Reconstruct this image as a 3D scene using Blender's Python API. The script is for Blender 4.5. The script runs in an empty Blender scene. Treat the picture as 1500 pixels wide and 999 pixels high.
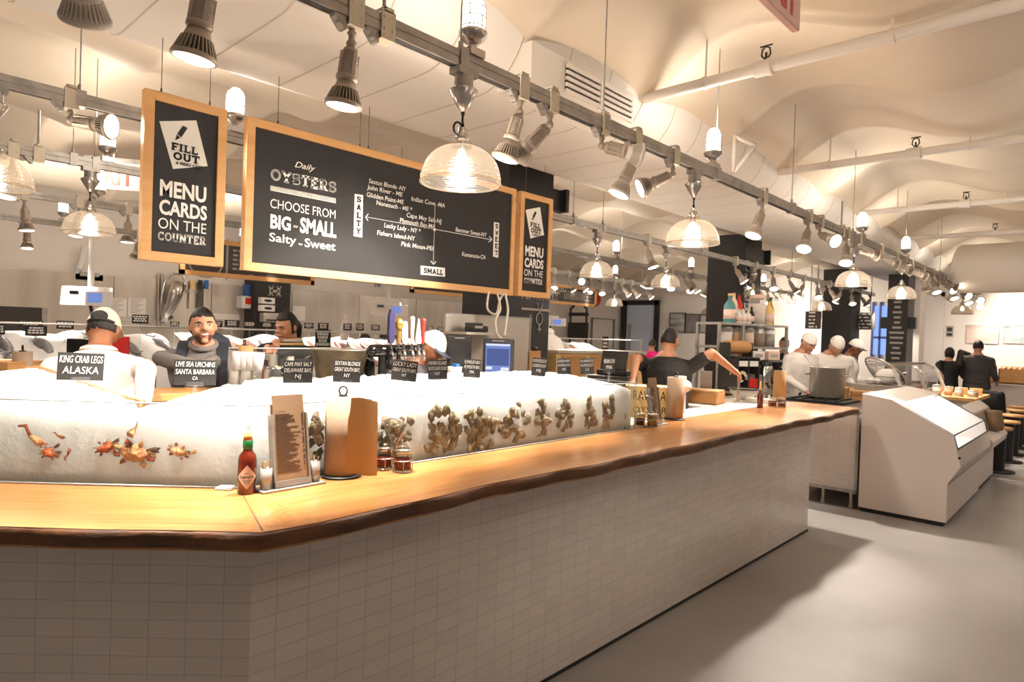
# Oyster bar in a food hall, rebuilt object by object
KS,KP,KW,EXPO=1.0,.95,.2,0.08
import bpy, bmesh, math, random
from mathutils import Vector as V, Matrix as M4, noise as mnoise
R=random.Random(7); PI=math.pi
SC=bpy.context.scene; COL=SC.collection
# ------------------------------------------------------------ camera model (same numbers drive the camera and at())
F=950.0; SL=0.034; Y0=488.0; XV=1633.0; H=1.67
roll=math.atan(SL); pitch=math.atan2(Y0-499.5,F); YAW=math.radians(42.908415)
FW=V((-math.sin(YAW)*math.cos(pitch),math.cos(YAW)*math.cos(pitch),math.sin(pitch)))
_r0=V((math.cos(YAW),math.sin(YAW),0)); _u0=_r0.cross(FW)
RT=_r0*math.cos(roll)+_u0*math.sin(roll); UP=_u0*math.cos(roll)-_r0*math.sin(roll)
CAM=V((0,0,H))
def ray(px,py): return FW+RT*((px-750)/F)+UP*((499.5-py)/F)
def atx(px,py,x): d=ray(px,py); return CAM+d*(x/d.x)
def aty(px,py,y): d=ray(px,py); return CAM+d*(y/d.y)
def atz(px,py,z): d=ray(px,py); return CAM+d*((z-H)/d.z)
def atd(px,py,d): return CAM+ray(px,py)*d
def depth(p): return (V(p)-CAM).dot(FW)
cd=bpy.data.cameras.new('camera'); cam=bpy.data.objects.new('camera',cd); COL.objects.link(cam)
mw=M4((RT,UP,-FW)).transposed().to_4x4(); mw.translation=CAM; cam.matrix_world=mw
cd.sensor_width=36; cd.lens=36*F/1500; cd.clip_end=100; cd.clip_start=0.05
cd.dof.use_dof=True; cd.dof.focus_distance=2.7; cd.dof.aperture_fstop=5.6
SC.camera=cam
# ------------------------------------------------------------ materials
def lin(c):
    o=[]
    for v in c[:3]:
        v/=255.0; o.append(v/12.92 if v<=.04045 else ((v+.055)/1.055)**2.4)
    return (*o,1)
MATS={}
def mat(name,col=(200,200,200),rough=.5,metal=0,var=None,vscale=8,bump=0,bscale=60,coat=0,trans=0,stretch=None,spec=None,sss=0,ior=None,emit=0,ecol=None):
    m=bpy.data.materials.new(name); m.use_nodes=True; nt=m.node_tree; b=nt.nodes['Principled BSDF']
    b.inputs['Base Color'].default_value=lin(col); b.inputs['Roughness'].default_value=rough; b.inputs['Metallic'].default_value=metal
    if coat: b.inputs['Coat Weight'].default_value=coat; b.inputs['Coat Roughness'].default_value=.12
    if trans: b.inputs['Transmission Weight'].default_value=trans
    if ior: b.inputs['IOR'].default_value=ior
    if spec is not None: b.inputs['Specular IOR Level'].default_value=spec
    if sss:
        b.inputs['Subsurface Weight'].default_value=sss; b.inputs['Subsurface Radius'].default_value=(.22,.22,.22); b.inputs['Subsurface Scale'].default_value=1
    if emit: b.inputs['Emission Color'].default_value=lin(ecol or col); b.inputs['Emission Strength'].default_value=emit
    tc=None
    if var is not None or bump:
        tc=nt.nodes.new('ShaderNodeTexCoord'); mp=nt.nodes.new('ShaderNodeMapping'); nt.links.new(tc.outputs['Object'],mp.inputs[0])
        if stretch: mp.inputs['Scale'].default_value=stretch
    if var is not None:
        n=nt.nodes.new('ShaderNodeTexNoise'); n.inputs['Scale'].default_value=vscale; n.inputs['Detail'].default_value=6
        nt.links.new(mp.outputs[0],n.inputs['Vector'])
        r=nt.nodes.new('ShaderNodeValToRGB'); r.color_ramp.elements[0].position=.3; r.color_ramp.elements[1].position=.7
        r.color_ramp.elements[0].color=lin(var); r.color_ramp.elements[1].color=lin(col)
        nt.links.new(n.outputs['Fac'],r.inputs[0]); nt.links.new(r.outputs[0],b.inputs['Base Color'])
    if bump:
        n2=nt.nodes.new('ShaderNodeTexNoise'); n2.inputs['Scale'].default_value=bscale; n2.inputs['Detail'].default_value=5
        nt.links.new(mp.outputs[0],n2.inputs['Vector'])
        bp=nt.nodes.new('ShaderNodeBump'); bp.inputs['Strength'].default_value=bump; bp.inputs['Distance'].default_value=.01
        nt.links.new(n2.outputs['Fac'],bp.inputs['Height']); nt.links.new(bp.outputs[0],b.inputs['Normal'])
    MATS[name]=m; return m
def emitter(name,col,s):
    m=bpy.data.materials.new(name); m.use_nodes=True; nt=m.node_tree; nt.nodes.clear()
    e=nt.nodes.new('ShaderNodeEmission'); e.inputs[0].default_value=lin(col); e.inputs[1].default_value=s
    o=nt.nodes.new('ShaderNodeOutputMaterial'); nt.links.new(e.outputs[0],o.inputs[0]); MATS[name]=m; return m
def glassy(name,tint=(245,250,250),fres=.12,rough=.03,diff=0,dcol=(255,250,240),ior=1.45):
    # thin sheet of glass: see-through with a fresnel sheen (and a little frosting)
    m=bpy.data.materials.new(name); m.use_nodes=True; nt=m.node_tree; nt.nodes.clear(); N=nt.nodes.new; L=nt.links.new
    t=N('ShaderNodeBsdfTransparent'); t.inputs[0].default_value=lin(tint)
    g=N('ShaderNodeBsdfGlossy'); g.inputs['Roughness'].default_value=rough
    lw=N('ShaderNodeLayerWeight'); pw=N('ShaderNodeMath'); pw.operation='POWER'; pw.inputs[1].default_value=4.5; L(lw.outputs['Facing'],pw.inputs[0])
    f0=((ior-1)/(ior+1))**2; ma=N('ShaderNodeMath'); ma.operation='MULTIPLY_ADD'; ma.inputs[1].default_value=(1-f0)*.7; ma.inputs[2].default_value=f0; L(pw.outputs[0],ma.inputs[0])
    mx=N('ShaderNodeMixShader'); L(ma.outputs[0],mx.inputs[0]); L(t.outputs[0],mx.inputs[1]); L(g.outputs[0],mx.inputs[2]); last=mx
    if diff:
        d=N('ShaderNodeBsdfTranslucent'); d.inputs[0].default_value=lin(dcol); dd=N('ShaderNodeBsdfDiffuse'); dd.inputs[0].default_value=lin(dcol)
        a=N('ShaderNodeMixShader'); a.inputs[0].default_value=.5; L(d.outputs[0],a.inputs[1]); L(dd.outputs[0],a.inputs[2])
        b=N('ShaderNodeMixShader'); b.inputs[0].default_value=diff; L(mx.outputs[0],b.inputs[1]); L(a.outputs[0],b.inputs[2]); last=b
    o=N('ShaderNodeOutputMaterial'); L(last.outputs[0],o.inputs[0]); MATS[name]=m; return m
mat('wall',(232,224,216),.7,bump=.05,bscale=30)
mat('ceiling',(234,220,200),.75,var=(226,210,188),vscale=1.5,bump=.12,bscale=18)
mat('duct',(244,237,228),.6,bump=.05,bscale=8)
mat('seam',(196,184,168),.8)
mat('floor',(166,162,160),.34,var=(150,146,144),vscale=1.2,bump=.03,bscale=40,spec=.4)
mat('white_metal',(226,222,216),.4)
mat('cream_plate',(214,205,185),.5,metal=.2)
mat('galv',(180,176,170),.42,metal=.55,var=(152,148,142),vscale=12,bump=.04)
mat('galv_dark',(52,50,48),.6,metal=.3)
mat('spot_grey',(178,166,154),.5,metal=.25)
mat('fin_dark',(64,58,54),.6)
mat('fin_white',(214,206,198),.45)
mat('alu',(196,190,184),.28,metal=.9,bump=.03,bscale=90)
mat('chrome',(220,218,214),.12,metal=1)
mat('steel',(212,203,192),.33,metal=.55,var=(186,176,164),vscale=3,stretch=(1,1,.15),bump=.03,bscale=40)
mat('steel_dark',(92,88,84),.35,metal=.8)
mat('black',(24,22,22),.5)
mat('black_gloss',(18,17,17),.2)
mat('column_black',(34,30,30),.55,var=(26,23,23),vscale=4)
mat('chalk',(34,32,32),.8,var=(28,26,26),vscale=3)
mat('chalk_grey',(74,68,66),.75)
mat('letter',(240,236,230),.8)
mat('letter_dim',(176,168,160),.8)
mat('letter_black',(28,26,25),.8)
mat('frame_wood',(222,172,112),.5,var=(206,152,92),vscale=14,stretch=(1,.2,1),bump=.05)
mat('crate_wood',(236,200,132),.55,var=(222,180,110),vscale=10,stretch=(.3,1,1))
mat('dark_wood',(128,84,48),.5,var=(104,64,34),vscale=9,stretch=(1,.25,1),bump=.08)
mat('boat_wood',(228,178,116),.4,var=(200,140,82),vscale=10,stretch=(.3,.3,3),coat=.3)
mat('bark',(126,82,50),.6,var=(60,36,21),vscale=7,stretch=(.8,.5,1.5),bump=.9,bscale=22)
mat('kraft',(190,140,88),.85,bump=.05,bscale=120)
mat('paper_brown',(168,144,122),.9,bump=.06,bscale=150)
mat('paper_gold',(186,146,98),.85,bump=.06,bscale=150)
mat('menu_paper',(136,110,84),.85,bump=.04)
mat('cardboard',(196,146,92),.85)
mat('paper_white',(238,232,226),.8)
mat('plastic_white',(230,226,222),.4)
mat('ice',(250,250,250),.35,sss=.8,bump=.4,bscale=55)
mat('ice_far',(242,242,242),.5,bump=.9,bscale=40)
mat('sauce',(92,30,14),.2,coat=.3)
mat('cocktail',(104,22,12),.2)
mat('vinegar',(176,120,52),.15)
mat('cork',(222,160,92),.8)
mat('cap_yellow',(238,200,128),.5)
mat('green_foil',(20,110,60),.35)
mat('label_pink',(236,206,190),.7)
mat('shell',(178,158,130),.75,var=(112,96,78),vscale=30,bump=1,bscale=60)
mat('shell_pale',(214,198,172),.7,var=(150,130,106),vscale=30,bump=1,bscale=60)
mat('shell_moss',(86,92,54),.8,var=(54,58,34),vscale=30,bump=1,bscale=60)
mat('crab',(214,104,48),.5,var=(150,72,36),vscale=40,bump=.8)
mat('crab_pale',(240,204,150),.5,var=(206,112,54),vscale=30,bump=.8)
mat('crab_dark',(120,78,48),.5,var=(80,54,40),vscale=25)
mat('skin_tan',(200,148,118),.5,var=(188,132,102),vscale=9); mat('skin_brown',(150,96,64),.5,var=(136,84,54),vscale=9)
mat('skin_fair',(218,164,132),.5,var=(206,148,116),vscale=9)
mat('hair_black',(26,20,18),.55,bump=.5,bscale=120,stretch=(1,1,.2)); mat('beard',(92,62,46),.7,bump=.4,bscale=150)
mat('lips',(176,92,80),.45); mat('eye_white',(236,232,228),.3); mat('iris',(36,24,18),.25)
mat('sh_mauve',(224,212,208),.85,bump=.25,bscale=9); mat('sh_white',(236,230,224),.85,bump=.25,bscale=10)
mat('sh_grey',(116,110,106),.85,bump=.25,bscale=10); mat('sh_black',(22,20,20),.8,bump=.25,bscale=10); mat('sh_charcoal',(70,66,70),.85,bump=.2,bscale=9)
mat('sh_navy',(34,38,52),.7,bump=.2,bscale=20); mat('sh_pink',(226,24,120),.8); mat('trousers',(48,46,50),.85)
mat('cap_beige',(222,206,186),.85,bump=.3,bscale=200); mat('cap_white',(238,230,222),.8,bump=.1); mat('cap_navy',(40,48,66),.6)
mat('scarf',(226,212,196),.9); mat('red',(206,40,34),.5); mat('blue',(34,92,170),.4); mat('purple',(44,40,74),.35); mat('teal',(80,140,140),.4)
mat('exit_red',(232,60,44),.5); mat('exit_pink',(250,205,192),.6)
mat('fish_pink',(206,150,136),.35,var=(176,112,100),vscale=14); mat('fish_grey',(140,138,142),.3,var=(100,98,104),vscale=18)
mat('screen_off',(52,50,50),.2); emitter('screen_blue',(120,142,206),1.0); emitter('screen_white',(210,216,236),1.2)
mat('rug_dark',(60,56,54),.9)
mat('case_white',(228,216,208),.4); mat('food_green',(140,170,70),.6); mat('bread',(222,178,130),.8)
mat('brass',(196,160,90),.3,metal=.8)
mat('pot',(206,198,188),.25,metal=.6,bump=.03)
mat('door_blue',(196,206,226),.5)
mat('rope',(230,220,206),.8)
emitter('lamp_face',(255,240,215),14); emitter('jar_glow',(255,244,226),9); emitter('bulb',(255,236,205),8)
emitter('case_light',(240,246,255),3.2); emitter('window_glow',(150,180,255),1.1); emitter('exit_glow',(255,120,100),1.0)
glassy('glass',(248,251,250),diff=.02); glassy('glass_thin',(252,252,252),ior=1.25); glassy('ribbed',(222,214,204),rough=.16,diff=.035,dcol=(240,224,204),ior=1.8)
glassy('acrylic',(250,252,252),rough=.08,diff=.12,dcol=(255,255,255)); glassy('jarglass',(250,248,244),rough=.04); glassy('cupglass',(250,250,250),rough=.06,diff=.25)
# tile: stacked 2:1 tile in metric UVs
def tile_mat(name,col,mortar,w,h,ms,rough=.22):
    m=mat(name,col,rough); nt=m.node_tree; b=nt.nodes['Principled BSDF']
    uv=nt.nodes.new('ShaderNodeUVMap'); br=nt.nodes.new('ShaderNodeTexBrick'); nt.links.new(uv.outputs[0],br.inputs['Vector'])
    br.offset=0; br.inputs['Scale'].default_value=1; br.inputs['Brick Width'].default_value=w; br.inputs['Row Height'].default_value=h
    br.inputs['Mortar Size'].default_value=ms; br.inputs['Mortar Smooth'].default_value=.4; br.inputs['Bias'].default_value=-.2
    br.inputs['Color1'].default_value=lin(col); br.inputs['Color2'].default_value=lin([c*.965 for c in col]); br.inputs['Mortar'].default_value=lin(mortar)
    nt.links.new(br.outputs['Color'],b.inputs['Base Color'])
    bp=nt.nodes.new('ShaderNodeBump'); bp.inputs['Strength'].default_value=.5; bp.inputs['Distance'].default_value=.002; bp.invert=True
    nt.links.new(br.outputs['Fac'],bp.inputs['Height']); nt.links.new(bp.outputs[0],b.inputs['Normal']); return m
tile_mat('tile',(226,216,208),(186,175,166),.114,.057,.0011)
# honey coloured slab, grain along U of the metric UVs
def wood_mat(name):
    m=mat(name,(214,150,70),.3,coat=.45); nt=m.node_tree; b=nt.nodes['Principled BSDF']; N=nt.nodes.new; L=nt.links.new
    uv=N('ShaderNodeUVMap'); mp=N('ShaderNodeMapping'); mp.inputs['Scale'].default_value=(1.1,16,1); L(uv.outputs[0],mp.inputs[0])
    n=N('ShaderNodeTexNoise'); n.inputs['Scale'].default_value=2.2; n.inputs['Detail'].default_value=8; n.inputs['Distortion'].default_value=.4; L(mp.outputs[0],n.inputs['Vector'])
    r=N('ShaderNodeValToRGB'); e=r.color_ramp.elements; e[0].position=.28; e[0].color=lin((158,104,56)); e[1].position=.72; e[1].color=lin((196,142,86))
    L(n.outputs['Fac'],r.inputs[0])
    br=N('ShaderNodeTexBrick'); br.offset=.37; br.inputs['Scale'].default_value=1; br.inputs['Brick Width'].default_value=2.3; br.inputs['Row Height'].default_value=.13; br.inputs['Mortar Size'].default_value=.0006
    br.inputs['Color1'].default_value=(1,1,1,1); br.inputs['Color2'].default_value=(.82,.78,.72,1); br.inputs['Mortar'].default_value=(.55,.45,.35,1); L(uv.outputs[0],br.inputs['Vector'])
    mx=N('ShaderNodeMix'); mx.data_type='RGBA'; mx.blend_type='MULTIPLY'; mx.inputs['Factor'].default_value=1
    L(r.outputs[0],mx.inputs[6]); L(br.outputs['Color'],mx.inputs[7]); L(mx.outputs[2],b.inputs['Base Color'])
    n2=N('ShaderNodeTexNoise'); n2.inputs['Scale'].default_value=5; L(uv.outputs[0],n2.inputs['Vector'])
    return m
wood_mat('slab_wood')
# ------------------------------------------------------------ mesh builder
class MB:
    def __init__(s): s.v=[]; s.f=[]; s.m=[]; s.uv={}; s.sm=[]
    def add(s,vs,fs,mi=0,smooth=False,T=None):
        o=len(s.v)
        for p in vs: s.v.append(T@V(p) if T is not None else V(p))
        for f in fs: s.f.append([i+o for i in f]); s.m.append(mi); s.sm.append(smooth)
        return s
    def box(s,c,d,T=None,mi=0,rz=0):
        x,y,z=[k/2 for k in d]; c=V(c); rm=M4.Rotation(rz,3,'Z') if rz else None
        vs=[V((a*x,b*y,e*z)) for a in(-1,1) for b in(-1,1) for e in(-1,1)]
        vs=[(rm@p if rm else p)+c for p in vs]
        return s.add(vs,[(0,1,3,2),(4,6,7,5),(0,4,5,1),(2,3,7,6),(0,2,6,4),(1,5,7,3)],mi,False,T)
    def bbox(s,lo,hi,T=None,mi=0):
        lo,hi=V(lo),V(hi); return s.box((lo+hi)/2,hi-lo,T,mi)
    def frame(s,d):
        d=V(d).normalized(); a=V((0,0,1)) if abs(d.z)<.9 else V((1,0,0)); x=a.cross(d).normalized(); return x,d.cross(x)
    def cyl(s,p0,p1,r0,r1=None,n=16,T=None,mi=0,smooth=True,cap=True):
        r1=r0 if r1 is None else r1; p0,p1=V(p0),V(p1); x,y=s.frame(p1-p0)
        c=[(math.cos(2*PI*i/n),math.sin(2*PI*i/n)) for i in range(n)]
        vs=[p0+(x*a+y*b)*r0 for a,b in c]+[p1+(x*a+y*b)*r1 for a,b in c]
        fs=[(i,(i+1)%n,n+(i+1)%n,n+i) for i in range(n)]
        s.add(vs,fs,mi,smooth,T)
        if cap:
            if r0>1e-5: s.add(vs[:n][::-1],[tuple(range(n))],mi,False,T)
            if r1>1e-5: s.add(vs[n:],[tuple(range(n))],mi,False,T)
        return s
    def lathe(s,prof,n=24,T=None,mi=0,o=(0,0,0),smooth=True,sx=1,sy=1):
        o=V(o); vs=[];fs=[]
        for r,z in prof:
            for i in range(n): a=2*PI*i/n; vs.append(V((r*math.cos(a)*sx,r*math.sin(a)*sy,z))+o)
        for k in range(len(prof)-1):
            for i in range(n): j=(i+1)%n; fs.append((k*n+i,k*n+j,(k+1)*n+j,(k+1)*n+i))
        return s.add(vs,fs,mi,smooth,T)
    def tube(s,pts,r,n=8,T=None,mi=0,closed=False):
        pts=[V(p) for p in pts]; m=len(pts); vs=[];fs=[]; rr=r if isinstance(r,(list,tuple)) else [r]*m
        px=None
        for i,p in enumerate(pts):
            d=(pts[(i+1)%m]-pts[i-1]) if closed else (pts[min(i+1,m-1)]-pts[max(i-1,0)])
            d=d.normalized() if d.length>1e-9 else V((0,0,1))
            if px is None: x,y=s.frame(d)
            else:
                x=px-d*px.dot(d); x=x.normalized() if x.length>1e-6 else s.frame(d)[0]; y=d.cross(x)
            px=x
            for k in range(n): a=2*PI*k/n; vs.append(p+(x*math.cos(a)+y*math.sin(a))*rr[i])
        for i in range(m if closed else m-1):
            for k in range(n): fs.append((i*n+k,i*n+(k+1)%n,((i+1)%m)*n+(k+1)%n,((i+1)%m)*n+k))
        if not closed: fs+= [tuple(range(n))[::-1],tuple((m-1)*n+k for k in range(n))]
        return s.add(vs,fs,mi,True,T)
    def prism(s,poly,d,T=None,mi=0,smooth=False):
        # poly: list of 3D points (planar), extruded by vector d
        d=V(d); a=[V(p) for p in poly]; n=len(a); vs=a+[p+d for p in a]
        fs=[tuple(range(n))[::-1],tuple(range(n,2*n))]+[(i,(i+1)%n,n+(i+1)%n,n+i) for i in range(n)]
        return s.add(vs,fs,mi,smooth,T)
    def ell(s,c,r,T=None,mi=0,n=16,m=10,rot=None):
        c=V(c); vs=[];fs=[]
        if not hasattr(r,'__len__'): r=(r,r,r)
        for j in range(1,m):
            t=PI*j/m
            for i in range(n):
                a=2*PI*i/n; p=V((math.sin(t)*math.cos(a)*r[0],math.sin(t)*math.sin(a)*r[1],math.cos(t)*r[2])); vs.append((rot@p if rot else p)+c)
        p=V((0,0,r[2])); q=-p; vs+= [(rot@p if rot else p)+c,(rot@q if rot else q)+c]; t0=len(vs)-2
        for j in range(m-2):
            for i in range(n): k=(i+1)%n; fs.append((j*n+i,(j+1)*n+i,(j+1)*n+k,j*n+k))
        for i in range(n): k=(i+1)%n; fs.append((t0,i,k)); fs.append((t0+1,(m-2)*n+k,(m-2)*n+i))
        return s.add(vs,fs,mi,True,T)
    def loft(s,rings,T=None,mi=0,cap=True,smooth=True):
        n=len(rings[0]); vs=[p for r in rings for p in r]; fs=[]
        for k in range(len(rings)-1):
            for i in range(n): j=(i+1)%n; fs.append((k*n+i,k*n+j,(k+1)*n+j,(k+1)*n+i))
        if cap: fs+= [tuple(range(n))[::-1],tuple((len(rings)-1)*n+i for i in range(n))]
        return s.add(vs,fs,mi,smooth,T)
    def capsule(s,p0,r0,p1,r1,n=14):
        s.cyl(p0,p1,r0,r1,n); s.ell(p0,r0,n=n,m=8); s.ell(p1,r1,n=n,m=8); return s
    def ext(s,o,T=None,mi=0):
        return s.add(o.v,o.f,mi,False,T)
    def build(s,name,mats,parent=None,world=False,bevel=0,uv=None,seg=2):
        me=bpy.data.meshes.new(name); off=parent.location if (world and parent is not None) else V((0,0,0))
        if world and parent is not None and parent.parent is not None: off=off+parent.parent.location
        me.from_pydata([tuple(p-off) for p in s.v],[],s.f)
        if not isinstance(mats,(list,tuple)): mats=[mats]
        for m in mats: me.materials.append(MATS[m] if isinstance(m,str) else m)
        me.polygons.foreach_set('material_index',s.m); me.polygons.foreach_set('use_smooth',s.sm)
        bm=bmesh.new(); bm.from_mesh(me)
        if bevel:
            bmesh.ops.remove_doubles(bm,verts=bm.verts,dist=1e-5)
            ed=[e for e in bm.edges if len(e.link_faces)==2 and e.calc_face_angle(0)>.6]
            try: bmesh.ops.bevel(bm,geom=ed,offset=bevel,segments=seg,affect='EDGES',profile=.6,clamp_overlap=True)
            except Exception: pass
        bmesh.ops.recalc_face_normals(bm,faces=bm.faces)
        bm.to_mesh(me); bm.free()
        if uv:
            l=me.uv_layers.new(name='UVMap')
            for p in me.polygons:
                for li in p.loop_indices:
                    co=me.vertices[me.loops[li].vertex_index].co+off; l.data[li].uv=uv(co,p.normal)
        me.update()
        ob=bpy.data.objects.new(name,me); COL.objects.link(ob)
        if parent is not None: ob.parent=parent
        return ob
def tag(o,label,cat,group=None,kind=None):
    if label: o['label']=label
    if cat: o['category']=cat
    if group: o['group']=group
    if kind: o['kind']=kind
    return o
def struct(o,label=None,cat=None):
    o['kind']='structure'
    if label: o['label']=label
    if cat: o['category']=cat
    return o
def thing(name,label,cat,loc=(0,0,0),rz=0,group=None):
    o=bpy.data.objects.new(name,None); o.empty_display_size=.05; COL.objects.link(o); o.location=loc; o.rotation_euler=(0,0,rz)
    return tag(o,label,cat,group)
def dup(o,loc=None,rz=None,label=None,parent=None,group=None):
    c=o.copy(); COL.objects.link(c)
    if parent is not None: c.parent=parent
    if loc is not None: c.location=loc
    if rz is not None: c.rotation_euler=(0,0,rz)
    if label: c['label']=label
    if group: c['group']=group
    for ch in o.children: dup(ch,parent=c)
    return c
ORD=['first','second','third','fourth','fifth','sixth','seventh','eighth','ninth','tenth','eleventh','twelfth','thirteenth','fourteenth','fifteenth','sixteenth','seventeenth','eighteenth','nineteenth','twentieth','twenty-first','twenty-second','twenty-third','twenty-fourth','twenty-fifth','twenty-sixth','twenty-seventh','twenty-eighth','twenty-ninth','thirtieth']
def basis(u,v,o):
    u=V(u).normalized(); v=V(v); v=(v-u*v.dot(u)).normalized(); w=u.cross(v); m=M4((u,v,w)).transposed().to_4x4(); m.translation=V(o); return m
# ------------------------------------------------------------ lettering
_txt={}
TS_=bpy.data.scenes.new('scratch')
def scratch_mesh(o):
    TS_.collection.objects.link(o); 
    with bpy.context.temp_override(scene=TS_,view_layer=TS_.view_layers[0]): dg=bpy.context.evaluated_depsgraph_get()
    me=bpy.data.meshes.new_from_object(o.evaluated_get(dg)); TS_.collection.objects.unlink(o); return me
def text_geo(s,bold=0,spacing=1):
    k=(s,bold,spacing)
    if k not in _txt:
        c=bpy.data.curves.new('t','FONT'); c.body=s; c.size=1; c.offset=bold; c.space_character=spacing; c.resolution_u=3
        o=bpy.data.objects.new('t',c); me=scratch_mesh(o)
        vs=[v.co.copy() for v in me.vertices]; fs=[tuple(p.vertices) for p in me.polygons]
        bpy.data.objects.remove(o); bpy.data.curves.remove(c); bpy.data.meshes.remove(me)
        _txt[k]=(vs,fs)
    return _txt[k]
def put_text(mb,s,T,width,cap,bold=0,shear=0,mi=0,spacing=1,slab=False):
    # baseline-left at T's origin, scaled to this width and this cap height
    vs,fs=slab_geo(s) if slab else text_geo(s,bold,spacing)
    if not vs: return
    x0=min(p.x for p in vs); x1=max(p.x for p in vs); ch=1.0 if slab else .70
    sx=width/(x1-x0); sy=cap/ch
    mb.add([V(((p.x-x0)*sx+p.y*sy*shear,p.y*sy,.0012)) for p in vs],fs,mi,False,T)
def arc(cx,cy,rx,ry,a0,a1,n=9): return [(cx+rx*math.cos(math.radians(a0+(a1-a0)*i/(n-1))),cy+ry*math.sin(math.radians(a0+(a1-a0)*i/(n-1)))) for i in range(n)]
T_=.24
SLAB={ # width, thick strokes, slab serifs (x,y,halfwidth)
'F':(.78,[[(.22,0),(.22,1)],[(.22,.93),(.72,.93)],[(.22,.5),(.55,.5)]],[(.22,.06,.22),(.12,.94,.12)],[(.72,.72,.72,1),(.55,.36,.55,.64)]),
'I':(.5,[[(.25,0),(.25,1)]],[(.25,.06,.24),(.25,.94,.24)],[]),
'L':(.78,[[(.22,0),(.22,1)],[(.22,.07),(.72,.07)]],[(.22,.94,.22),(.1,.06,.1)],[(.72,0,.72,.36)]),
'O':(.95,[arc(.475,.5,.36,.41,0,360,17)],[],[]),
'U':(.92,[[(.2,1),(.2,.32)]+arc(.46,.34,.26,.25,180,360,9)+[(.72,.32),(.72,1)]],[(.2,.94,.2),(.72,.94,.2)],[]),
'T':(.86,[[(.43,0),(.43,1)],[(.05,.93),(.81,.93)]],[(.43,.06,.23)],[(.06,.68,.06,1),(.8,.68,.8,1)]),
'A':(.98,[[(.18,.05),(.49,1),(.8,.05)],[(.3,.33),(.68,.33)]],[(.17,.06,.17),(.81,.06,.17)],[]),
'M':(1.15,[[(.2,0),(.2,1),(.575,.3),(.95,1),(.95,0)]],[(.2,.06,.19),(.95,.06,.19),(.1,.94,.12),(1.05,.94,.12)],[]),
'E':(.82,[[(.22,0),(.22,1)],[(.1,.93),(.74,.93)],[(.22,.5),(.56,.5)],[(.1,.07),(.76,.07)]],[],[(.74,.7,.74,1),(.76,0,.76,.3),(.56,.36,.56,.64)]),
'N':(1.0,[[(.2,0),(.2,1),(.8,0),(.8,1)]],[(.2,.06,.2),(.12,.94,.14),(.8,.94,.2)],[]),
'C':(.86,[arc(.46,.5,.35,.41,50,310,13)],[],[(.74,.68,.74,1),(.74,.0,.74,.3)]),
'R':(.95,[[(.22,0),(.22,1)],[(.1,.93),(.45,.93)]+arc(.45,.72,.26,.21,90,-90,7)+[(.22,.51)],[(.5,.5),(.72,.06)]],[(.22,.06,.22),(.82,.06,.14)],[]),
'D':(.92,[[(.22,0),(.22,1)],[(.08,.93),(.4,.93)]+arc(.4,.5,.38,.43,90,-90,9)+[(.08,.07)]],[],[]),
'Y':(.95,[[(.15,1),(.475,.45),(.8,1)],[(.475,.5),(.475,0)]],[(.475,.06,.22),(.15,.94,.17),(.8,.94,.17)],[]),
'S':(.82,[arc(.41,.72,.28,.2,20,270,10)+arc(.41,.29,.29,.21,90,-160,10)],[],[(.68,.66,.68,1),(.13,0,.13,.34)]),
'W':(1.25,[[(.15,1),(.38,.02),(.625,.85),(.87,.02),(1.1,1)]],[(.15,.94,.17),(1.1,.94,.17)],[]),
'P':(.88,[[(.22,0),(.22,1)],[(.1,.93),(.45,.93)]+arc(.45,.7,.27,.23,90,-90,7)+[(.22,.47)]],[(.22,.06,.22)],[]),
'H':(1.0,[[(.22,0),(.22,1)],[(.78,0),(.78,1)],[(.22,.5),(.78,.5)]],[(.22,.06,.2),(.78,.06,.2),(.22,.94,.2),(.78,.94,.2)],[]),
' ':(.4,[],[],[])}
def slab_geo(s):
    k=('slab',s)
    if k in _txt: return _txt[k]
    vs=[];fs=[];x=0
    def quad(a,b,c,d): o=len(vs); vs.extend([V((*p,0)) for p in (a,b,c,d)]); fs.append((o,o+1,o+2,o+3))
    def stroke(pl,t):
        for i in range(len(pl)-1):
            (ax,ay),(bx,by)=pl[i],pl[i+1]; l=math.hypot(bx-ax,by-ay) or 1; dx,dy=(bx-ax)/l,(by-ay)/l; e=t*.18
            ax-=dx*e; ay-=dy*e; bx+=dx*e; by+=dy*e; nx,ny=-dy*t/2,dx*t/2
            quad((ax-nx,ay-ny),(bx-nx,by-ny),(bx+nx,by+ny),(ax+nx,ay+ny))
    for ch in s:
        w,st,se,ve=SLAB[ch]
        for pl in st: stroke([(a+x,max(0.02,min(.98,b))) for a,b in pl],T_ if len(pl)<9 else T_*.95)
        for sx,sy,hw in se: quad((x+sx-hw,sy-.07),(x+sx+hw,sy-.07),(x+sx+hw,sy+.07),(x+sx-hw,sy+.07))
        for (a,b,c,d) in ve: stroke([(x+a,b+.02),(x+c,d-.02)],.11)
        x+=w+.07
    _txt[k]=(vs,fs); return _txt[k]
# ============================================================ THE ROOM
XW=-12.3; YF=18.5; XR=5.0; YN=-5.0
b=MB(); b.bbox((XW-.2,YN,-.1),(XR,YF+.2,0)); struct(b.build('floor','floor'),'grey polished concrete floor of the food hall','floor')
b=MB(); b.bbox((XW-.2,YN,0),(XW,YF+.2,4.4)); struct(b.build('wall_left','wall'),'white wall behind the fish counter','wall')
b=MB(); b.bbox((XW,YF,0),(XR,YF+.2,4.4)); struct(b.build('wall_back','wall'),'white wall at the far end of the hall','wall')
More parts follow.
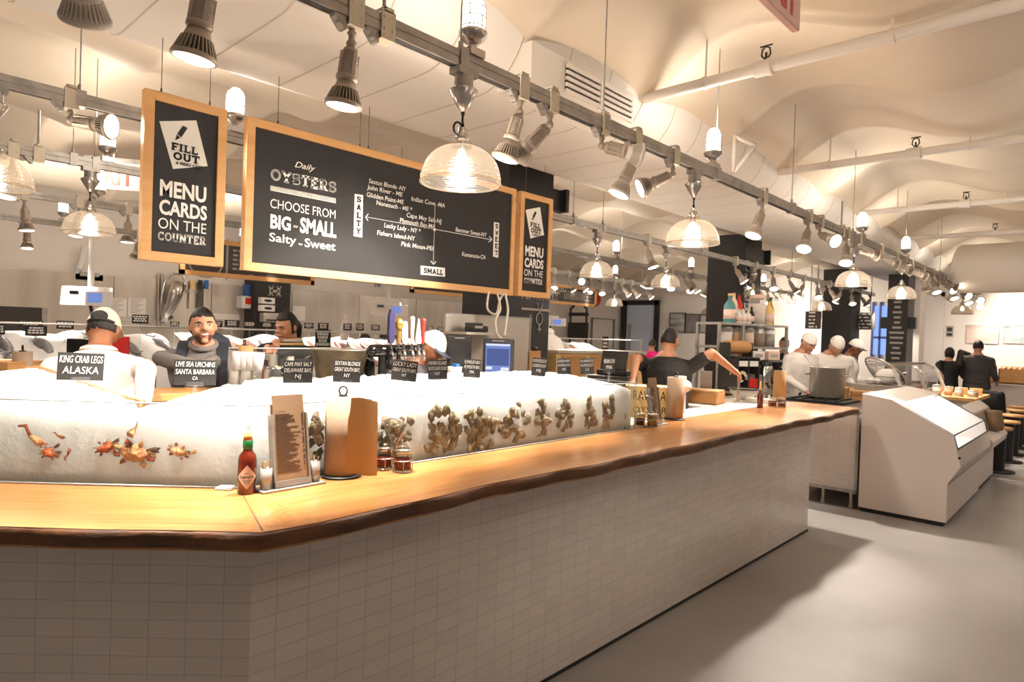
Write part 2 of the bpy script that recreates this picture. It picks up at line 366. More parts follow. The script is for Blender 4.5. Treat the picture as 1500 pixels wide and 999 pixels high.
# vaulted ceiling: cusped arches across the hall, dipping to a valley along it
def zc(x,y):
    a=.135*(1-math.cos(2*PI*(x+.92)/2.05)); c=abs(math.sin(PI*(y-4.35)/1.375))**.75
    k=max(0,min(1,(-2.05-x)/.75)); dn=.13*k*k*(3-2*k) if x>-3.6 else .13
    return 3.57+a+.10*c-dn
b=MB(); xs=[XW+i*.16 for i in range(int((XR-XW)/.16)+2)]; ys=[]
y=4.35-1.375*7
while y<YF+.1:
    for f in (0,.02,.05,.1,.18,.28,.4,.5,.6,.72,.82,.9,.95,.98): ys.append(y+f*1.375)
    y+=1.375
nx=len(xs); vs=[V((x,yy,zc(x,yy))) for yy in ys for x in xs]
fs=[(j*nx+i,(j+1)*nx+i,(j+1)*nx+i+1,j*nx+i+1) for j in range(len(ys)-1) for i in range(nx-1)]
b.add(vs,fs,0,True); b.bbox((XW-.2,YN,4.3),(XR,YF+.2,4.4)); struct(b.build('ceiling','ceiling'),'cream vaulted ceiling with wavy arched ridges','ceiling')
# big white duct with rounded edges over the bar
def rrect(x0,x1,z0,z1,r,n=8):
    o=[]
    for cx,cz,a0 in ((x1-r,z1-r,0),(x0+r,z1-r,90),(x0+r,z0+r,180),(x1-r,z0+r,270)):
        for i in range(n+1): a=math.radians(a0+90*i/n); o.append((cx+r*math.cos(a),cz+r*math.sin(a)))
    return o
DX0,DX1,DZ0,DZ1=-4.39,-2.70,3.22,4.10
duct=thing('air_duct','big white duct with rounded edges running above the oyster bar','duct',(-3.7,0,DZ0))
b=MB(); p=rrect(DX0,DX1,DZ0,DZ1,.42); b.loft([[V((x,yy,z)) for x,z in p] for yy in (-4.5,17.5)]); b.build('duct_shell','duct',duct,True)
b=MB(); p=rrect(DX0-.003,DX1+.003,DZ0-.003,DZ1+.003,.423)
yy=-1.2
while yy<16: b.loft([[V((x,yy+k,z)) for x,z in p] for k in (0,.009)],cap=False); yy+=.46
b.build('joint_seams','seam',duct,True)['label']='thin dark joint lines around the duct'
# vent box with louvre grille
vb=thing('vent_box','cream vent box with a slatted grille behind the front light rail','vent',(-2.8,3.67,3.2))
b=MB(); b.bbox((-2.95,2.95,3.2),(-2.66,4.1,3.46)); b.build('box_body','duct',vb,True,bevel=.006)
b=MB(); b.bbox((-2.662,3.28,3.24),(-2.656,4.06,3.42)); b.build('grille_opening','galv_dark',vb,True)
for k in range(5):
    z=3.25+k*.04; b=MB(); b.bbox((-2.665,3.28,z-.011),(-2.64,4.06,z+.011)); b.build('slat','duct',vb,True)
b=MB(); b.bbox((-2.66,3.65,3.23),(-2.635,3.68,3.43)); b.build('mullion','duct',vb,True)
# sprinkler pipes across the hall
for k,(yp,nm) in enumerate(((4.3,'white ceiling pipe nearest the camera, with a coupling and sprinkler clip'),(7.05,'second white ceiling pipe running across the hall'),(9.88,'third white ceiling pipe, beyond the second'),(12.6,'fourth and farthest white ceiling pipe'))):
    t=thing('ceiling_pipe',nm,'pipe',(-1,yp,3.5),group='white pipes under the vaulted ceiling')
    b=MB(); b.cyl((-2.7,yp,3.5),(4,yp,3.5),.038,n=16); b.build('pipe_run','duct',t,True)
    for xx in ((-1.78,.6) if k==0 else (-1.45,.9)):
        b=MB(); b.cyl((xx-.06,yp,3.5),(xx+.06,yp,3.5),.052,n=16); b.cyl((xx+.03,yp,3.5),(xx+.055,yp,3.5),.058,n=16); b.build('coupling','duct',t,True)
        b=MB(); b.tube([(xx+.01,yp,3.55),(xx-.02,yp,3.585),(xx-.015,yp,3.625),(xx+.01,yp,3.64),(xx+.035,yp,3.625),(xx+.04,yp,3.585),(xx+.01,yp,3.55)],.006,6); b.cyl((xx-.03,yp,3.645),(xx+.05,yp,3.645),.006); b.cyl((xx+.01,yp,3.54),(xx+.01,yp,3.6),.008); b.build('sprinkler_head','galv_dark',t,True)['label']='small dark sprinkler head'
    for xx in (-2.2,-1.02): b=MB(); b.cyl((xx,yp,3.5),(xx,yp,zc(xx,yp)+.02),.007,n=8); b.cyl((xx-.012,yp,3.5),(xx+.012,yp,3.5),.045,n=16); b.build('hanger','duct',t,True)
# ---- black columns
def slab_vertical(mb,word,T,w,h,gap):
    for i,ch in enumerate(word):
        mb2=T@M4.Translation((0,-i*(h+gap),0)); put_text(mb,ch,mb2,w,h,slab=True)
COLS=[]
for i,(y0,nm) in enumerate(((4.62,'black square column behind the chalkboards lettered PEI MUSSELS'),(10.15,'black square column beside the bottle shelves lettered downwards SUSHI'),(16.0,'black square column behind the cooks in white'))):
    t=thing('pillar',nm,'column',(-4.7,y0+.33,0)); struct(t)
    b=MB(); b.bbox((-5.03,y0,0),(-4.4,y0+.68,3.4)); b.build('shaft','column_black',t,True,bevel=.01)
    b=MB(); b.bbox((-4.42,y0-.05,2.98),(-4.36,y0+.82,3.2)); b.box((-4.38,y0+.8,3.09),(.16,.05,.24)); b.cyl((-4.355,y0+.76,3.14),(-4.345,y0+.76,3.14),.012); b.build('bracket_bar','black',t,True)
    b=MB(); b.bbox((-5.05,y0-.02,0),(-4.38,y0+.70,.14)); b.build('plinth','black',t,True)
    COLS.append(t)
T=basis((0,1,0),(0,0,1),(-4.397,4.62,0)); b=MB()
pa=atx(764,437,-4.397); put_text(b,'PEI MUSSELS',basis((0,1,0),(0,0,1),pa),.58,.075,slab=True)
b.build('lettering','letter_dim',COLS[0],True)['label']='grey painted lettering PEI MUSSELS'
b=MB(); pb=atx(764,452,-4.395); b.bbox((pb.x,pb.y,pb.z-.012),(pb.x+.002,pb.y+.45,pb.z+.012)); b.build('ruled_line','letter_dim',COLS[0],True)
b=MB(); pc=atx(790,467,-4.395); tt=basis((0,1,0),(0,0,1),pc)
b.tube([tt@V((.05*math.cos(a),.06*math.sin(a),0)) for a in [2*PI*k/20 for k in range(20)]],.006,6,closed=True)
b.tube([tt@V(q) for q in ((-.04,.16,0),(-.02,.1,0),(0,.07,0),(.02,.1,0),(.04,.16,0))],.006,6); b.tube([tt@V((0,-.06,0)),tt@V((0,-.15,0))],.006,6); b.tube([tt@V((-.03,-.11,0)),tt@V((.03,-.11,0))],.006,6)
put_text(b,'&',basis((0,1,0),(0,0,1),atx(775,470,-4.395)),.05,.07); b.build('drawn_emblem','letter_dim',COLS[0],True)
# letters painted down the second column
for i,ch in enumerate('SUSHI'):
    b=MB(); put_text(b,ch,basis((0,1,0),(0,0,1),(-4.397,10.17,2.80-i*.235)),.25 if ch!='I' else .15,.19,slab=True); b.build('painted_letter','letter',COLS[1],True)
# ---- stainless lining along the left wall
cl=thing('steel_wall_lining','brushed stainless steel sheets lining the lower wall behind the fish counter','wall panel',(XW,4,0)); struct(cl)
yy=-3.0
while yy<13: b=MB(); b.bbox((XW,yy,.3),(XW+.03,yy+1.59,2.4)); b.build('steel_sheet','steel',cl,True,bevel=.004); yy+=1.6
# ---- far wall: door, pictures, panels
d=thing('door_1','pale blue door with dark grey frame and glass transom on the far wall','door',(-14.3,YF,0)); d.location=(-10.6,YF,0); struct(d)
p0=aty(914,440,YF-.1); p1=aty(964,440,YF-.1); dx0,dx1,dz=p0.x,p1.x,p0.z
b=MB(); b.bbox((dx0-.1,YF-.12,0),(dx0+.12,YF,dz)); b.bbox((dx1-.12,YF-.12,0),(dx1+.02,YF,dz)); b.bbox((dx0-.1,YF-.12,dz-.16),(dx1+.02,YF,dz)); b.build('door_frame','galv_dark',d,True)
b=MB(); b.bbox((dx0+.12,YF-.07,0),(dx1-.12,YF-.02,dz-.16)); b.build('door_leaf','door_blue',d,True)
b=MB(); b.bbox((dx0+.2,YF-.1,1.2),(dx0+.3,YF-.06,2.1)); b.bbox((dx0+.22,YF-.14,1.45),(dx0+.28,YF-.06,1.65)); b.build('push_plate','galv',d,True)
for k,(px,dsc) in enumerate(((982,'streaked light and dark'),(1005,'soft grey vertical texture'),(1026,'pale grey speckle'))):
    q0=aty(px,459+k*1.6,YF-.05); q1=aty(px+(19 if k else 20),487,YF-.05)
    t=thing('wall_picture','grey photographic print, %s, %s of the row by the black column'%(dsc,('first','second','third')[k]),'picture',(q0.x,YF,q1.z),group='three grey prints on the far wall')
    b=MB(); b.bbox((q0.x,YF-.04,q1.z),(q1.x,YF,q0.z)); b.build('print',mat('print%d'%k,((226,222,218),(150,144,140),(190,186,182))[k],.6,var=((40,38,38),(96,92,90),(150,146,142))[k],vscale=(2.2,3,5)[k],stretch=((.5,1,3),(4,1,.6),(1,1,1))[k]),t,True)
    b=MB()
    for lo,hi in (((q0.x-.02,YF-.05,q1.z-.02),(q1.x+.02,YF,q1.z)),((q0.x-.02,YF-.05,q0.z),(q1.x+.02,YF,q0.z+.02)),((q0.x-.02,YF-.05,q1.z),(q0.x,YF,q0.z)),((q1.x,YF-.05,q1.z),(q1.x+.02,YF,q0.z))): b.bbox(lo,hi)
    b.build('frame','galv_dark',t,True)
# ============================================================ THE OYSTER BAR
s2=math.sqrt(.5)
def inset(d,t): # point on the 45 degree end, inset d from tile face, t metres along it from the corner
    # corner of offset polygon
    cx=-1.95-d; cy=.94+d*(math.sqrt(2)-1)
    return V((cx-s2*t,cy-s2*t,0))
def bar_poly(d_out,d_in,y1,t):
    a,c=inset(d_out,0),inset(d_in,0)
    return [V((a.x,y1,0)),a,inset(d_out,t),inset(d_in,t),c,V((c.x,y1,0))]
def slab(mb,poly,z0,z1,mi=0): return mb.prism([p+V((0,0,z0)) for p in poly],(0,0,z1-z0),mi=mi)
def face_uv(co,n):
    if abs(n.z)>.8: return (co.x,co.y)
    return (co.dot(V((-n.y,n.x,0))),co.z)
bar=thing('oyster_bar','long white tiled oyster bar with an angled corner end','counter',(-2.5,3.4,0))
b=MB(); BP=bar_poly(0,1.2,3.72,1.75); BP=[V((-1.95,6.04,0))]+BP[1:-1]+[V((BP[-2].x,3.72,0)),V((-2.64,3.72,0)),V((-2.64,5.5,0)),V((-2.9,5.5,0)),V((-2.9,6.04,0))]; slab(b,BP,.0,1.012); b.build('tiled_base','tile',bar,True,uv=face_uv)
b=MB(); slab(b,bar_poly(-.004,.06,6.045,1.75),0,.018); b.build('base_strip','galv_dark',bar,True)
# live-edge slab on top
top=thing('wooden_worktop','honey coloured live-edge wooden bar top with dark bark edge','worktop',(-2.1,3.4,1.012))
def edge(i,along): return .012*math.sin(along*2.3+.6)+.009*math.sin(along*5.7)+.006*math.sin(along*13.1)
out=[]; yy=6.78
while yy>.93: out.append((V((-1.775+edge(0,yy),yy,0)),V((1,0,0)))); yy-=.06
cA=V((-1.79,.885,0)); out.append((cA,V((.92,-.38,0))))
t=.06
while t<1.75: out.append((cA+V((-s2*t,-s2*t,0))+V((s2,-s2,0))*(edge(1,t+3)*.35-.004),V((s2,-s2,0)))); t+=.06
inn=[V((-2.40,6.80,0)),V((-2.40,3.75,0)),inset(.40,0)+V((0,.0,0)),inset(.40,1.75)]
poly=[p for p,_ in out]+inn[::-1]
def slab_uv(co,n):
    if (co-V((-2.3,1.05,0))).dot(V((s2*0+.38,-.92,0)))>0 and co.y<1.05: return (co.x*s2+co.y*s2+7,co.x*s2-co.y*s2)
    return (co.y,co.x)
b=MB(); slab(b,poly,1.012,1.07); b.build('wood_slab','slab_wood',top,True,uv=slab_uv)
b=MB(); rings=[]
for k,(p,n) in enumerate(out):
    r=random.Random(k).uniform(-.003,.003); w=.011+.006*math.sin(k*.9)+r
    rings.append([p+V((0,0,1.0685)),p+n*(w*.55)+V((0,0,1.06)),p+n*w+V((0,0,1.043)),p+n*(w*.3)+V((0,0,1.02)),p-n*.01+V((0,0,1.008)),p-n*.03+V((0,0,1.03))])
b.loft(rings); b.build('bark_edge','bark',top,True)['label']='rough dark bark along the front edge'
# miter line and knots
b=MB(); b.prism([V((-1.80,.9,1.0703)),V((-1.803,.895,1.0703)),V((-2.303,1.055,1.0703)),V((-2.30,1.06,1.0703))],(0,0,.0004)); b.build('mitre_joint','bark',top,True)
# white work surface behind the slab at the far half
wt=thing('white_work_top','bright white work surface behind the wooden top, past the ice','worktop',(-2.8,5.2,1.0))
b=MB(); b.prism([V((x,y,1.014)) for x,y in ((-2.70,3.76),(-2.402,3.76),(-2.402,6.78),(-2.98,6.78),(-2.98,5.48),(-2.70,5.48))],(0,0,.052)); b.build('board','paper_white',wt,True,bevel=.006)
b=MB(); b.bbox((-2.98,5.5,1.066),(-2.96,6.78,1.085)); b.build('upstand','steel',wt,True)
# ---- glass ice case
GZ=1.372; gi=.345
case=thing('ice_case','clear glass ice case on the wooden bar top','display case',(-2.6,2.4,1.07))
def pane(mb,a,c,z0,z1,n,th=.008): mb.prism([a+V((0,0,z0)),c+V((0,0,z0)),c+n*th+V((0,0,z0)),a+n*th+V((0,0,z0))],(0,0,z1-z0))
g0=inset(gi,0); g1=V((g0.x,3.69,0)); g2=inset(gi,1.75)
b=MB(); pane(b,g0,g1,1.07,GZ,V((-1,0,0))); b.build('front_pane','glass',case,True)
b=MB(); pane(b,g0,g2,1.07,GZ,V((-s2,s2,0))); b.build('corner_pane','glass',case,True)
b=MB(); pane(b,g1,V((-3.05,3.69,0)),1.07,GZ,V((0,-1,0))); b.build('end_pane','glass',case,True)
for q in (g0,g1):
    b=MB(); b.bbox((q.x-.012,q.y-.006,1.07),(q.x+.002,q.y+.008,GZ)); b.build('corner_post','acrylic',case,True)
b=MB()
for a,c in ((g0,g1),(g0,g2),(g1,V((-3.05,3.69,0)))): b.tube([a+V((0,0,GZ)),c+V((0,0,GZ))],.0035,6)
b.build('polished_edge',mat('glass_edge',(176,186,188),.2,metal=.2),case,True)
b=MB(); b.tube([g0+V((.004,0,1.073)),g1+V((.004,0,1.073))],.004,6); b.tube([g0+V((.004,0,1.073)),g2+V((.003,-.003,1.073))],.004,6); b.build('base_channel','galv',case,True)
b=MB(); slab(b,bar_poly(.35,1.16,3.68,1.75),1.012,1.072); b.build('drain_tray','steel',case,True)
# crushed ice: height field in bar coordinates (d = inset from tile face, s = along the bar)
# gunwale of the wooden boat, as (inset, distance along, height): the ice is heaped inside it
GW=[]
nrm=V((s2,-s2,0)); alg=V((s2,s2,0))
def onplane(px,py,p,n): d=ray(px,py); return CAM+d*((V(p)-CAM).dot(n)/d.dot(n))
for px,py,d in ((207,587,.385),(160,573,.55),(110,555,.78),(62,538,1.0),(30,541,1.06),(0,546,1.09)): GW.append(onplane(px,py,inset(d,0),nrm))
GW.append(GW[-1]-alg*.35)
def gw_at(s):
    # s is negative along the angled end
    pts=[(((p-inset(0,0)).dot(alg)),(p-inset(0,0)).dot(-nrm),p.z) for p in GW]
    for (s1,d1,z1),(s0,d0,z0) in zip(pts,pts[1:]):
        if s0<=s<=s1: u=(s-s0)/(s1-s0); return d0+(d1-d0)*u,z0+(z1-z0)*u
    return None
def ice_top(d,s):
    u=(d-gi)/(1.15-gi); base=1.352+.05*math.sin(min(1,u*1.6)*PI*.5)
    if s<0:
        base-=.035*u; g=gw_at(s-.414*d)
        if g:
            if d<g[0]: k=max(0,min(1,(d-gi)/max(.05,(g[0]-gi)*.62))); base=1.352+(g[1]-.004-1.352)*k**.7
            else: base=min(base,max(1.2,g[1]-.03-(d-g[0])*.9))
        elif s>-.5: base=1.352+.02*u
    base-=.055*max(0,(s-2.45)/.3)**1 if s>2.45 else 0
    return base+.010*mnoise.noise(V((d*9,s*9,0)))+.010*mnoise.noise(V((d*23,s*23,3)))+.006*mnoise.noise(V((d*50,s*50,5)))
def bar_pt(d,s,z): # s>=0 along +Y from the corner, s<0 along the angled end
    if s>=0: q=inset(d,0); q=V((q.x,q.y+s*(3.67-q.y)/2.63,0))
    else: q=inset(d,-s)
    return V((q.x,q.y,z))
b=MB(); ss=[-1.74+i*.022 for i in range(int((1.74+2.63)/.022)+1)]; prof=[]
rows=[]
for s in ss:
    row=[]
    zt=ice_top(gi+.02,s)
    for k in range(9):
        z=1.073+(zt-1.073)*k/8; w=.012+.007*mnoise.noise(V((s*14,z*14,7)))+.004*mnoise.noise(V((s*40,z*40,1)))
        row.append(bar_pt(gi+.008+max(.002,w),s,z))
    for k in range(1,27):
        d=gi+.02+k*(1.15-gi-.02)/26; row.append(bar_pt(d,s,ice_top(d,s)))
    row.append(bar_pt(1.15,s,1.073)); rows.append(row)
n=len(rows[0]); b.add([p for r in rows for p in r],[(j*n+i,(j+1)*n+i,(j+1)*n+(i+1)%n,j*n+(i+1)%n) for j in range(len(rows)-1) for i in range(n)]+[tuple(range(n))[::-1],tuple((len(rows)-1)*n+i for i in range(n))],0,True)
ice=b.build('crushed_ice','ice'); tag(ice,'bright white crushed ice heaped in the glass case on the bar','ice',kind='stuff')
# oysters packed against the glass, in clumps
def oyster_mesh(seed,mt):
    r=random.Random(seed); mb=MB(); n=14; rings=[]
    for j in range(7):
        t=j/6; w=math.sin(PI*(t*.86+.07))**.7; rg=[]
        for i in range(n):
            a=2*PI*i/n; k=1+.5*mnoise.noise(V((math.cos(a)*2,math.sin(a)*2+seed,t*4)))
            rg.append(V((math.cos(a)*.023*w*k+.008*math.sin(t*3),(t-.5)*.078,math.sin(a)*.011*w*k+.006*math.sin(t*PI))))
        rings.append(rg)
    mb.loft(rings); return mb.build('oyster',mt)
protos=[oyster_mesh(i,('shell','shell','shell_pale','shell','shell_moss')[i]) for i in range(5)]
used=set()
def put_oyster(k,p,rot,label,group):
    if k not in used: o=protos[k]; used.add(k)
    else: o=protos[k].copy(); COL.objects.link(o)
    o.location=p; o.rotation_euler=rot; tag(o,label,'oyster',group); return o
ro=random.Random(11)
# (pixel x, pixel y, half width, half height) of every clump seen through the front pane
clumps=[(461,640,9,32,'beside the menu stand'),(578,632,24,32,'behind the near jar caddy'),(648,632,26,32,'second clump past the towel roll'),(704,628,26,30,'third clump past the towel roll'),(755,618,21,26,'fourth clump past the towel roll'),(793,612,11,26,'narrow fifth clump past the towel roll'),(826,610,13,24,'third clump from the far end'),(866,606,11,22,'second clump from the far end'),(891,602,10,22,'last clump at the far end')]
for ci,(cx,cy,hw,hh,where) in enumerate(clumps):
    c=atx(cx,cy,g0.x-.02); sc=depth(c)/950; W=hw*sc/.75; Hh=hh*sc; nO=max(12,int(W*Hh/.00034)); nO=min(nO,34)
    for q in range(nO):
        for _ in range(30):
            a,bb=ro.uniform(-1,1),ro.uniform(-1,1)
            if a*a+bb*bb<1.1 and (abs(a)<1-.4*max(0,bb)): break
        p=V((g0.x-.024-ro.uniform(0,.012),c.y+a*W,max(1.095,min(1.325,c.z+bb*Hh))))
        if p.y>3.64: p.y=3.64
        k=ro.choice((0,0,1,1,2,3,3)) if not(ci==0 and bb<-.1) else 4
        put_oyster(k,p,(PI/2+ro.uniform(-.4,.4),ro.uniform(0,6.28),PI/2+ro.uniform(-.4,.4)),('grey-brown oyster shell iced behind the glass, %s'%where) if k!=4 else 'mossy green oyster shell in the ice beside the menu stand','oysters iced behind the glass, %s'%where if k!=4 else 'mossy oysters beside the menu stand')
# crab pieces frozen against the angled pane
def claw(mb,p,d,s,up,mi=0):
    d=V(d).normalized(); p=V(p); q=p+d*s*.5; mb.capsule(p,s*.13,q,s*.24,10)
    e=up.cross(d).normalized()
    mb.capsule(q,s*.2,q+d*s*.45+e*s*.18,s*.05,8); mb.capsule(q,s*.17,q+d*s*.4-e*s*.2,s*.04,8)
def onpane(px,py): return onplane(px,py,g0+nrm*(-.022),nrm)
def crab(name,label,mt,px,py,kind,s,ang,group=None):
    p=onpane(px,py); t=thing(name,label,'crab',p,group=group); X=alg*math.cos(ang)+V((0,0,1))*math.sin(ang); Y=nrm.cross(X)
    if kind=='body':
        b=MB(); rot=M4((X,Y,nrm)).transposed(); b.ell(p,(s*.8,s*.5,.02),rot=rot,n=28,m=16); b.v=[q+(q-p)*(.35*mnoise.noise(q*40)+.25*mnoise.noise(q*90)) for q in b.v]; b.build('shell',mt,t,True)
        for k,(u,v,w) in enumerate(((1,.35,.5),(1,-.25,.55),(-1,.3,.6),(-1,-.35,.5),(.6,-.9,.45),(-.5,.9,.5),(.3,.9,.5),(-.6,-.9,.5))):
            b=MB(); a=p+X*u*s*.8+Y*v*s*.5; c=a+(X*u+Y*v*.6).normalized()*s*w*.6; e=c+(X*u*.3-Y*.9*(1 if v>0 else -1)).normalized()*s*w*.8; e=c+(e-c)*.5; b.tube([a,c,e],[s*.2,s*.17,s*.09],8); b.build('crab_leg','crab' if k%2 else 'crab_pale',t,True)
        b=MB(); claw(b,p+X*s*.7+Y*s*.3,X+Y*.2,s*.8,nrm); b.build('claw','crab_dark',t,True)
    else:
        b=MB(); claw(b,p-X*s*.4,X,s,nrm); b.build('claw',mt,t,True)
        b=MB(); b.tube([p-X*s*.4,p-X*s*.9+Y*s*.3,p-X*s*1.2+Y*s*.05],[s*.13,s*.12,s*.07],8); b.build('leg_joint','crab',t,True)
crab('crab','large pale and orange crab frozen behind the angled pane','crab_pale',198,664,'body',.062,-.15)
crab('crab','reddish crab cluster just left of the large pale crab','crab',156,655,'body',.038,.25)
crab('crab','orange crab cluster low at the left end of the ice','crab',72,664,'body',.03,-.2)
crab('crab_claw','pale crab claw highest and leftmost in the ice','crab_pale',55,645,'claw',.07,-.6)
crab('crab_claw','small dark claw tip between the two left pieces in the ice','crab_dark',84,653,'claw',.028,.6)
crab('crab_claw','small orange claw alone between the clusters in the ice','crab',101,662,'claw',.028,1.3)
crab('crab_leg_piece','pale tan crab leg cluster right of the large crab','crab_pale',262,661,'body',.035,-.4)
crab('crab_claw','thin tan claw at the right end of the iced crabs','crab_pale',284,662,'claw',.04,.3)
crab('crab_claw','small orange claw tip topmost in the ice','crab',90,640,'claw',.03,-.3)
# light wooden boat filled with ice on the angled end
boat=thing('wooden_boat','light wooden boat-shaped tray bedded in the ice by the near worker','serving boat',inset(.95,.55)+V((0,0,1.38)))
P_=GW
def sm(pts,n=6):
    o=[]
    for i in range(len(pts)-1):
        a,bq,c,dd=pts[max(i-1,0)],pts[i],pts[i+1],pts[min(i+2,len(pts)-1)]
        for k in range(n):
            t=k/n; o.append(.5*((2*bq)+(c-a)*t+(2*a-5*bq+4*c-dd)*t*t+(3*bq-a-3*c+dd)*t**3))
    o.append(pts[-1]); return o
G=sm(P_); b=MB(); up=V((0,0,1))
rings=[[g+nrm*.011+up*.004,g+nrm*.012-up*.016,g-nrm*.012-up*.018,g-nrm*.014+up*.004] for g in G]
b.loft(rings,smooth=False); b.build('gunwale','boat_wood',boat,True)
b=MB(); rings=[[g-up*.01,g-up*.10-nrm*(-.03),g-up*.13+nrm*.05,g-up*.115+nrm*.05,g-up*.09-nrm*(-.022),g-up*.01+nrm*.006] for g in G]; b.loft(rings,smooth=False); b.build('hull_side','boat_wood',boat,True)
b=MB()
b.tube([g-up*.012-nrm*.016 for g in G],.009,6); b.build('rubbing_strake','dark_wood',boat,True)
# ============================================================ THINGS ON THE BAR
ZT=1.0705
def sauce_bottle(loc,label,h=.222,near=True,rz=0):
    k=h/.222; t=thing('hot_sauce_bottle',label,'bottle',loc,rz)
    b=MB(); b.lathe([(0,0),(.029*k,0),(.031*k,.004*k),(.031*k,.115*k),(.028*k,.135*k),(.017*k,.15*k),(.0155*k,.156*k),(.0155*k,.19*k),(0,.19*k)],24); b.build('bottle_body','sauce',t)
    b=MB()
    if near:
        b.lathe([(.0165*k,.158*k),(.0172*k,.159*k),(.0172*k,.187*k),(.0165*k,.188*k)],24); b.build('neck_foil','green_foil',t)
        b=MB(); b.lathe([(0,.19*k),(.0145*k,.19*k),(.0145*k,.207*k),(.011*k,.21*k),(.012*k,.221*k),(0,.222*k)],20); b.build('cap','cork',t)
        b=MB(); T=M4.Rotation(math.atan2(-loc[1],-loc[0]),4,'Z')
        q=[]; n=10
        for i in range(n+1):
            u=-1+2*i/n; a=u*.036*k/.0315/k; hh=.042*k*(1-abs(u))
            q.append([T@V((.0318*k*math.cos(a),.0318*k*math.sin(a),.062*k+hh+.0005)),T@V((.0318*k*math.cos(a),.0318*k*math.sin(a),.062*k-hh-.0005))])
        b.add([p for r in q for p in r],[(2*i,2*i+1,2*i+3,2*i+2) for i in range(n)]); lb=b.build('diamond_label','label_pink',t)
        b=MB(); vs,fs=text_geo('TABASCO',.02); x0=min(p.x for p in vs); x1=max(p.x for p in vs); W=.05*k
        def wrap(txt,W,cap,z,bold=.02):
            vs,fs=text_geo(txt,bold); x0=min(p.x for p in vs); x1=max(p.x for p in vs)
            b.add([T@V((.0323*k*math.cos(((p.x-x0)/(x1-x0)-.5)*W/.0323/k),.0323*k*math.sin(((p.x-x0)/(x1-x0)-.5)*W/.0323/k),z+p.y*cap/.7)) for p in vs],fs)
        wrap('TABASCO',.056*k,.0085*k,.058*k); wrap('PEPPER',.026*k,.004*k,.047*k); wrap('SAUCE',.016*k,.004*k,.040*k); wrap('BRAND',.014*k,.0035*k,.074*k); b.build('lettering','letter_black',lb)
    else:
        b.lathe([(0,.19*k),(.014*k,.19*k),(.012*k,.225*k),(.0075*k,.275*k),(.006*k,.28*k),(0,.28*k)],20); b.build('cap','cap_yellow',t)
    return t
sauce_bottle(atz(361,722,ZT),'hot sauce bottle with green neck foil and diamond label at the bar corner')
sauce_bottle(atz(910,628,ZT),'red sauce bottle with pale pointed cap at the end of the ice case',.2,False)
sauce_bottle(atz(1113,597,ZT),'red sauce bottle with yellowish cap by the farthest paper towel roll',.19,False)
# white folded napkin behind the bottle
p=atz(330,716,ZT); t=thing('folded_napkin','white folded napkin lying behind the hot sauce bottle','napkin',p,PI/4)
b=MB(); b.box((0,0,.003),(.06,.045,.005)); b.box((.004,0,.008),(.052,.04,.004)); b.build('folded_sheet','paper_white',t,bevel=.0015)
# menu holder: steel rack with card stack and two pencil cups
def menu_holder(pa,pc,label,full=True,k=1):
    d=(pc-pa); d.z=0; L=d.length; rz=math.atan2(d.y,d.x); t=thing('menu_holder',label,'menu holder',(pa+pc)/2,rz)
    b=MB(); b.box((0,.0,.004),(L,.075,.008)); b.build('base_tray','galv',t,bevel=.002)
    tilt=M4.Translation((0,.0,.008))@M4.Rotation(math.radians(-9),4,'X'); hw=.066*k
    b=MB(); b.bbox((-hw,-.006,.0),(hw,.004,.30*k),tilt); b.build('clip_board','dark_wood',t)
    b=MB(); b.bbox((-hw-.008,-.02,0),(-hw,.008,.265*k),tilt); b.bbox((hw,-.02,0),(hw+.008,.008,.265*k),tilt); b.bbox((-hw-.008,-.022,0),(hw+.008,-.016,.022),tilt); b.build('steel_rack','galv',t)
    b=MB(); b.bbox((-hw+.003,-.014,.01),(hw-.003,-.007,.335*k),tilt); s_=b.build('menu_cards','menu_paper',t,bevel=.0008)
    b=MB(); r=random.Random(3)
    z=.262*k
    while z>.05:
        T=tilt@basis((1,0,0),(0,0,1),(-hw+.01,-.0145,z)); w=r.uniform(.045,.10)*k
        b.bbox((0,0,0),(w,.0022,.0004),T)
        if w<.085*k: b.bbox((.106*k,0,0),(.114*k,.0022,.0004),T)
        z-=.0068
    for z,s in ((.27,'OYSTERS'),(.245,'RAW BAR')): put_text(b,s,tilt@basis((1,0,0),(0,0,1),(-hw+.012,-.0145,z*k)),.04*k,.006)
    b.build('print_lines','hair_black',s_)
    if full:
        for sx in (-1,1):
            cx=sx*(hw+.033); b=MB(); b.lathe([(0,.008),(.02,.008),(.0205,.085),(.019,.085),(.0185,.012),(0,.012)],20,o=(cx,0,0)); c=b.build('pencil_cup','galv',t)
            for q in range(5 if sx<0 else 2):
                a=q*1.3; b=MB(); b.cyl((cx+.007*math.cos(a),.007*math.sin(a),.014),(cx+.014*math.cos(a),.014*math.sin(a),.10+.004*q),.0036,n=6); b.build('pencil','crate_wood' if q%2 else 'galv',c)
    return t
def cup_fix(): pass
menu_holder(atz(378,722,ZT),atz(470,706,ZT),'steel menu rack with brown menu cards and two pencil cups')
menu_holder(atz(942,626,ZT)+V((0,.05,0)),atz(962,622,ZT)+V((0,.09,0)),'narrow menu rack beside the middle paper towel roll',False,.95)
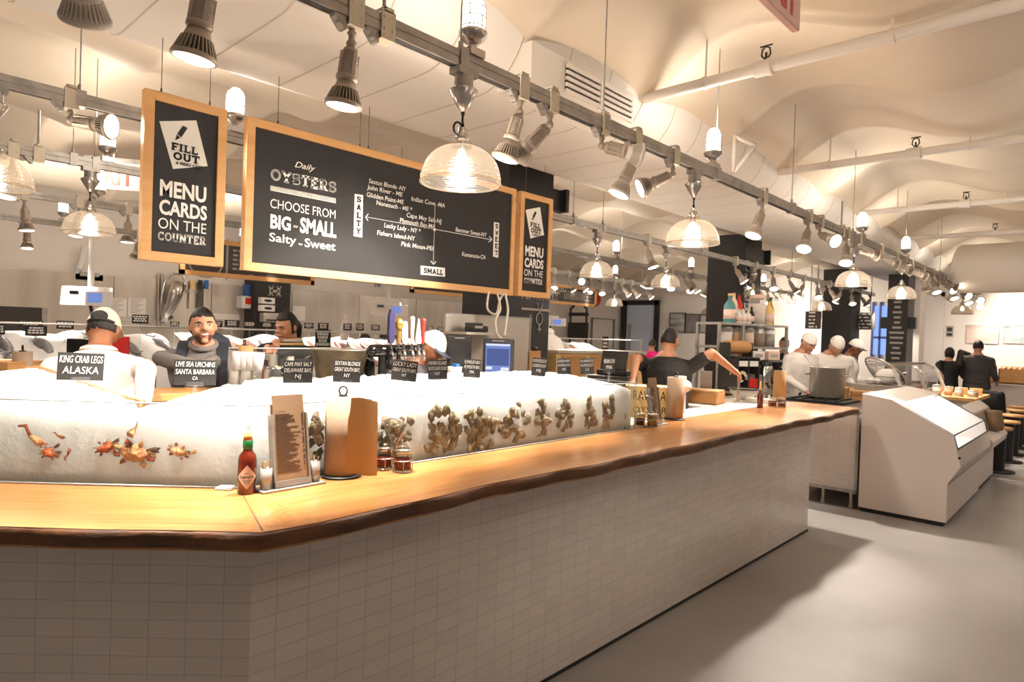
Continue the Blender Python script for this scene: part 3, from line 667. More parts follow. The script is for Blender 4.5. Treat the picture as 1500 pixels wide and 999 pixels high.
def towel_roll(loc,label,sheet=0,h=.285,r=.064,rz=0,col='paper_brown'):
    t=thing('paper_towel_roll',label,'paper towel',loc,rz)
    b=MB(); b.lathe([(0,0),(r*1.22,0),(r*1.25,.004),(r*1.22,.008),(0,.009)],28); b.build('stand_base','black',t)
    b=MB(); b.lathe([(.018,.012),(r,.012),(r,h+.012),(.018,h+.012),(.018,.012)],36); b.build('roll',col,t)
    b=MB(); b.cyl((0,0,.008),(0,0,h+.02),.006,n=8); b.tube([(math.cos(a)*.016,0,h+.034+math.sin(a)*.018) for a in [PI*1.45+2*PI*.96*k/16*-1 for k in range(17)]],.0042,8); b.lathe([(0,h+.012),(.02,h+.013),(.02,h+.018),(0,h+.019)],16); b.build('rod_loop','black',t)
    if sheet:
        b=MB(); n=14; rows=[]
        for i in range(n+1):
            u=i/n; x=r*.55+u*.115; y=-r*.86+.02*math.sin(u*2.2)+.02*u; zl=.012-.0*u
            rows.append([V((x,y,.02-.012*u+.004*math.sin(u*7))),V((x+.004*math.sin(u*5),y,h*.5)),V((x-.006*u*u,y+.004,h+.012-.03*max(0,u-.45)))])
        b.add([p for q in rows for p in q]+[p+V((-.0015,.0025,0)) for q in rows for p in q],[(3*i+j,3*i+j+3,3*i+j+4,3*i+j+1) for i in range(n) for j in range(2)]+[(3*(n+1)+3*i+j,3*(n+1)+3*i+j+1,3*(n+1)+3*i+j+4,3*(n+1)+3*i+j+3) for i in range(n) for j in range(2)],0,True)
        b.build('loose_sheet','paper_gold',t)['label']='loose golden sheet hanging off the roll'
    return t
towel_roll(atz(499,697,ZT),'nearest brown paper towel roll, its loose end hanging free',1,.31,.066,rz=.75)
towel_roll(atz(988,614,ZT),'middle brown paper towel roll on the bar by the wooden crate',0,.30,.062)
towel_roll(atz(1141,588,ZT),'farthest brown paper towel roll on the bar',0,.30,.06,col='paper_gold')
def caddy(loc,label,fill,rz=0,k=1,handle=True):
    t=thing('jar_caddy',label,'condiment caddy',loc,rz)
    n=len(fill); sp=.092*k
    b=MB()
    for i in range(n):
        cx=(i-(n-1)/2)*sp
        for z in (.006,.05*k): b.tube([(cx+.041*k*math.cos(a),.041*k*math.sin(a),z) for a in [2*PI*j/24 for j in range(24)]],.0022,6,closed=True)
        for a in (0.6,2.2,3.8,5.4): b.tube([(cx+.041*k*math.cos(a),.041*k*math.sin(a),.006),(cx+.043*k*math.cos(a),.043*k*math.sin(a),.05*k)],.002,5)
    if handle:
        b.tube([(-.012,0,.006),(-.012,0,.12*k),(-.05*k,0,.185*k),(-.048*k,0,.21*k),(-.025*k,0,.22*k),(.03*k,0,.215*k),(.052*k,0,.20*k),(.045*k,0,.17*k),(.012,0,.11*k),(.012,0,.006)],.0028,6)
        b.tube([(.07*k,.0,.05*k),(.072*k,0,.1*k),(.066*k,0,.13*k)],.002,5)
    b.build('wire_frame','chrome',t)
    for i,f in enumerate(fill):
        cx=(i-(n-1)/2)*sp; b=MB(); b.lathe([(0,.008),(.037*k,.008),(.038*k,.012),(.038*k,.072*k),(.032*k,.08*k),(.033*k,.088*k),(.031*k,.088*k),(.030*k,.08*k),(.036*k,.07*k),(.036*k,.012),(0,.011)],24,o=(cx,0,0)); j=b.build('jar','jarglass',t)
        b=MB(); b.lathe([(0,.0125),(.0355*k,.0125),(.0355*k,.058*k),(0,.059*k)],24,o=(cx,0,0)); b.build('relish',f,j)
        b=MB(); b.lathe([(.034*k,.081*k),(.036*k,.082*k),(.036*k,.094*k),(.03*k,.098*k),(0,.099*k)],24,o=(cx,0,0)); b.lathe([(0,.099*k),(.008*k,.099*k),(.009*k,.108*k),(0,.11*k)],12,o=(cx,0,0)); b.build('lid','chrome',j)
    return t
caddy(atz(576,689,ZT),'wire caddy of two red sauce jars beside the nearest paper towel roll',('cocktail','cocktail'),.32)
caddy(atz(946,625,ZT),'wire caddy of red and amber sauce jars beside the middle towel roll',('cocktail','vinegar'),.75,.95)
caddy(atz(1138,597,ZT),'wire caddy of red sauce jars beside the farthest towel roll',('cocktail','sauce'),.75,.95,False)
# ============================================================ PRICE CARDS IN THE ICE
def card(px0,py0,px1,py1,lines,label,d=2.35,tilt=0,sizes=None,name='price_card',holder=True,fold=True,base=None,skew=0):
    c=atd((px0+px1)/2,(py0+py1)/2,d); w=(px1-px0)*d/950; h=(py1-py0)*d/950
    n=V((-c.x,-c.y,0)).normalized(); rz=math.atan2(n.y,n.x)+PI/2+skew
    zb=base if base is not None else c.z-h/2-.07
    t=thing(name,label,'price card',(c.x,c.y,zb),rz,group='black price cards standing in the ice')
    T=M4.Translation((0,0,c.z-zb))@M4.Rotation(math.radians(tilt),4,'Y')
    b=MB(); b.box((0,0,0),(w,.003,h),T); cb=b.build('card','chalk',t,bevel=.0007)
    b=MB(); m=len(lines)
    if m:
        tot=sum(sizes) if sizes else m; y=h/2-.03*h; 
        for i,s in enumerate(lines):
            lh=h*.80*(sizes[i] if sizes else 1)/tot; cap=lh*.66; W=min(w*.92,cap*len(s)*.70)
            W=min(w*.92,W); y-=lh
            Tm=T@basis((1,0,0),(0,0,1),(-W/2,-.0022,y+.18*lh)); put_text(b,s.upper(),Tm,W,cap,bold=.0,shear=.08)
        b.build('lettering','letter',cb)
    if holder:
        hb=c.z-zb-h/2
        b=MB(); b.bbox((-w*.2,-.006,hb-.004),(w*.2,.004,hb+.012)); b.lathe([(0,0),(.024,0),(.022,.006),(.008,.014),(.006,.03),(.008,hb*.7),(.006,hb)],14); b.build('holder','acrylic',t)
    return t
TS=1.36
CD=[((90,517,147,557),('King Crab Legs','Alaska'),'black card reading King Crab Legs Alaska in front of the capped worker',2.42,2,(1,1),-.0),
((258,527,314,564),('Live Sea Urchins','Santa Barbara','CA'),'black card reading Live Sea Urchins Santa Barbara',2.45,1,(1,1,.7),0),
((416,528,457,561),('Cape May Salt','Delaware Bay,','NJ'),'black card reading Cape May Salt Delaware Bay',2.6,-.5,None,0),
((489,527,528,560),('Sextan Blonde','Great South Bay,','NY'),'black card reading Sextan Blonde Great South Bay',2.75,2,None,0),
((574,528,611,558),('Lucky Lady','Great South Bay,','NY'),'black card reading Lucky Lady Great South Bay',3.0,5,(1.1,.9,.8),0),
((627,527,655,556),('Fishers Island','Block Island Sound','NY'),'black card reading Fishers Island Block Island Sound',3.15,-2,None,0),
((679,526,704,553),('Plymouth Bay','Plymouth Bay,','MA'),'black card reading Plymouth Bay',3.35,2,None,0),
((779,524,800,551),('Nonesuch','Scarborough','ME'),'black card reading Nonesuch below the black column',3.75,4,None,0),
((816,525,836,548),('Glidden Point','Damariscotta','ME'),'third price card from the far end of the ice',3.9,-3,None,0),
((850,525,870,548),('Kumamoto','Humboldt','CA'),'second price card from the far end of the ice',4.05,-4,None,0),
((884,524,901,546),('Indian Cove','MA'),'last price card at the far end of the ice',4.15,-2,None,0)]
for q,ln,lb,d,tl,sz,sk in CD: card(*q,ln,lb,d,tl,sz,base=TS-.0,skew=sk)
# ============================================================ HANGING CHALKBOARDS
BX=-3.87
TB=basis((0,1,0),(0,0,1),(BX,0,0))            # local x = along +Y, local y = up
def bp(px,py): q=atx(px,py,BX+.03); return q.y,q.z
def chalkboard(name,label,y0,y1,z0,z1,fw,wires,cat='chalkboard'):
    t=thing(name,label,cat,(BX,(y0+y1)/2,z0)); 
    b=MB(); b.bbox((BX-.012,y0+.01,z0+.01),(BX+.018,y1-.01,z1-.01)); b.build('board','chalk',t,True)
    b=MB()
    for lo,hi in (((y0,z0),(y0+fw,z1)),((y1-fw,z0),(y1,z1)),((y0+fw,z0),(y1-fw,z0+fw)),((y0+fw,z1-fw),(y1-fw,z1))): b.bbox((BX-.02,lo[0],lo[1]),(BX+.032,hi[0],hi[1]))
    b.build('frame','frame_wood',t,True,bevel=.002)
    for yy in wires: b=MB(); b.cyl((BX,yy,z1-.005),(BX,yy,DZ0+.01),.0022,n=6); b.cyl((BX,yy,z1-.002),(BX,yy,z1+.03),.005,n=6); b.build('hanging_wire','galv_dark',t,True)
    return t
def line(mb,s,pl,pr,cap_px,mi=0,bold=0,shear=0,slab=False,off=(0,0)):
    a=bp(*pl); c=bp(*pr); L=math.hypot(c[0]-a[0],c[1]-a[1]); mid=atx((pl[0]+pr[0])/2,(pl[1]+pr[1])/2,BX); cap=cap_px*depth(mid)/950
    T=TB@M4.Translation((a[0]+off[0],a[1]+off[1],.0185 if mi==0 else .0205)); put_text(mb,s,T,c[0]-a[0],cap,bold,shear,mi,slab=slab)
def polyp(mb,pts,mi=0,h=.0185,off=(0,0)):
    q=[TB@V((bp(*p)[0]+off[0],bp(*p)[1]+off[1],h)) for p in pts]; mb.add(q,[tuple(range(len(q)))],mi)
def small_board(label,off,y0,y1):
    t=chalkboard('chalkboard_sign',label,y0,y1,2.0,2.915,.05,(y0+.09,y1-.09))
    b=MB(); polyp(b,[(234.5,177),(288.8,175.8),(305.5,243),(254.5,247)],0,.0188,off); pp=b.build('card_drawing','letter',t,True)
    b=MB()
    polyp(b,[(269,183.5),(276,187),(266.5,201),(260.5,195.5)],0,.0205,off); polyp(b,[(260,196.5),(265.5,201.5),(257.5,205)],0,.0205,off)
    for s,a,c,k,sl in (('FILL',(251.5,218.5),(291,217),10.5,True),('OUT',(254.5,232.5),(293.5,231),10.8,True),('A MENU CARD',(258.5,239.8),(298,239.6),4.2,True)): line(b,s,a,c,k,1,slab=sl,off=off)
    b.m=[0]*len(b.m); b.build('pencil_and_lettering','letter_black',t,True)
    for s,a,c,k,bo,sl in (('MENU',(235,285),(303,297),22,.032,False),('CARDS',(234,312),(304,322),20,.032,False),('ON THE',(232.5,333.5),(303,343.5),15.5,.0,False),('COUNTER',(232,351),(302.5,360),12,0,True)): b=MB(); line(b,s,a,c,k,0,bo,slab=sl,off=off); b.build('lettering','letter',t,True)
    return t
small_board('narrow framed chalkboard reading MENU CARDS ON THE COUNTER, hung left of the oyster board',(0,0),1.185,1.625)
small_board('narrow framed chalkboard reading MENU CARDS ON THE COUNTER, hung right of the oyster board',(3.0,.005),4.185,4.625)
big=chalkboard('oyster_chalkboard','wide framed chalkboard headed Daily OYSTERS with a salty to sweet chart',1.745,4.125,1.995,2.915,.05,(1.95,2.55,2.62,3.9))
b=MB()
for s,a,c,k,bo,sh,sl in (('Daily',(433,244),(461,250.5),8.5,.008,.45,False),('OYSTERS',(397.5,262.5),(493.7,281),15.5,0,0,True),('CHOOSE FROM',(397,303.7),(492.5,321),13,0,0,False),('BIG',(397,333),(427,337.3),19,.035,0,False),('to',(430.5,332.5),(437,333.5),4,.0,.3,False),('SMALL',(440.5,339.5),(493.7,346.7),20.5,.035,0,False),('Salty',(395.5,352.5),(435,360),12,.012,0,False),('to',(438.5,358.5),(444,359.3),3.5,0,0,False),('Sweet',(447.5,361),(492.5,366.3),12,.012,0,False),
 ('Sexton Blonde -NY',(541.5,267.5),(595.5,275),6.5,.006,.1,False),('John River - ME',(539,276.5),(590.5,285),6.5,.006,.1,False),('Glidden Point-ME',(538,287.5),(592.5,296),6.5,.006,.1,False),('Nonesuch - ME *',(552.5,299.5),(604.7,307.5),6.5,.006,.1,False),('Indian Cove -MA',(603.7,293.5),(653,304.5),6.5,.006,.1,False),('Cape May Salt-NJ',(596.7,317.5),(647.5,325.5),6.5,.006,.1,False),('Plymouth Bay-MA',(587,325.5),(638.7,333.7),6.5,.006,.1,False),('Lucky Lady - NY *',(564,332.5),(617,339),6.5,.006,.1,False),('Fishers Island-NY',(553.7,343.5),(608.7,351),6.5,.006,.1,False),('Pink Moon-PEI',(589,360),(635.5,366),6.5,.006,.1,False),('Bemmer Sweet-NY',(668.7,338.7),(713.7,346),6,.01,.1,False),('Kumamoto-CA',(678,374.7),(712.5,379.5),6,.01,.1,False)): b=MB(); line(b,s,a,c,k,0,bo,sh,slab=sl); b.build('lettering','letter',big,True)
b=MB()
polyp(b,[(397.5,271),(493.3,290),(493.3,291),(397.5,272)]); polyp(b,[(397.5,277.5),(493.3,296.5),(493.3,297.5),(397.5,278.5)])
for i in range(46):
    x=397.5+i*2.1; y=271+(x-397.5)*.198; polyp(b,[(x,y),(x+1.3,y+.25),(x+1.3,y+7),(x,y+6.8)])
b.build('hatched_rule','letter',big,True); b=MB()
# dotted axes with arrow heads
def dots(a,c,n,w=.9,gap=.55):
    for i in range(n):
        u=i/n; x=a[0]+(c[0]-a[0])*u; y=a[1]+(c[1]-a[1])*u; v=(i+gap)/n; x2=a[0]+(c[0]-a[0])*v; y2=a[1]+(c[1]-a[1])*v; L=math.hypot(x2-x,y2-y) or 1; nx_,ny_=-(y2-y)/L*w/2,(x2-x)/L*w/2
        polyp(b,[(x-nx_,y-ny_),(x2-nx_,y2-ny_),(x2+nx_,y2+ny_),(x+nx_,y+ny_)])
dots((538,317.5),(638,335.5),48); dots((638,335.5),(721,351),40,gap=.95); dots((638.8,300),(636.2,385),40)
for a,c in (((537,317.5),(541,313)),((537,317.5),(540.5,323)),((722,351),(718,346)),((722,351),(717,354.5)),((636.2,387),(632.5,382)),((636.2,387),(640,383))): dots(a,c,1,1.1,1)
polyp(b,[(638+2.2*math.cos(k*PI/5),336+2.2*math.sin(k*PI/5)) for k in range(10)])
b.build('axis_arrows','letter',big,True)
for nm_,q,ls in (('SALTY',[(521,283.7),(533.3,285.5),(532,347.7),(519.3,345.5)],[(ch,(523.4-.15*i,295.2+i*11.7),(530.2-.15*i,296.2+i*11.7),8) for i,ch in enumerate('SALTY')]),('SWEET',[(725,325),(732.7,326.5),(731.2,377.7),(723.5,375.5)],[(ch,(726.6-.2*i,334.2+i*9.7),(731-.2*i,334.8+i*9.7),6.6) for i,ch in enumerate('SWEET')]),('SMALL',[(617.5,389),(653.3,392.3),(653.3,405.2),(617.5,402)],[('SMALL',(621.5,399.7),(650,402.2),7.5)])):
    b=MB(); polyp(b,q,0,.0188); pl=b.build('white_plate','letter',big,True); b=MB()
    for ch,a_,c_,k_ in ls: line(b,ch,a_,c_,k_,1,slab=True)
    b.m=[0]*len(b.m); lt=b.build('lettering','letter_black',pl); lt.data.transform(M4.Translation(-big.location))
# ============================================================ LIGHT RAILS
RX=[-2.22,-4.32,-5.98,-8.05,-10.15,.45]; RZ0,RZ1=2.865,2.935  # last rail is out of view, added to light the bar front and floor
RN=['front light rail above the oyster bar','second light rail, just behind the hanging chalkboards','third light rail, over the customers','fourth light rail, over the fish counter','fifth and farthest light rail, near the steel wall','unseen light rail added over the aisle to light the bar']
SHORT=['front','second','third','fourth','fifth','aisle']
RAILS=[]
wires=[(.9,1.98,3.1,4.55,6.1,8.0,10.5,13.0),(1.0,5.55,6.1,8.5,12),(1.35,1.5,4.5,9,13),(2.0,5,9,13),(2.5,6,10),(1,5,9)]
for i,x in enumerate(RX):
    t=thing('light_rail','grey steel channel, the '+RN[i],'light rail',(x,6,RZ0),group='grey steel light rails')
    w=.026
    prof=[(-w,0),(-w,.03),(-w+.003,.033),(-w+.003,.037),(-w,.04),(-w,.07),(w,.07),(w,.04),(w-.003,.037),(w-.003,.033),(w,.03),(w,0),(w-.008,0),(w-.008,.014),(-w+.008,.014),(-w+.008,0)]
    b=MB(); b.prism([V((x+a,-3,RZ0+z)) for a,z in prof],(0,20.5,0)); b.build('channel','galv',t,True)
    b=MB(); b.bbox((x-w+.0085,-3,RZ0+.003),(x+w-.0085,17.5,RZ0+.0135)); b.build('slot','galv_dark',t,True)
    for yy in wires[i]:
        b=MB(); top=DZ0+.02 if DX0+.2<x<DX1-.2 else zc(x,yy)+.02
        b.cyl((x,yy,RZ1),(x,yy,top),.004,n=6); b.box((x,yy,RZ1-.03),(.07,.05,.09)); b.cyl((x,yy,RZ1+.01),(x,yy,RZ1+.05),.012,n=8); b.build('hanger','galv',t,True)
    RAILS.append(t)
# ---- prototypes (shared meshes, origin at the rail underside)
def hidden_mesh(mb,name,mt,smooth=None):
    o=mb.build(name,mt); me=o.data; bpy.data.objects.remove(o); return me
b=MB(); b.bbox((-.034,-.034,-.022),(-.027,.034,.085)); b.bbox((.027,-.034,-.022),(.034,.034,.085)); b.bbox((-.034,-.034,-.03),(.034,.034,-.022))
for z in (.06,.01): 
    for yy in (-.02,.02): b.cyl((.034,yy,z),(.037,yy,z),.005,n=6)
b.cyl((-.034,-.02,.095),(.034,-.02,.095),.006,n=8); b.bbox((.018,-.024,.08),(.034,.024,.10)); b.cyl((.034,-.018,-.01),(.036,-.018,-.01),.004,n=6); b.cyl((.034,.018,-.012),(.036,.018,-.012),.004,n=6)
ME_BR=hidden_mesh(b,'bracket','cream_plate')
b=MB(); b.prism([V((-.02,-.036,.0)),V((-.02,-.09,.0)),V((-.02,-.085,-.012)),V((-.02,-.05,-.05)),V((-.02,-.036,-.05))],(.04,0,0)); b.cyl((0,-.062,-.03),(.028,-.062,-.03),.012,n=10); ME_CL=hidden_mesh(b,'rail_clip','galv')
b=MB(); b.cyl((0,0,-.03),(0,0,-.075),.013,n=12); b.cyl((0,0,-.045),(0,0,-.052),.018,n=12); b.ell((0,0,-.09),.021); ME_ST=hidden_mesh(b,'stem','spot_grey')
# housing and head pointing along -Z from the knuckle
def housing(col):
    b=MB(); b.cyl((0,0,0),(0,0,-.03),.016,.020,12)
    pr=[(0,-.018),(.026,-.018),(.030,-.03)]
    for k in range(10): z=-.03-k*.009; pr+= [(.031+.0007*k,z),(.0285+.0007*k,z-.003),(.0285+.0007*k,z-.006),(.0315+.0007*k,z-.009)]
    pr+= [(.041,-.122),(.042,-.128),(.042,-.138),(.037,-.144),(0,-.146)]
    b.lathe(pr,22)
    for a in (0,PI/2,PI,PI*1.5): b.box((.033*math.cos(a),.033*math.sin(a),-.078),(.012,.016,.085),rz=a)
    return hidden_mesh(b,'lamp_housing',col)
ME_HO=housing('spot_grey')
def head(fin,core):
    b=MB(); b.lathe([(0,-.14),(.034,-.14),(.043,-.17),(.046,-.175)],24,mi=0)
    b.lathe([(.040,-.172),(.047,-.196),(.058,-.228),(.062,-.236)],24,mi=1)
    b.lathe([(.0585,-.222),(.0715,-.228),(.0735,-.236),(.0715,-.243),(.064,-.243)],28,mi=0)
    for k in range(30):
        a=2*PI*k/30; T=M4.Rotation(a,4,'Z'); b.prism([T@V((.040,-.0018,-.172)),T@V((.0505,-.0018,-.176)),T@V((.0725,-.0018,-.235)),T@V((.056,-.0018,-.235))],T.to_3x3()@V((0,.0036,0)))
    return hidden_mesh(b,'lamp_head',[fin,core])
ME_HD=head('spot_grey','fin_dark'); ME_HW=head('fin_white','fin_white')
b=MB(); b.lathe([(.0635,-.2425),(.05,-.2475),(.025,-.2505),(0,-.251)],28); ME_LE=hidden_mesh(b,'lens','lamp_face')
def child(me,name,parent,rot=None,loc=(0,0,0)):
    o=bpy.data.objects.new(name,me); COL.objects.link(o); o.parent=parent; o.location=loc
    if rot: o.rotation_mode='QUATERNION'; o.rotation_quaternion=rot
    return o
NSPOT=0
LIGHTS=[]
def spot(ri,y,aim,label,white=False,light=0,clip=True,ang=58,group=None):
    global NSPOT
    x=RX[ri]; t=thing('track_spotlight',label,'spotlight',(x,y,RZ0),group=group or ('spotlights on the %s light rail'%SHORT[ri]))
    child(ME_BR,'bracket',t); child(ME_ST,'stem',t)
    if clip: child(ME_CL,'rail_clip',t)
    d=V(aim).normalized(); q=V((0,0,-1)).rotation_difference(d); k=V((0,0,-.09))
    child(ME_HO,'lamp_housing',t,q,k); h=child(ME_HW if white else ME_HD,'lamp_head',t,q,k); l=child(ME_LE,'lens',t,q,k)
    NSPOT+=1
    if light: LIGHTS.append((V((x,y,RZ0-.09))+d*.262,d,light*(2.5,3,4.5,3.2,9,.27)[ri],ang))
    return t
def yof(ri,px,py): return atx(px,py,RX[ri]).y
def pxy(ri,px):   # y where image column px meets rail ri
    lo,hi=-1,40
    d=ray(px,300); 
    # solve with roll: iterate row
    py=300
    for _ in range(8):
        p=atx(px,py,RX[ri]); rel=V((RX[ri],p.y,RZ0))-CAM; z=rel.dot(FW); py=499.5-950*rel.dot(UP)/z
    return p.y
# front rail: (image column of the bracket, aim, white fins, light, label)
fr=[(118,(-.60,.22,-.72),True,110,'pale finned spotlight cut by the top edge above the left board'),
(303,(-.14,-.08,-1),False,150,'dark finned spotlight pointing down above the narrow left chalkboard'),
(516,(-.12,-.05,-1),False,150,'dark finned spotlight pointing straight down above the oyster chalkboard'),
(762,(-.24,-.16,-1),False,150,'grey spotlight pointing down to the right of the nearest glass pendant'),
(806,(-.75,-.10,-.55),False,110,'spotlight turned away so its dark finned back shows, above the right chalkboard'),
(882,(.55,.62,-.15),True,60,'pale finned spotlight aimed sideways along the front rail, its bright face showing'),
(930,(-.28,-.30,-1),True,150,'white finned spotlight pointing down beside the sideways one'),
(986,(-.62,-.62,-.42),False,120,'spotlight tilted back toward the chalkboards, dark fins showing'),
(1117,(-.15,-.40,-1),True,150,'glaring white spotlight first past the second glass pendant'),
(1184,(.05,-.6,-1),True,120,'glaring spotlight second past the second glass pendant'),
(1201,(.85,-.5,-.45),True,70,'round glaring spotlight facing the camera beside the hanging bracket'),
(1240,(.15,-.5,-1),True,150,'glaring spotlight just above the third glass pendant'),
(1258,(.75,.75,-.25),False,80,'dark spotlight turned away past the third glass pendant'),
(1290,(.7,.75,-.3),False,80,'spotlight with bright oval face before the fourth pendant'),
(1312,(.72,.72,-.35),False,0,'spotlight with bright oval face just past the fourth pendant'),
(1335,(.7,.75,-.35),False,80,'spotlight facing along the rail well past the fourth pendant'),
(1352,(.2,.3,-1),False,110,'dark spotlight pointing down past the fourth pendant'),
(1380,(.9,.35,-.3),False,0,'bright faced spotlight by the fifth pendant'),
(1396,(.9,.3,-.35),False,90,'bright faced spotlight just past the fifth pendant')]
for px,aim,wh,li,lb in fr: spot(0,pxy(0,px),aim,lb,wh,li)
yy=12.4; k=0
while yy<17.2:
    spot(0,yy,[(.4,-.3,-1),(-.5,.2,-1),(.7,-.6,-.5)][k%3],'small bright spotlight at the far end of the front rail',True,70 if k%3==0 else 0,group='far spotlights of the front rail'); yy+=.52; k+=1
# second rail (behind the boards)
for px,aim,wh,li,lb in [(103,(.72,.62,-.12),False,70,'spotlight left of the chalkboards aimed sideways with its white face showing'),(949,(.35,.1,-1),False,90,'spotlight tilted right between two small glass pendants behind the bar')]: spot(1,pxy(1,px),aim,lb,wh,li)
# third rail
for px,aim,wh,li,lb in [(19,(.1,-.2,-1),False,90,'spotlight at the left picture edge on the third rail'),(952,(0,0,-1),False,80,'spotlight straight down on the third rail by the black column'),(1003,(.5,.5,-.8),False,0,'spotlight tilted right on the third rail near the second column'),(1012,(.3,-.6,-1),True,70,'pale spotlight on the third rail near the second column'),(1160,(-.2,-.2,-1),True,0,'bright spotlight on the third rail left of the third column')]: spot(2,pxy(2,px),aim,lb,wh,li)
for px,aim,wh,li,lb in [(36,(.05,.1,-1),False,90,'first spotlight from the left on the fourth rail'),(116,(0,-.1,-1),False,90,'second spotlight from the left on the fourth rail, partly behind a pendant'),(188,(-.05,.0,-1),False,90,'third spotlight from the left on the fourth rail, beside the narrow chalkboard'),(318,(0,.1,-1),False,60,'spotlight peeping out between the two chalkboards'),(833,(.3,.3,-.9),False,0,'spotlight on the fourth rail over the left of the far menu board'),(848,(.75,-.6,-.1),True,50,'round spotlight facing the camera over the far menu board'),(864,(.3,-.4,-1),True,70,'pale spotlight over the right end of the far menu board'),(925,(.7,.4,-.9),True,0,'tilted spotlight above the blue door'),(945,(.7,.4,-.9),True,60,'second tilted spotlight above the blue door')]: spot(3,pxy(3,px),aim,lb,wh,li)
for px,aim,lb in [(40,(.1,0,-1),'lone small dark spotlight on the farthest rail at the left')]: spot(4,pxy(4,px),aim,lb,False,90)
yy=9.4; k=0
while yy<17:
    for ri in (1,2):
        spot(ri,yy+.25*ri,[(.3,-.5,-1),(.5,.2,-.8),(-.4,-.2,-1)][(k+ri)%3],'small bright spotlight far down the %s light rail'%SHORT[ri],k%2==0,60 if k%3==0 and not(ri==1 and yy<11.8) else 0,group='far spotlights of the %s light rail'%SHORT[ri])
    yy+=.75; k+=1
for k in range(6): spot(5,2.6+k*1.7,[(-.55,.05,-1),(-.2,.1,-1)][k%2],'unseen spotlight added over the aisle to light the bar, %s along its rail'%ORD[k],k%2==0,130)  # out-of-view aisle spots, added to light the bar front and floor
for k in range(5): spot(4,1.5+k*1.6,(-.62,.0,-1),'fill spotlight added on the farthest rail to brighten the steel wall, %s along it'%ORD[k],False,70)  # extra spots added as fill for the dim back wall
for k in range(4): spot(3,2.9+k*1.1,(.35,0,-1),'fill spotlight added over the fish ice on the fourth rail, hidden by the chalkboards, %s'%ORD[k],False,80)  # spots added out of sight to brighten the fish counter
for k in range(6): spot(3,8.2+k*.8,[(.4,-.4,-1),(.6,.3,-.8)][k%2],'small spotlight far down the fourth light rail',True,0,group='far spotlights of the fourth light rail')
# ---- empty junction brackets
for ri,px,lb in [(0,562,'empty steel junction bracket on the front rail above the oyster board'),(2,56,'cream junction plate with a hanging wire on the third rail'),(0,1232,'steel junction bracket on the front rail by the third pendant')]:
    t=thing('junction_bracket',lb,'bracket',(RX[ri],pxy(ri,px),RZ0)); child(ME_BR,'cover_plate',t); child(ME_CL,'rail_clip',t)
    b=MB(); b.cyl((0,0,.09),(0,0,.36),.009,n=8); b.build('conduit','galv',t)
# ---- glass pendants
b=MB(); b.bbox((-.034,-.06,-.03),(.034,.06,0)); b.cyl((0,0,-.03),(0,0,-.085),.043,.045,20); ME_PB=hidden_mesh(b,'canopy_box','galv')
b=MB(); b.lathe([(0,-.07),(.045,-.08),(.066,-.094),(.068,-.098),(.03,-.165),(.012,-.192),(0,-.194)],24); ME_PC=hidden_mesh(b,'canopy_cone','alu')
SZ=-.335
pr=[]; n=33
for k in range(n+1):
    u=k/n; a=u*PI/2*.94; r=.045+.137*math.sin(a); z=SZ-.018-.165*(1-math.cos(a)) ; pr.append((r+(0,.005,.005,0)[k%4] if 0 else r+.0055*abs(math.sin(k*PI/3)),z))
pr=[(.022,SZ+.045),(.024,SZ+.02),(.045,SZ+.012),(.048,SZ-.012)]+pr+[(.186,SZ-.178),(.187,SZ-.186),(.180,SZ-.187)]
pr2=[(r-.004,z) for r,z in pr[::-1][1:]]
b=MB(); b.lathe(pr,40); ME_PS=hidden_mesh(b,'glass_shade','ribbed')
b=MB(); b.lathe([(.178,SZ-.188),(.187,SZ-.188),(.189,SZ-.182),(.187,SZ-.176),(.18,SZ-.177),(.178,SZ-.188)],40); ME_PR=hidden_mesh(b,'shade_rim','ribbed')
b=MB(); b.cyl((0,0,SZ+.07),(0,0,SZ-.03),.019,n=14); b.lathe([(.024,SZ+.05),(.03,SZ+.03),(.03,SZ+.02),(.02,SZ+.01)],16); ME_PK=hidden_mesh(b,'lamp_socket','chrome')
b=MB(); b.lathe([(0,SZ-.03),(.016,SZ-.035),(.024,SZ-.06),(.031,SZ-.09),(.026,SZ-.115),(0,SZ-.125)],16); ME_PU=hidden_mesh(b,'bulb','bulb')
def pendant(ri,y,label,cord=0,loop=False,light=25,group='ribbed glass pendant lamps'):
    t=thing('glass_pendant',label,'pendant lamp',(RX[ri],y,RZ0),group=group)
    child(ME_PB,'canopy_box',t); child(ME_PC,'canopy_cone',t)
    b=MB(); b.cyl((0,0,-.19),(0,0,SZ+.06-cord),.0055,n=8); b.cyl((0,0,-.185),(0,0,-.205),.009,n=8); b.cyl((0,0,SZ+.09-cord),(0,0,SZ+.06-cord),.009,n=8)
    if loop: b.tube([(.0,-.025+.028*math.cos(a),-.275+.03*math.sin(a)) for a in [2*PI*k/16 for k in range(16)]],.005,8,closed=True)
    b.build('cord','black',t)
    o=(0,0,-cord)
    for me,nm in ((ME_PS,'glass_shade'),(ME_PR,'shade_rim'),(ME_PK,'lamp_socket'),(ME_PU,'bulb')): child(me,nm,t,loc=o)
    if light: LIGHTS.append((V((RX[ri],y,RZ0+SZ-.17-cord)),None,light*1.5,0))
for px,lb,lp,li,cd_ in [(680,'nearest ribbed glass pendant lamp, with a loop in its cord',True,30,0),(1018,'second ribbed glass pendant along the front rail',False,30,0),(1252,'third ribbed glass pendant along the front rail',False,30,0),(1322,'fourth ribbed glass pendant along the front rail',False,25,0),(1411,'fifth ribbed glass pendant along the front rail',False,0,0)]: pendant(0,pxy(0,px),lb,cd_,lp,li)
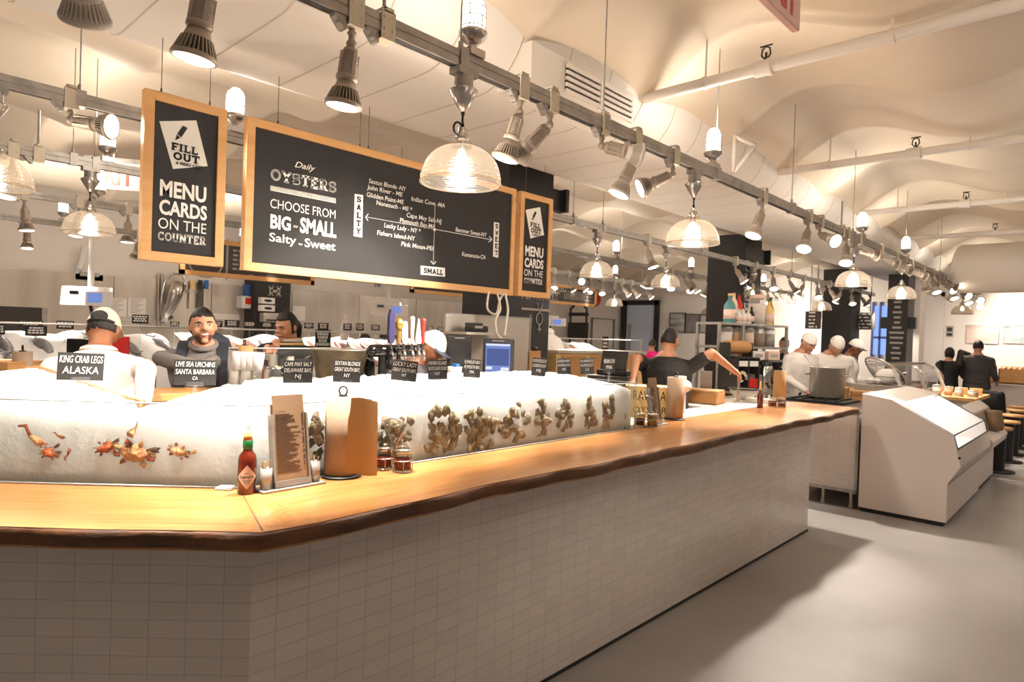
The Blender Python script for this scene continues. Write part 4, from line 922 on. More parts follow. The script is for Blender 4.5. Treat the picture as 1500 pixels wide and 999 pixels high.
for ri,px,lb,li in [(1,-10,'glass pendant cut by the left picture edge',20),(2,133,'glass pendant left of the narrow left chalkboard',20),(1,876,'glass pendant just right of the narrow right chalkboard, behind the bar',20),(1,977,'glass pendant on the second rail before the second column',15),(3,901,'smaller glass pendant in front of the blue door',15),(3,1038,'far glass pendant touching the second column from the left',0),(1,1104,'glass pendant over the bottle shelf beside the lettered column',0),(1,1205,'glass pendant over the cooks by the third column',15)]: pendant(ri,pxy(ri,px),lb,0,False,li)
# ---- caged jelly-jar lamps standing on the rails
b=MB(); b.bbox((-.04,-.045,0),(.04,.045,.035)); b.lathe([(.03,.03),(.022,.045),(.02,.06),(.036,.068),(.056,.085),(.066,.105),(.066,.118),(.06,.122),(0,.122)],24); ME_JB=hidden_mesh(b,'lamp_base','alu')
b=MB(); b.lathe([(.05,.12),(.052,.125),(.052,.235),(.044,.262),(.025,.278),(0,.282)],24); ME_JG=hidden_mesh(b,'glass_jar','jar_glow')
b=MB()
for z,r in ((.135,.0585),(.18,.0585),(.225,.0585)): b.tube([(r*math.cos(a),r*math.sin(a),z) for a in [2*PI*k/24 for k in range(24)]],.0028,6,closed=True)
for k in range(6):
    a=k*PI/3; c,s=math.cos(a),math.sin(a); b.tube([(.0585*c,.0585*s,.12),(.0585*c,.0585*s,.235),(.047*c,.047*s,.27),(.02*c,.02*s,.291),(0,0,.294)],.0028,6)
ME_JC=hidden_mesh(b,'wire_cage','alu')
def jar(ri,y,label,light=14,group='caged jar lamps on the light rails'):
    t=thing('caged_lamp',label,'lamp',(RX[ri],y,RZ1),group=group); child(ME_JB,'lamp_base',t); child(ME_JG,'glass_jar',t); child(ME_JC,'wire_cage',t)
    if light: LIGHTS.append((V((RX[ri],y,RZ1+.36)),None,light*(.45,1.0,.6,.7,1.0,.4)[ri],0))
for px,lb in [(691,'nearest caged jar lamp, above the first glass pendant'),(1043,'caged jar lamp above the second glass pendant'),(1262,'caged jar lamp above the third glass pendant'),(1326,'caged jar lamp above the fourth glass pendant'),(1398,'caged jar lamp above the fifth glass pendant'),(1456,'caged jar lamp at the far end of the front rail')]: jar(0,min(16.5,pxy(0,px)),lb,26)
for ri,px,lb in [(1,343,'caged jar lamp seen between the left and middle chalkboards'),(2,157,'caged jar lamp in front of the left exit sign'),(3,145,'caged jar lamp on the fourth rail behind the left glass pendant'),(2,902,'caged jar lamp over the third rail right of the chalkboards'),(2,1012,'caged jar lamp just left of the second column'),(2,1118,'caged jar lamp over the bottle shelf'),(2,1190,'caged jar lamp left of the third column')]: jar(ri,min(16.8,pxy(ri,px)),lb,22)
for k in range(3): spot(0,15.2+k*.8,(.1+.25*k,1,-.35),'spotlight added to brighten the far pictures, %s of three at the rail end'%ORD[k],True,70,ang=100)  # extra spots added to brighten the wall of pictures
for k in range(3): spot(2,14.6+k*.9,(-.5+.4*k,1,-.35),'spotlight added on the third rail to brighten the far wall, %s of three'%ORD[k],True,45,ang=100)  # more added spots that lift the far wall
for k in range(4): jar(5,1.2+k*2.6,'unseen caged jar lamp added over the aisle as fill, %s along its rail'%ORD[k],26)  # aisle jars out of view, added as fill light
for k in range(3): jar(4,2.2+k*2.4,'caged jar lamp added on the farthest rail as fill, %s from the left'%ORD[k],26)  # jars added to fill the back of the hall with light
for k in range(3): jar(3,9.5+k*2.4,'small caged jar lamp far down the fourth rail',14,group='far caged lamps of the fourth rail')
# ---- exit signs
def exit_sign(c,w,h,u,label,rods):
    t=thing('exit_sign',label,'exit sign',(c.x,c.y,c.z-h/2)); T=basis(u,(0,0,1),c)
    b=MB(); b.bbox((-w/2,-h/2,-.014),(w/2,h/2,.014),T); b.build('housing','exit_pink',t,True,bevel=.004)
    b=MB(); b.bbox((-w/2-.01,h/2,-.02),(w/2+.01,h/2+.05,.02),T); b.build('top_rail','galv',t,True)
    b=MB()
    for sgn in (1,-1):
        Tn=basis(V(u)*sgn,(0,0,1),c)
        put_text(b,'EXIT',Tn@M4.Translation((-w*.38,-h*.32,.0145)),w*.76,h*.64,.035)
    b.build('lettering','exit_red',t,True)
    b=MB(); b.cyl(c+V((0,0,h/2+.04)),V((c.x,c.y,rods)),.008); b.build('rod','duct',t,True)
c=atd(166,258,7.2); exit_sign(c,.56,.30,(.55,.83,0),'red EXIT sign behind the light rails at the left',3.62)
c=atz(1155,12,2.9); u=(atz(1170,30,2.9)-atz(1125,-15,2.9)); u.z=0
exit_sign(c+V((0,0,.04))-u.normalized()*.10,.36,.20,u,'red EXIT sign cut by the top edge of the picture',3.6)
# white triangular bracket by the second caged lamp
q=atd(1085,230,5.6); t=thing('triangle_bracket','white triangular steel bracket on the duct side past the second caged lamp','bracket',q)
b=MB()
for a,c in (((1076,198),(1074,252)),((1076,200),(1108,214)),((1106,214),(1076,252))): b.tube([atd(*a,5.6),atd(*c,5.6)],.02,4)
b.build('bars','duct',t,True)
# ============================================================ INSIDE THE ISLAND
# rear service ledge with steel front
sl=thing('service_ledge','wood and steel service ledge behind the bar where the customer leans','counter',(-4.45,2.2,0))
b=MB(); b.bbox((-4.48,1.36,0),(-4.2,4.5,1.19)); b.build('steel_base','steel',sl,True)
b=MB(); b.bbox((-4.56,1.34,1.19),(-4.17,4.55,1.235)); b.build('ledge_top','frame_wood',sl,True,bevel=.004)
b=MB(); b.bbox((-4.52,1.9,1.235),(-4.512,3.3,1.50)); b.build('glass_guard','glass',sl,True)
b=MB(); b.tube([(-4.516,1.9,1.5),(-4.516,3.3,1.5)],.005,6); b.build('guard_edge','plastic_white',sl,True)
def tray(c,w,d,h,rz,label,mt='steel'):
    t=thing('steel_pan',label,'pan',c,rz); b=MB()
    b.prism([V((-w/2,-d/2,0)),V((w/2,-d/2,0)),V((w/2,d/2,0)),V((-w/2,d/2,0))],(0,0,.004))
    for lo,hi in (((-w/2,-d/2,0),(w/2,-d/2+.004,h)),((-w/2,d/2-.004,0),(w/2,d/2,h)),((-w/2,-d/2,0),(-w/2+.004,d/2,h)),((w/2-.004,-d/2,0),(w/2,d/2,h))): b.bbox(lo,hi)
    b.build('pan_body',mt,t)
    b=MB(); r=.012
    b.tube([(-w/2-r,-d/2-r,h),(w/2+r,-d/2-r,h),(w/2+r,d/2+r,h),(-w/2-r,d/2+r,h)],.007,6,closed=True); b.build('rolled_rim','chrome',t); return t
tb_=thing('side_bench','low steel bench beside the capped worker','bench',(-3.9,1.55,0))
b=MB(); b.bbox((-4.16,1.3,0),(-3.5,1.9,1.06)); b.build('bench_body','steel',tb_,True); b=MB(); b.bbox((-4.16,1.28,1.06),(-3.47,1.92,1.09)); b.build('bench_top','steel',tb_,True,bevel=.003)
tray((-3.72,1.53,1.092),.32,.26,.10,.75,'steel pan right of the capped worker'); tray((-3.95,1.76,1.092),.26,.2,.14,.75,'deep steel pan behind the sea urchin card')
# cardboard boxes
def carton(c,d,rz,label,lid=True,mt='cardboard'):
    t=thing('cardboard_box',label,'box',c,rz); b=MB(); b.box((0,0,d[2]/2),d); b.build('box_body',mt,t,bevel=.004)
    b=MB(); b.box((0,0,d[2]+.004),(d[0]+.006,d[1]+.006,.01)); b.box((0,d[1]/2+.003,d[2]-.02),(d[0]+.006,.004,.04)); b.box((0,-d[1]/2-.003,d[2]-.02),(d[0]+.006,.004,.04)); b.build('lid','cardboard' if mt!='crate_wood' else 'crate_wood',t,bevel=.003)
fd=thing('rear_stand','steel stand beyond the capped worker carrying boxes','stand',(-4.9,.9,0)); 
b=MB(); b.bbox((-5.35,.2,0),(-4.78,1.66,1.15)); b.build('stand_body','steel',fd,True); b=MB(); b.bbox((-5.37,.18,1.15),(-4.76,1.68,1.18)); b.build('stand_top','steel',fd,True)
p=atd(2,538,4.2); carton((p.x,p.y,1.182),(.36,.32,.19),.7,'brown cardboard box at the left picture edge')
p=atd(203,538,4.6); carton((p.x,p.y,1.182),(.15,.2,.20),.75,'brown cardboard box right of the capped worker',)
p=atd(33,515,4.2); towel_roll((p.x,p.y,1.182),'brown paper towel roll behind the cardboard box at the left',0,.25,.055)
# red flyer holder beside the worker's cap
p=atd(176,495,4.6); t=thing('flyer_stand','red flyer in a stand beside the worker\'s cap','flyer',(p.x,p.y,1.182),.9)
b=MB(); b.box((0,0,.22),(.12,.02,.30)); b.build('flyer','red',t); b=MB(); b.box((0,0,.035),(.14,.09,.07)); b.build('stand_foot','plastic_white',t)
b=MB(); put_text(b,'JW',M4.Translation((-.02,-.0105,.19))@M4.Rotation(PI/2,4,'X'),.05,.03,.02); b.build('lettering','letter',t)
p=atd(116,500,4.4); t=thing('card_terminal','tall black register panel behind the worker\'s cap','register',(p.x,p.y,1.182),.75)
b=MB(); b.box((0,0,.17),(.14,.05,.36)); b.build('panel_body','black_gloss',t,bevel=.006); b=MB(); b.box((0,0,.01),(.16,.12,.02)); b.build('panel_foot','black',t)
# white cups, clear glasses and a bright pitcher left of the Cape May card
p0=atd(377,556,4.35)
gt=thing('glass_tray','low steel tray under the clear cups','tray',(p0.x,p0.y,1.236)); 
b=MB(); b.box((0,0,.006),(.30,.36,.012),rz=.75); b.build('tray_plate','steel',gt,bevel=.003)
ME_CUP=None
b=MB(); b.lathe([(0,0),(.030,0),(.040,.115),(.0385,.115),(.0285,.004),(0,.004)],18); ME_CUP=hidden_mesh(b,'cup','cupglass')
k=0
for i in range(4):
    for j in range(3):
        o=bpy.data.objects.new('clear_cup',ME_CUP); COL.objects.link(o)
        a=V((-.12+i*.078,-.085+j*.085,0)); a=M4.Rotation(.75,3,'Z')@a
        o.location=(p0.x+a.x,p0.y+a.y,1.36); o.rotation_euler=(PI,0,0); tag(o,'upturned clear cup in the cluster left of the Cape May Salt card','cup','upturned clear cups left of the Cape May Salt card'); k+=1
b=MB(); b.lathe([(0,0),(.034,0),(.046,.12),(.044,.12),(.032,.004),(0,.004)],18); ME_W=hidden_mesh(b,'paper_cup','paper_white')
for i in range(4):
    o=bpy.data.objects.new('paper_cup',ME_W); COL.objects.link(o); q=atd(350+i*9,530,4.3); o.location=(q.x,q.y,1.365); tag(o,'white cup standing on the clear cups, %s from left'%ORD[i],'cup','white cups standing on the clear cups')
q=atd(402,562,4.2); t=thing('ice_pitcher','shiny silver pitcher beside the Cape May Salt card','pitcher',(q.x,q.y,1.238))
b=MB(); b.lathe([(0,0),(.07,0),(.088,.04),(.09,.10),(.078,.15),(.08,.165),(.076,.165),(.074,.15),(0,.14)],24); b.build('pitcher_body','chrome',t); b=MB(); b.tube([(.085,0,.13),(.13,0,.12),(.125,0,.06),(.09,0,.04)],.008,8); b.build('handle','chrome',t)
q=atd(357,545,4.62); towel_roll((q.x,q.y,1.236),'cream paper towel roll behind the clear cups',0,.27,.06,col='paper_gold')
q=atd(391,522,4.75); t=thing('napkin_dispenser','grey napkin dispenser in front of the woman in black','dispenser',(q.x,q.y,1.236),.75)
b=MB(); b.box((0,0,.11),(.11,.12,.22)); b.build('dispenser_body','galv',t,bevel=.008); b=MB(); b.box((0,-.061,.12),(.07,.004,.12)); b.build('napkin_slot','steel_dark',t)
q=atd(368,578,3.9); t=thing('red_tongs','pair of red handled spectacles-shaped tongs on the tray below the cups','tongs',(q.x,q.y,q.z)); t['label']='small red wire tongs on the paper below the clear cups'
b=MB()
for s in (-1,1): b.tube([(s*.03+.028*math.cos(a),.0,.022*math.sin(a)) for a in [2*PI*k/14 for k in range(14)]],.005,6,closed=True)
b.build('loops','red',t); b=MB(); b.tube([(-.005,0,.004),(.005,0,.004)],.005,6); b.tube([(.055,0,0),(.10,.02,-.01)],.005,6); b.build('bridge','red',t)
b=MB(); T=M4.Translation((q.x,q.y,q.z-.045)); b.box((0,0,0),(.22,.2,.03),T,rz=.75); o=b.build('order_pad','paper_white',bevel=.004); tag(o,'stack of white order paper under the red tongs','paper')
# galvanised tub
q=atd(497,556,4.15); t=thing('galvanised_tub','dull galvanised oval tub behind the Sextan Blonde card','tub',(q.x,q.y,q.z-.02),.75)
b=MB(); b.lathe([(0,0),(.135,0),(.142,.01),(.178,.20),(.186,.205),(.186,.215),(.176,.215),(.134,.015),(0,.012)],36,sy=.72); b.build('tub_body',mat('tub',(132,120,98),.5,metal=.6,var=(104,94,74),vscale=9,bump=.05),t)
b=MB(); b.tube([(.186*math.cos(a),.186*.72*math.sin(a),.213) for a in [2*PI*k/36 for k in range(36)]],.006,6,closed=True); b.build('rolled_rim','galv',t)
for s in (-1,1): b=MB(); b.tube([(s*.178,-.04,.17),(s*.21,-.03,.15),(s*.21,.03,.15),(s*.178,.04,.17)],.005,6); b.build('handle','galv',t)
b=MB(); b.lathe([(0,.19),(.17,.19),(.17,.186),(0,.186)],30,sy=.72); b.build('fill_ice','ice_far',t)
sb=thing('island_shelf','steel shelf behind the ice carrying the tub and taps','shelf',(-3.5,2.4,0))
zs=q.z-.02
b=MB(); b.bbox((-3.66,1.98,zs-.04),(-3.18,3.0,zs-.002)); b.build('shelf_top','steel',sb,True)
for xx,yy in ((-3.62,2.02),(-3.62,2.96)): b=MB(); b.bbox((xx-.02,yy-.02,0),(xx+.02,yy+.02,zs-.04)); b.build('leg','steel',sb,True)
# beer tap tower
q=atd(563,556,4.1); t=thing('tap_tower','black pipe beer tower with a row of tap handles','beer tower',(q.x,q.y,zs-.002),0)
ax=(atd(625,512,4.35)-atd(545,512,4.0)); ax.z=0; ax.normalize(); zt=atd(585,514,4.15).z-t.location.z
b=MB(); b.cyl((0,0,0),(0,0,zt),.042,n=20); b.cyl((0,0,0),(0,0,.02),.07,n=20); b.build('column','black_gloss',t)
b=MB(); b.capsule(ax*-.10+V((0,0,zt)),.04,ax*.26+V((0,0,zt)),.04,18); b.build('cross_pipe','black_gloss',t)
fnorm=V((ax.y,-ax.x,0))
TAPS=[(.0,'purple',.21,'tall'),(.06,'brass',.16,'round'),(.10,'plastic_white',.14,'tall'),(.10,'red',.06,'low'),(.165,'label_pink',.17,'thin'),(.215,'plastic_white',.16,'cone'),(.255,'red',.16,'thin')]
for k,(u,mt,h,kind) in enumerate(TAPS):
    if kind=='low': continue
    o=ax*(u*1.05-.02)+V((0,0,zt)); 
    b=MB(); b.tube([o+fnorm*.04,o+fnorm*.085,o+fnorm*.10+V((0,0,-.06))],[.012,.011,.009],10); b.cyl(o+fnorm*.075,o+fnorm*.075+V((0,0,.055)),.011,.007,10); f=b.build('faucet','chrome',t)
    b=MB(); c=o+fnorm*.075+V((0,0,.05))
    if kind=='tall': b.loft([[c+V((ax.x*a*w,ax.y*a*w,0))+fnorm*d*.011+V((0,0,z)) for a,d in ((-1,-1),(1,-1),(1,1),(-1,1))] for w,z in ((.012,0),(.024,.03),(.022,h*.8),(.013,h))],smooth=False)
    elif kind=='round': b.cyl(c,c+V((0,0,h*.5)),.012,.016,12); b.ell(c+V((0,0,h*.75)),(.03,.03,.04))
    elif kind=='cone': b.cyl(c,c+V((0,0,.02)),.02,.024,14); b.cyl(c+V((0,0,.02)),c+V((0,0,h)),.022,.004,14)
    else: b.cyl(c,c+V((0,0,h*.9)),.010,.014,12); b.ell(c+V((0,0,h*.93)),(.016,.016,.018))
    b.build('tap_handle',mt,f)
for px,d,lb in [(541,4.2,'dark bottle left of the beer tower'),(571,3.95,'dark bottle in front of the beer tower'),(583,3.98,'dark bottle just right of the beer tower column')]:
    q=atd(px,555,d); t=thing('dark_bottle',lb,'bottle',(q.x,q.y,zs-.002))
    b=MB(); b.lathe([(0,0),(.03,0),(.033,.004),(.033,.13),(.027,.155),(.013,.185),(.012,.235),(.014,.236),(.014,.246),(0,.247)],20); b.build('bottle_body','black_gloss',t); b=MB(); b.lathe([(.0333,.05),(.0335,.05),(.0335,.11),(.0333,.11)],20); b.build('label','galv_dark',t)
# point-of-sale partition and screens
pn=thing('register_screen_wall','brushed steel partition behind the two order screens','partition',(-3.75,4.0,0))
a=atd(653,470,5.0); c=atd(776,470,5.6); a0=V((a.x,a.y,0)); c0=V((c.x,c.y,0)); zt=a.z+.05; dv=(c0-a0).normalized(); nv=V((dv.y,-dv.x,0))
ztop=atd(653,461,5.0).z
b=MB(); b.prism([a0,c0,c0-nv*.03,a0-nv*.03],(0,0,ztop)); b.build('steel_panel','steel',pn,True,bevel=.003)
b=MB(); b.prism([c0+nv*.002,c0-nv*.035,c0-nv*.035+dv*.02,c0+nv*.002+dv*.02],(0,0,ztop+.005)); b.prism([a0+V((0,0,ztop)),c0+V((0,0,ztop)),c0-nv*.03+V((0,0,ztop)),a0-nv*.03+V((0,0,ztop))],(0,0,.015)); b.build('trim_edge','alu',pn,True)
sd=a0+nv*.30
b=MB(); e0=a0+nv*.005; e1=c0-dv*.02+nv*.005; b.prism([e0,e1,e1+nv*.28,e0+nv*.28],(0,0,.04)); zz=atd(700,550,4.9).z
b=MB(); b.prism([e0+V((0,0,zz-.06)),e1+V((0,0,zz-.06)),e1+nv*.34+V((0,0,zz-.06)),e0+nv*.34+V((0,0,zz-.06))],(0,0,.03)); b.build('register_shelf','steel_dark',pn,True)
b=MB(); u1=a0+dv*.33+nv*.03; zq=atd(690,492,5.0).z+.01
b.prism([a0+nv*.005+V((0,0,zq)),a0+dv*.44+nv*.005+V((0,0,zq)),a0+dv*.44+nv*.26+V((0,0,zq)),a0+nv*.26+V((0,0,zq))],(0,0,.02)); b.build('upper_shelf','steel',pn,True)
def monitor(px0,px1,py0,py1,d,label,scr,yaw):
    ccc=atd((px0+px1)/2,(py0+py1)/2,d); w=(px1-px0)*d/950/max(.5,math.cos(yaw)); h=(py1-py0)*d/950
    n=V((-ccc.x,-ccc.y,0)).normalized(); rz=math.atan2(n.y,n.x)+PI/2+yaw
    zb=zz-.03; t=thing('order_screen',label,'monitor',(ccc.x,ccc.y,zb),rz); cz=ccc.z-zb
    b=MB(); b.box((0,.025,cz),(w,.07,h)); b.box((0,.07,cz),(w*.7,.05,h*.6)); b.build('casing','black',t,bevel=.008)
    b=MB(); b.box((0,-.0115,cz-.004),(w*.80,.004,h*.76)); s_=b.build('screen',scr,t)
    if scr!='screen_off':
        b=MB(); b.box((0,-.014,cz+h*.33),(w*.78,.002,h*.05)); b.box((-w*.28,-.014,cz-h*.30),(w*.2,.002,h*.08)); b.box((w*.24,-.014,cz-h*.32),(w*.26,.002,h*.09)); b.build('window_bars','screen_white',s_)
        b=MB(); b.box((0,-.014,cz),(w*.72,.002,h*.46)); b.build('window_panel',emitter('screen_mid',(96,110,170),.8),s_)
    b=MB(); b.box((0,.05,cz/2-h*.2),(.07,.05,max(.03,cz-h*.4))); b.box((0,.05,.008),(.2,.16,.016)); b.build('stand','black',t)
    b=MB(); b.box((0,-.012,cz+h*.44),(w*.4,.003,h*.02)); b.build('brand_strip','letter_dim',t)
monitor(655,690,492,545,4.75,'dark switched-off order screen beside the white cap','screen_off',.1)
monitor(707,752,496,550,4.55,'lit order screen with a pale blue window','screen_blue',-.12)
q=atd(698,486,5.05); t=thing('receipt_printer','small black receipt printer on the shelf above the dark screen','printer',(q.x,q.y,zq+.02),.75)
b=MB(); b.box((0,0,.025),(.18,.12,.05)); b.box((-.02,-.02,.06),(.14,.08,.025)); b.build('printer_body','black',t,bevel=.012); b=MB(); b.box((.02,-.062,.04),(.06,.004,.02)); b.build('paper_slot','letter_dim',t)
for k,(pts) in enumerate([((716,428,5.3),(714,452,5.2),(727,460,5.15),(732,440,5.3),(738,430,5.4)),((728,428,5.3),(733,452,5.2),(726,468,5.1),(728,488,5.0),(735,496,5.0)),((740,430,5.35),(744,452,5.2),(742,470,5.1),(739,492,5.0))]):
    b=MB(); b.tube(sm([atd(*q_) for q_ in pts]),.009,6); o=b.build('white_cable','rope'); tag(o,('white cable looping from the board bottom to the partition','white cable running down to the lit order screen','thin white cable right of the lit order screen')[k],'cable')
q=atd(783,520,5.7); t=thing('cardboard_sleeve','tan upright cardboard box at the right end of the partition','box',(q.x,q.y,zz-.3),.75)
b=MB(); b.box((0,0,.24),(.1,.22,.48)); b.build('box_body','kraft',t,bevel=.004); b=MB(); b.box((0,0,.485),(.06,.06,.012)); b.ell((0,0,.50),(.03,.03,.02)); b.build('black_cap','black',t)
tb2=thing('sleeve_stand','steel stand under the tan box behind the black column signs','stand',(q.x,q.y,0),.75); b=MB(); b.box((0,0,(zz-.3)/2),(.22,.3,zz-.302)); b.build('stand_body','steel',tb2)
q=atd(719,545,4.2); t=thing('blue_sponge_cup','white and blue tub between the screens and the ice','tub',(q.x-.15,q.y-.1,zz-.10))
q=atd(666,546,4.3); t.location=(q.x,q.y,q.z-.05); b=MB(); b.lathe([(0,0),(.04,0),(.05,.09),(.046,.09),(0,.07)],18); b.build('tub_body','plastic_white',t); b=MB(); b.box((.01,0,.08),(.04,.03,.06)); b.build('cloth','blue',t)
# wooden crate, containers on the white top
a=atz(924,606,1.067); 
t=thing('wooden_crate','yellow wooden crate with RAW BAR hand-lettered on its side','crate',(-2.62,4.30,1.067),0)
cw=atz(985,622,1.067); c0_=atz(926,590,1.067)
ex=(atz(1002,612,1.067)-atz(932,604,1.067)); ex.z=0
t.rotation_euler=(0,0,math.atan2(.55,.83)-.0); pr_=atd(955,582,5.0); t.location=(pr_.x,pr_.y,1.067)
b=MB(); W,D,Hh=.40,.24,.235
for lo,hi in (((-W/2,-D/2,0),(W/2,-D/2+.012,Hh)),((-W/2,D/2-.012,0),(W/2,D/2,Hh)),((-W/2,-D/2,0),(-W/2+.014,D/2,Hh)),((W/2-.014,-D/2,0),(W/2,D/2,Hh)),((-W/2,-D/2,0),(W/2,D/2,.01))): b.bbox(lo,hi)
b.build('crate_body','crate_wood',t,bevel=.002)
b=MB(); Tt=M4.Rotation(PI/2,4,'X'); put_text(b,'RAW BAR',M4.Translation((-W*.36,-D/2-.0002,.13))@Tt,W*.7,.075,-.005); b.build('lettering','letter_black',t); b=MB(); put_text(b,'OYSTERS',M4.Translation((-W*.36,-D/2-.0002,.035))@Tt,W*.7,.05,-.005); b.build('lettering','letter_black',t)
b=MB(); b.box((0,0,Hh-.02),(W-.05,D-.05,.03)); b.build('paper_filling','paper_white',t)
q=atz(1030,590,1.067); q.y=max(q.y,5.64); t=thing('takeout_tray_stack','low stack of pale take-out trays on the white work top','box',(q.x,q.y,1.067),.1)
b=MB(); b.box((0,0,.055),(.34,.24,.11)); b.build('tray_stack','kraft',t,bevel=.012); b=MB(); b.box((0,0,.122),(.33,.23,.022)); b.build('lid','paper_white',t,bevel=.008); t.children[0].data.materials[0]=MATS['bread']
q=atz(1000,585,1.067); q.x=max(q.x,-2.9); q.y=max(q.y,5.55); t=thing('grey_bin','grey steel sheet stand behind the middle towel roll','stand',(q.x,q.y,1.067),.7); b=MB(); b.box((0,0,.15),(.11,.02,.30)); b.build('sheet','galv',t,bevel=.003); b=MB(); b.box((0,0,.006),(.12,.1,.012)); b.build('foot','galv',t)
q=atz(1040,580,1.067); q.x=max(q.x,-2.8); t=thing('mixing_bowl','white bowl with a dark rim beside the black-shirted worker','bowl',(q.x,q.y,1.067)); b=MB(); b.lathe([(0,0),(.06,0),(.13,.06),(.15,.11),(.145,.11),(.12,.06),(0,.015)],28); b.build('bowl_body','plastic_white',t); b=MB(); b.tube([(.148*math.cos(a),.148*math.sin(a),.11) for a in [2*PI*k/28 for k in range(28)]],.008,6,closed=True); b.build('rim','black',t)
q=atz(972,602,1.067); q.x=max(q.x,-2.58); t=thing('plastic_bag_roll','roll of thin white bags on the wooden crate','bags',(q.x,q.y,1.067),.4); b=MB(); b.cyl((0,0,0),(0,0,.30),.045,n=16); b.build('core','label_pink',t); b=MB(); b.ell((0,0,.22),(.09,.08,.06)); b.build('loose_bag','paper_white',t)
# steel counter + tan drawers left of the black-shirted worker
t=thing('prep_counter','steel prep counter with tan drawer fronts beyond the ice case','counter',(-4.0,6.2,0))
a=atd(815,515,7.2); c=atd(945,515,8.0); a.z=c.z=0; dv=(c-a).normalized(); nv=V((dv.y,-dv.x,0)); zt=atd(815,513,7.2).z
b=MB(); b.prism([a,c,c-nv*.6,a-nv*.6],(0,0,zt-.03)); b.build('carcass','crate_wood',t,True)
b=MB(); b.prism([a+nv*.03+V((0,0,zt-.03)),c+nv*.03+V((0,0,zt-.03)),c-nv*.6+V((0,0,zt-.03)),a-nv*.6+V((0,0,zt-.03))],(0,0,.03)); b.build('top','steel',t,True)
for k in range(3):
    s0=a+dv*(.08+k*.42); b=MB(); b.prism([s0+nv*.012+V((0,0,zt-.30)),s0+dv*.36+nv*.012+V((0,0,zt-.30)),s0+dv*.36+V((0,0,zt-.30)),s0+V((0,0,zt-.30))],(0,0,.24)); d_=b.build('drawer','kraft',t,True)
    b=MB(); m_=s0+dv*.18+nv*.02+V((0,0,zt-.14)); b.cyl(m_-dv*.05,m_+dv*.05,.008); hh=b.build('handle','steel',d_); 
q=atd(898,530,6.3); t=thing('register_tablet','dark tilted register screen left of the black-shirted worker','register',(q.x,q.y,q.z-.1),.3)
b=MB(); T=M4.Rotation(-.35,4,'X'); b.box((0,0,.12),(.26,.02,.19),T); b.build('screen_body','screen_off',t,bevel=.006); b=MB(); b.box((.02,0,.0),(.3,.22,.05)); b.build('base','black',t,bevel=.01)
q2=q; tt_=thing('register_stand','dark cabinet under the tilted register screen','cabinet',(q.x,q.y,0),.3); b=MB(); b.box((0,0,(q.z-.13)/2),(.4,.35,q.z-.13)); b.build('cabinet_body','steel_dark',tt_,bevel=.005)
# ============================================================ FISH COUNTER
fx=-6.4
for k,(y0,y1,lb) in enumerate(((-.6,2.62,'long fish counter of ice at the left behind the customers'),(2.66,6.3,'long fish counter of ice behind the woman and the beer taps'),(6.34,10.4,'long fish counter of ice right of the black column'))):
    t=thing('fish_counter',lb,'display counter',(fx-.6,(y0+y1)/2,0))
    b=MB(); b.bbox((fx-1.3,y0,0),(fx,y1,.98)); b.build('base','case_white',t,True,bevel=.006)
    b=MB(); b.bbox((fx-.01,y0,.98),(fx+.04,y1,1.06)); b.build('front_rail','steel',t,True)
    b=MB(); b.bbox((fx-.006,y0+.01,1.06),(fx+.002,y1-.01,1.615)); b.build('glass_pane','glass_thin',t,True)
    b=MB(); b.tube([(fx,y0+.01,1.617),(fx,y1-.01,1.617)],.009,6); b.build('top_rail','plastic_white',t,True)
    for yy in (y0+.03,y1-.03): b=MB(); b.bbox((fx-.02,yy-.03,1.0),(fx+.012,yy+.03,1.62)); b.build('post','steel',t,True)
    b=MB(); nxx=14; nyy=int((y1-y0)/.07); vs=[]
    for j in range(nyy+1):
        for i in range(nxx+1):
            u=i/nxx; x=fx-.02-u*1.22; y=y0+.05+(y1-y0-.1)*j/nyy; z=1.07+.46*u**.85+.05*mnoise.noise(V((x*3,y*3,0)))+.03*mnoise.noise(V((x*9,y*9,2)))+(-.05 if i==0 else 0); vs.append(V((x,y,z)))
    b.add(vs,[(j*(nxx+1)+i,(j+1)*(nxx+1)+i,(j+1)*(nxx+1)+i+1,j*(nxx+1)+i+1) for j in range(nyy) for i in range(nxx)],0,True)
    o=b.build('display_ice','ice_far'); tag(o,('bright ice bed in the left fish counter','bright ice bed in the middle fish counter','bright ice bed in the right fish counter')[k],'ice',kind='stuff')
def ice_z(x,y): u=min(1,max(0,(fx-.02-x)/1.22)); return 1.07+.46*u**.85
FP={}
def fillet(mt,kind):
    b=MB(); L=.34 if kind=='fillet' else .42; rings=[]; n=12
    for j in range(9):
        u=j/8; w=(.07 if kind=='fillet' else .055)*(math.sin(PI*min(1,u*.86+.08))**.6); h=.018 if kind=='fillet' else .03*math.sin(PI*min(1,u*.85+.1))+.004
        rings.append([V((w*math.cos(2*PI*i/n),(u-.5)*L,h*math.sin(2*PI*i/n)+h*.7)) for i in range(n)])
    b.loft(rings)
    if kind!='fillet': b.prism([V((0,L*.48,.02)),V((-.06,L*.66,.02)),V((0,L*.6,.02)),V((.06,L*.66,.02))],(0,0,.008))
    return hidden_mesh(b,kind,mt)
FM=[fillet('fish_pink','fillet'),fillet('fish_grey','whole fish'),fillet(mat('salmon',(226,140,108),.35,var=(236,176,150),vscale=20,stretch=(1,4,1)),'fillet')]
rf=random.Random(5); nf=0
where=('the left fish counter','the middle fish counter','the right fish counter')
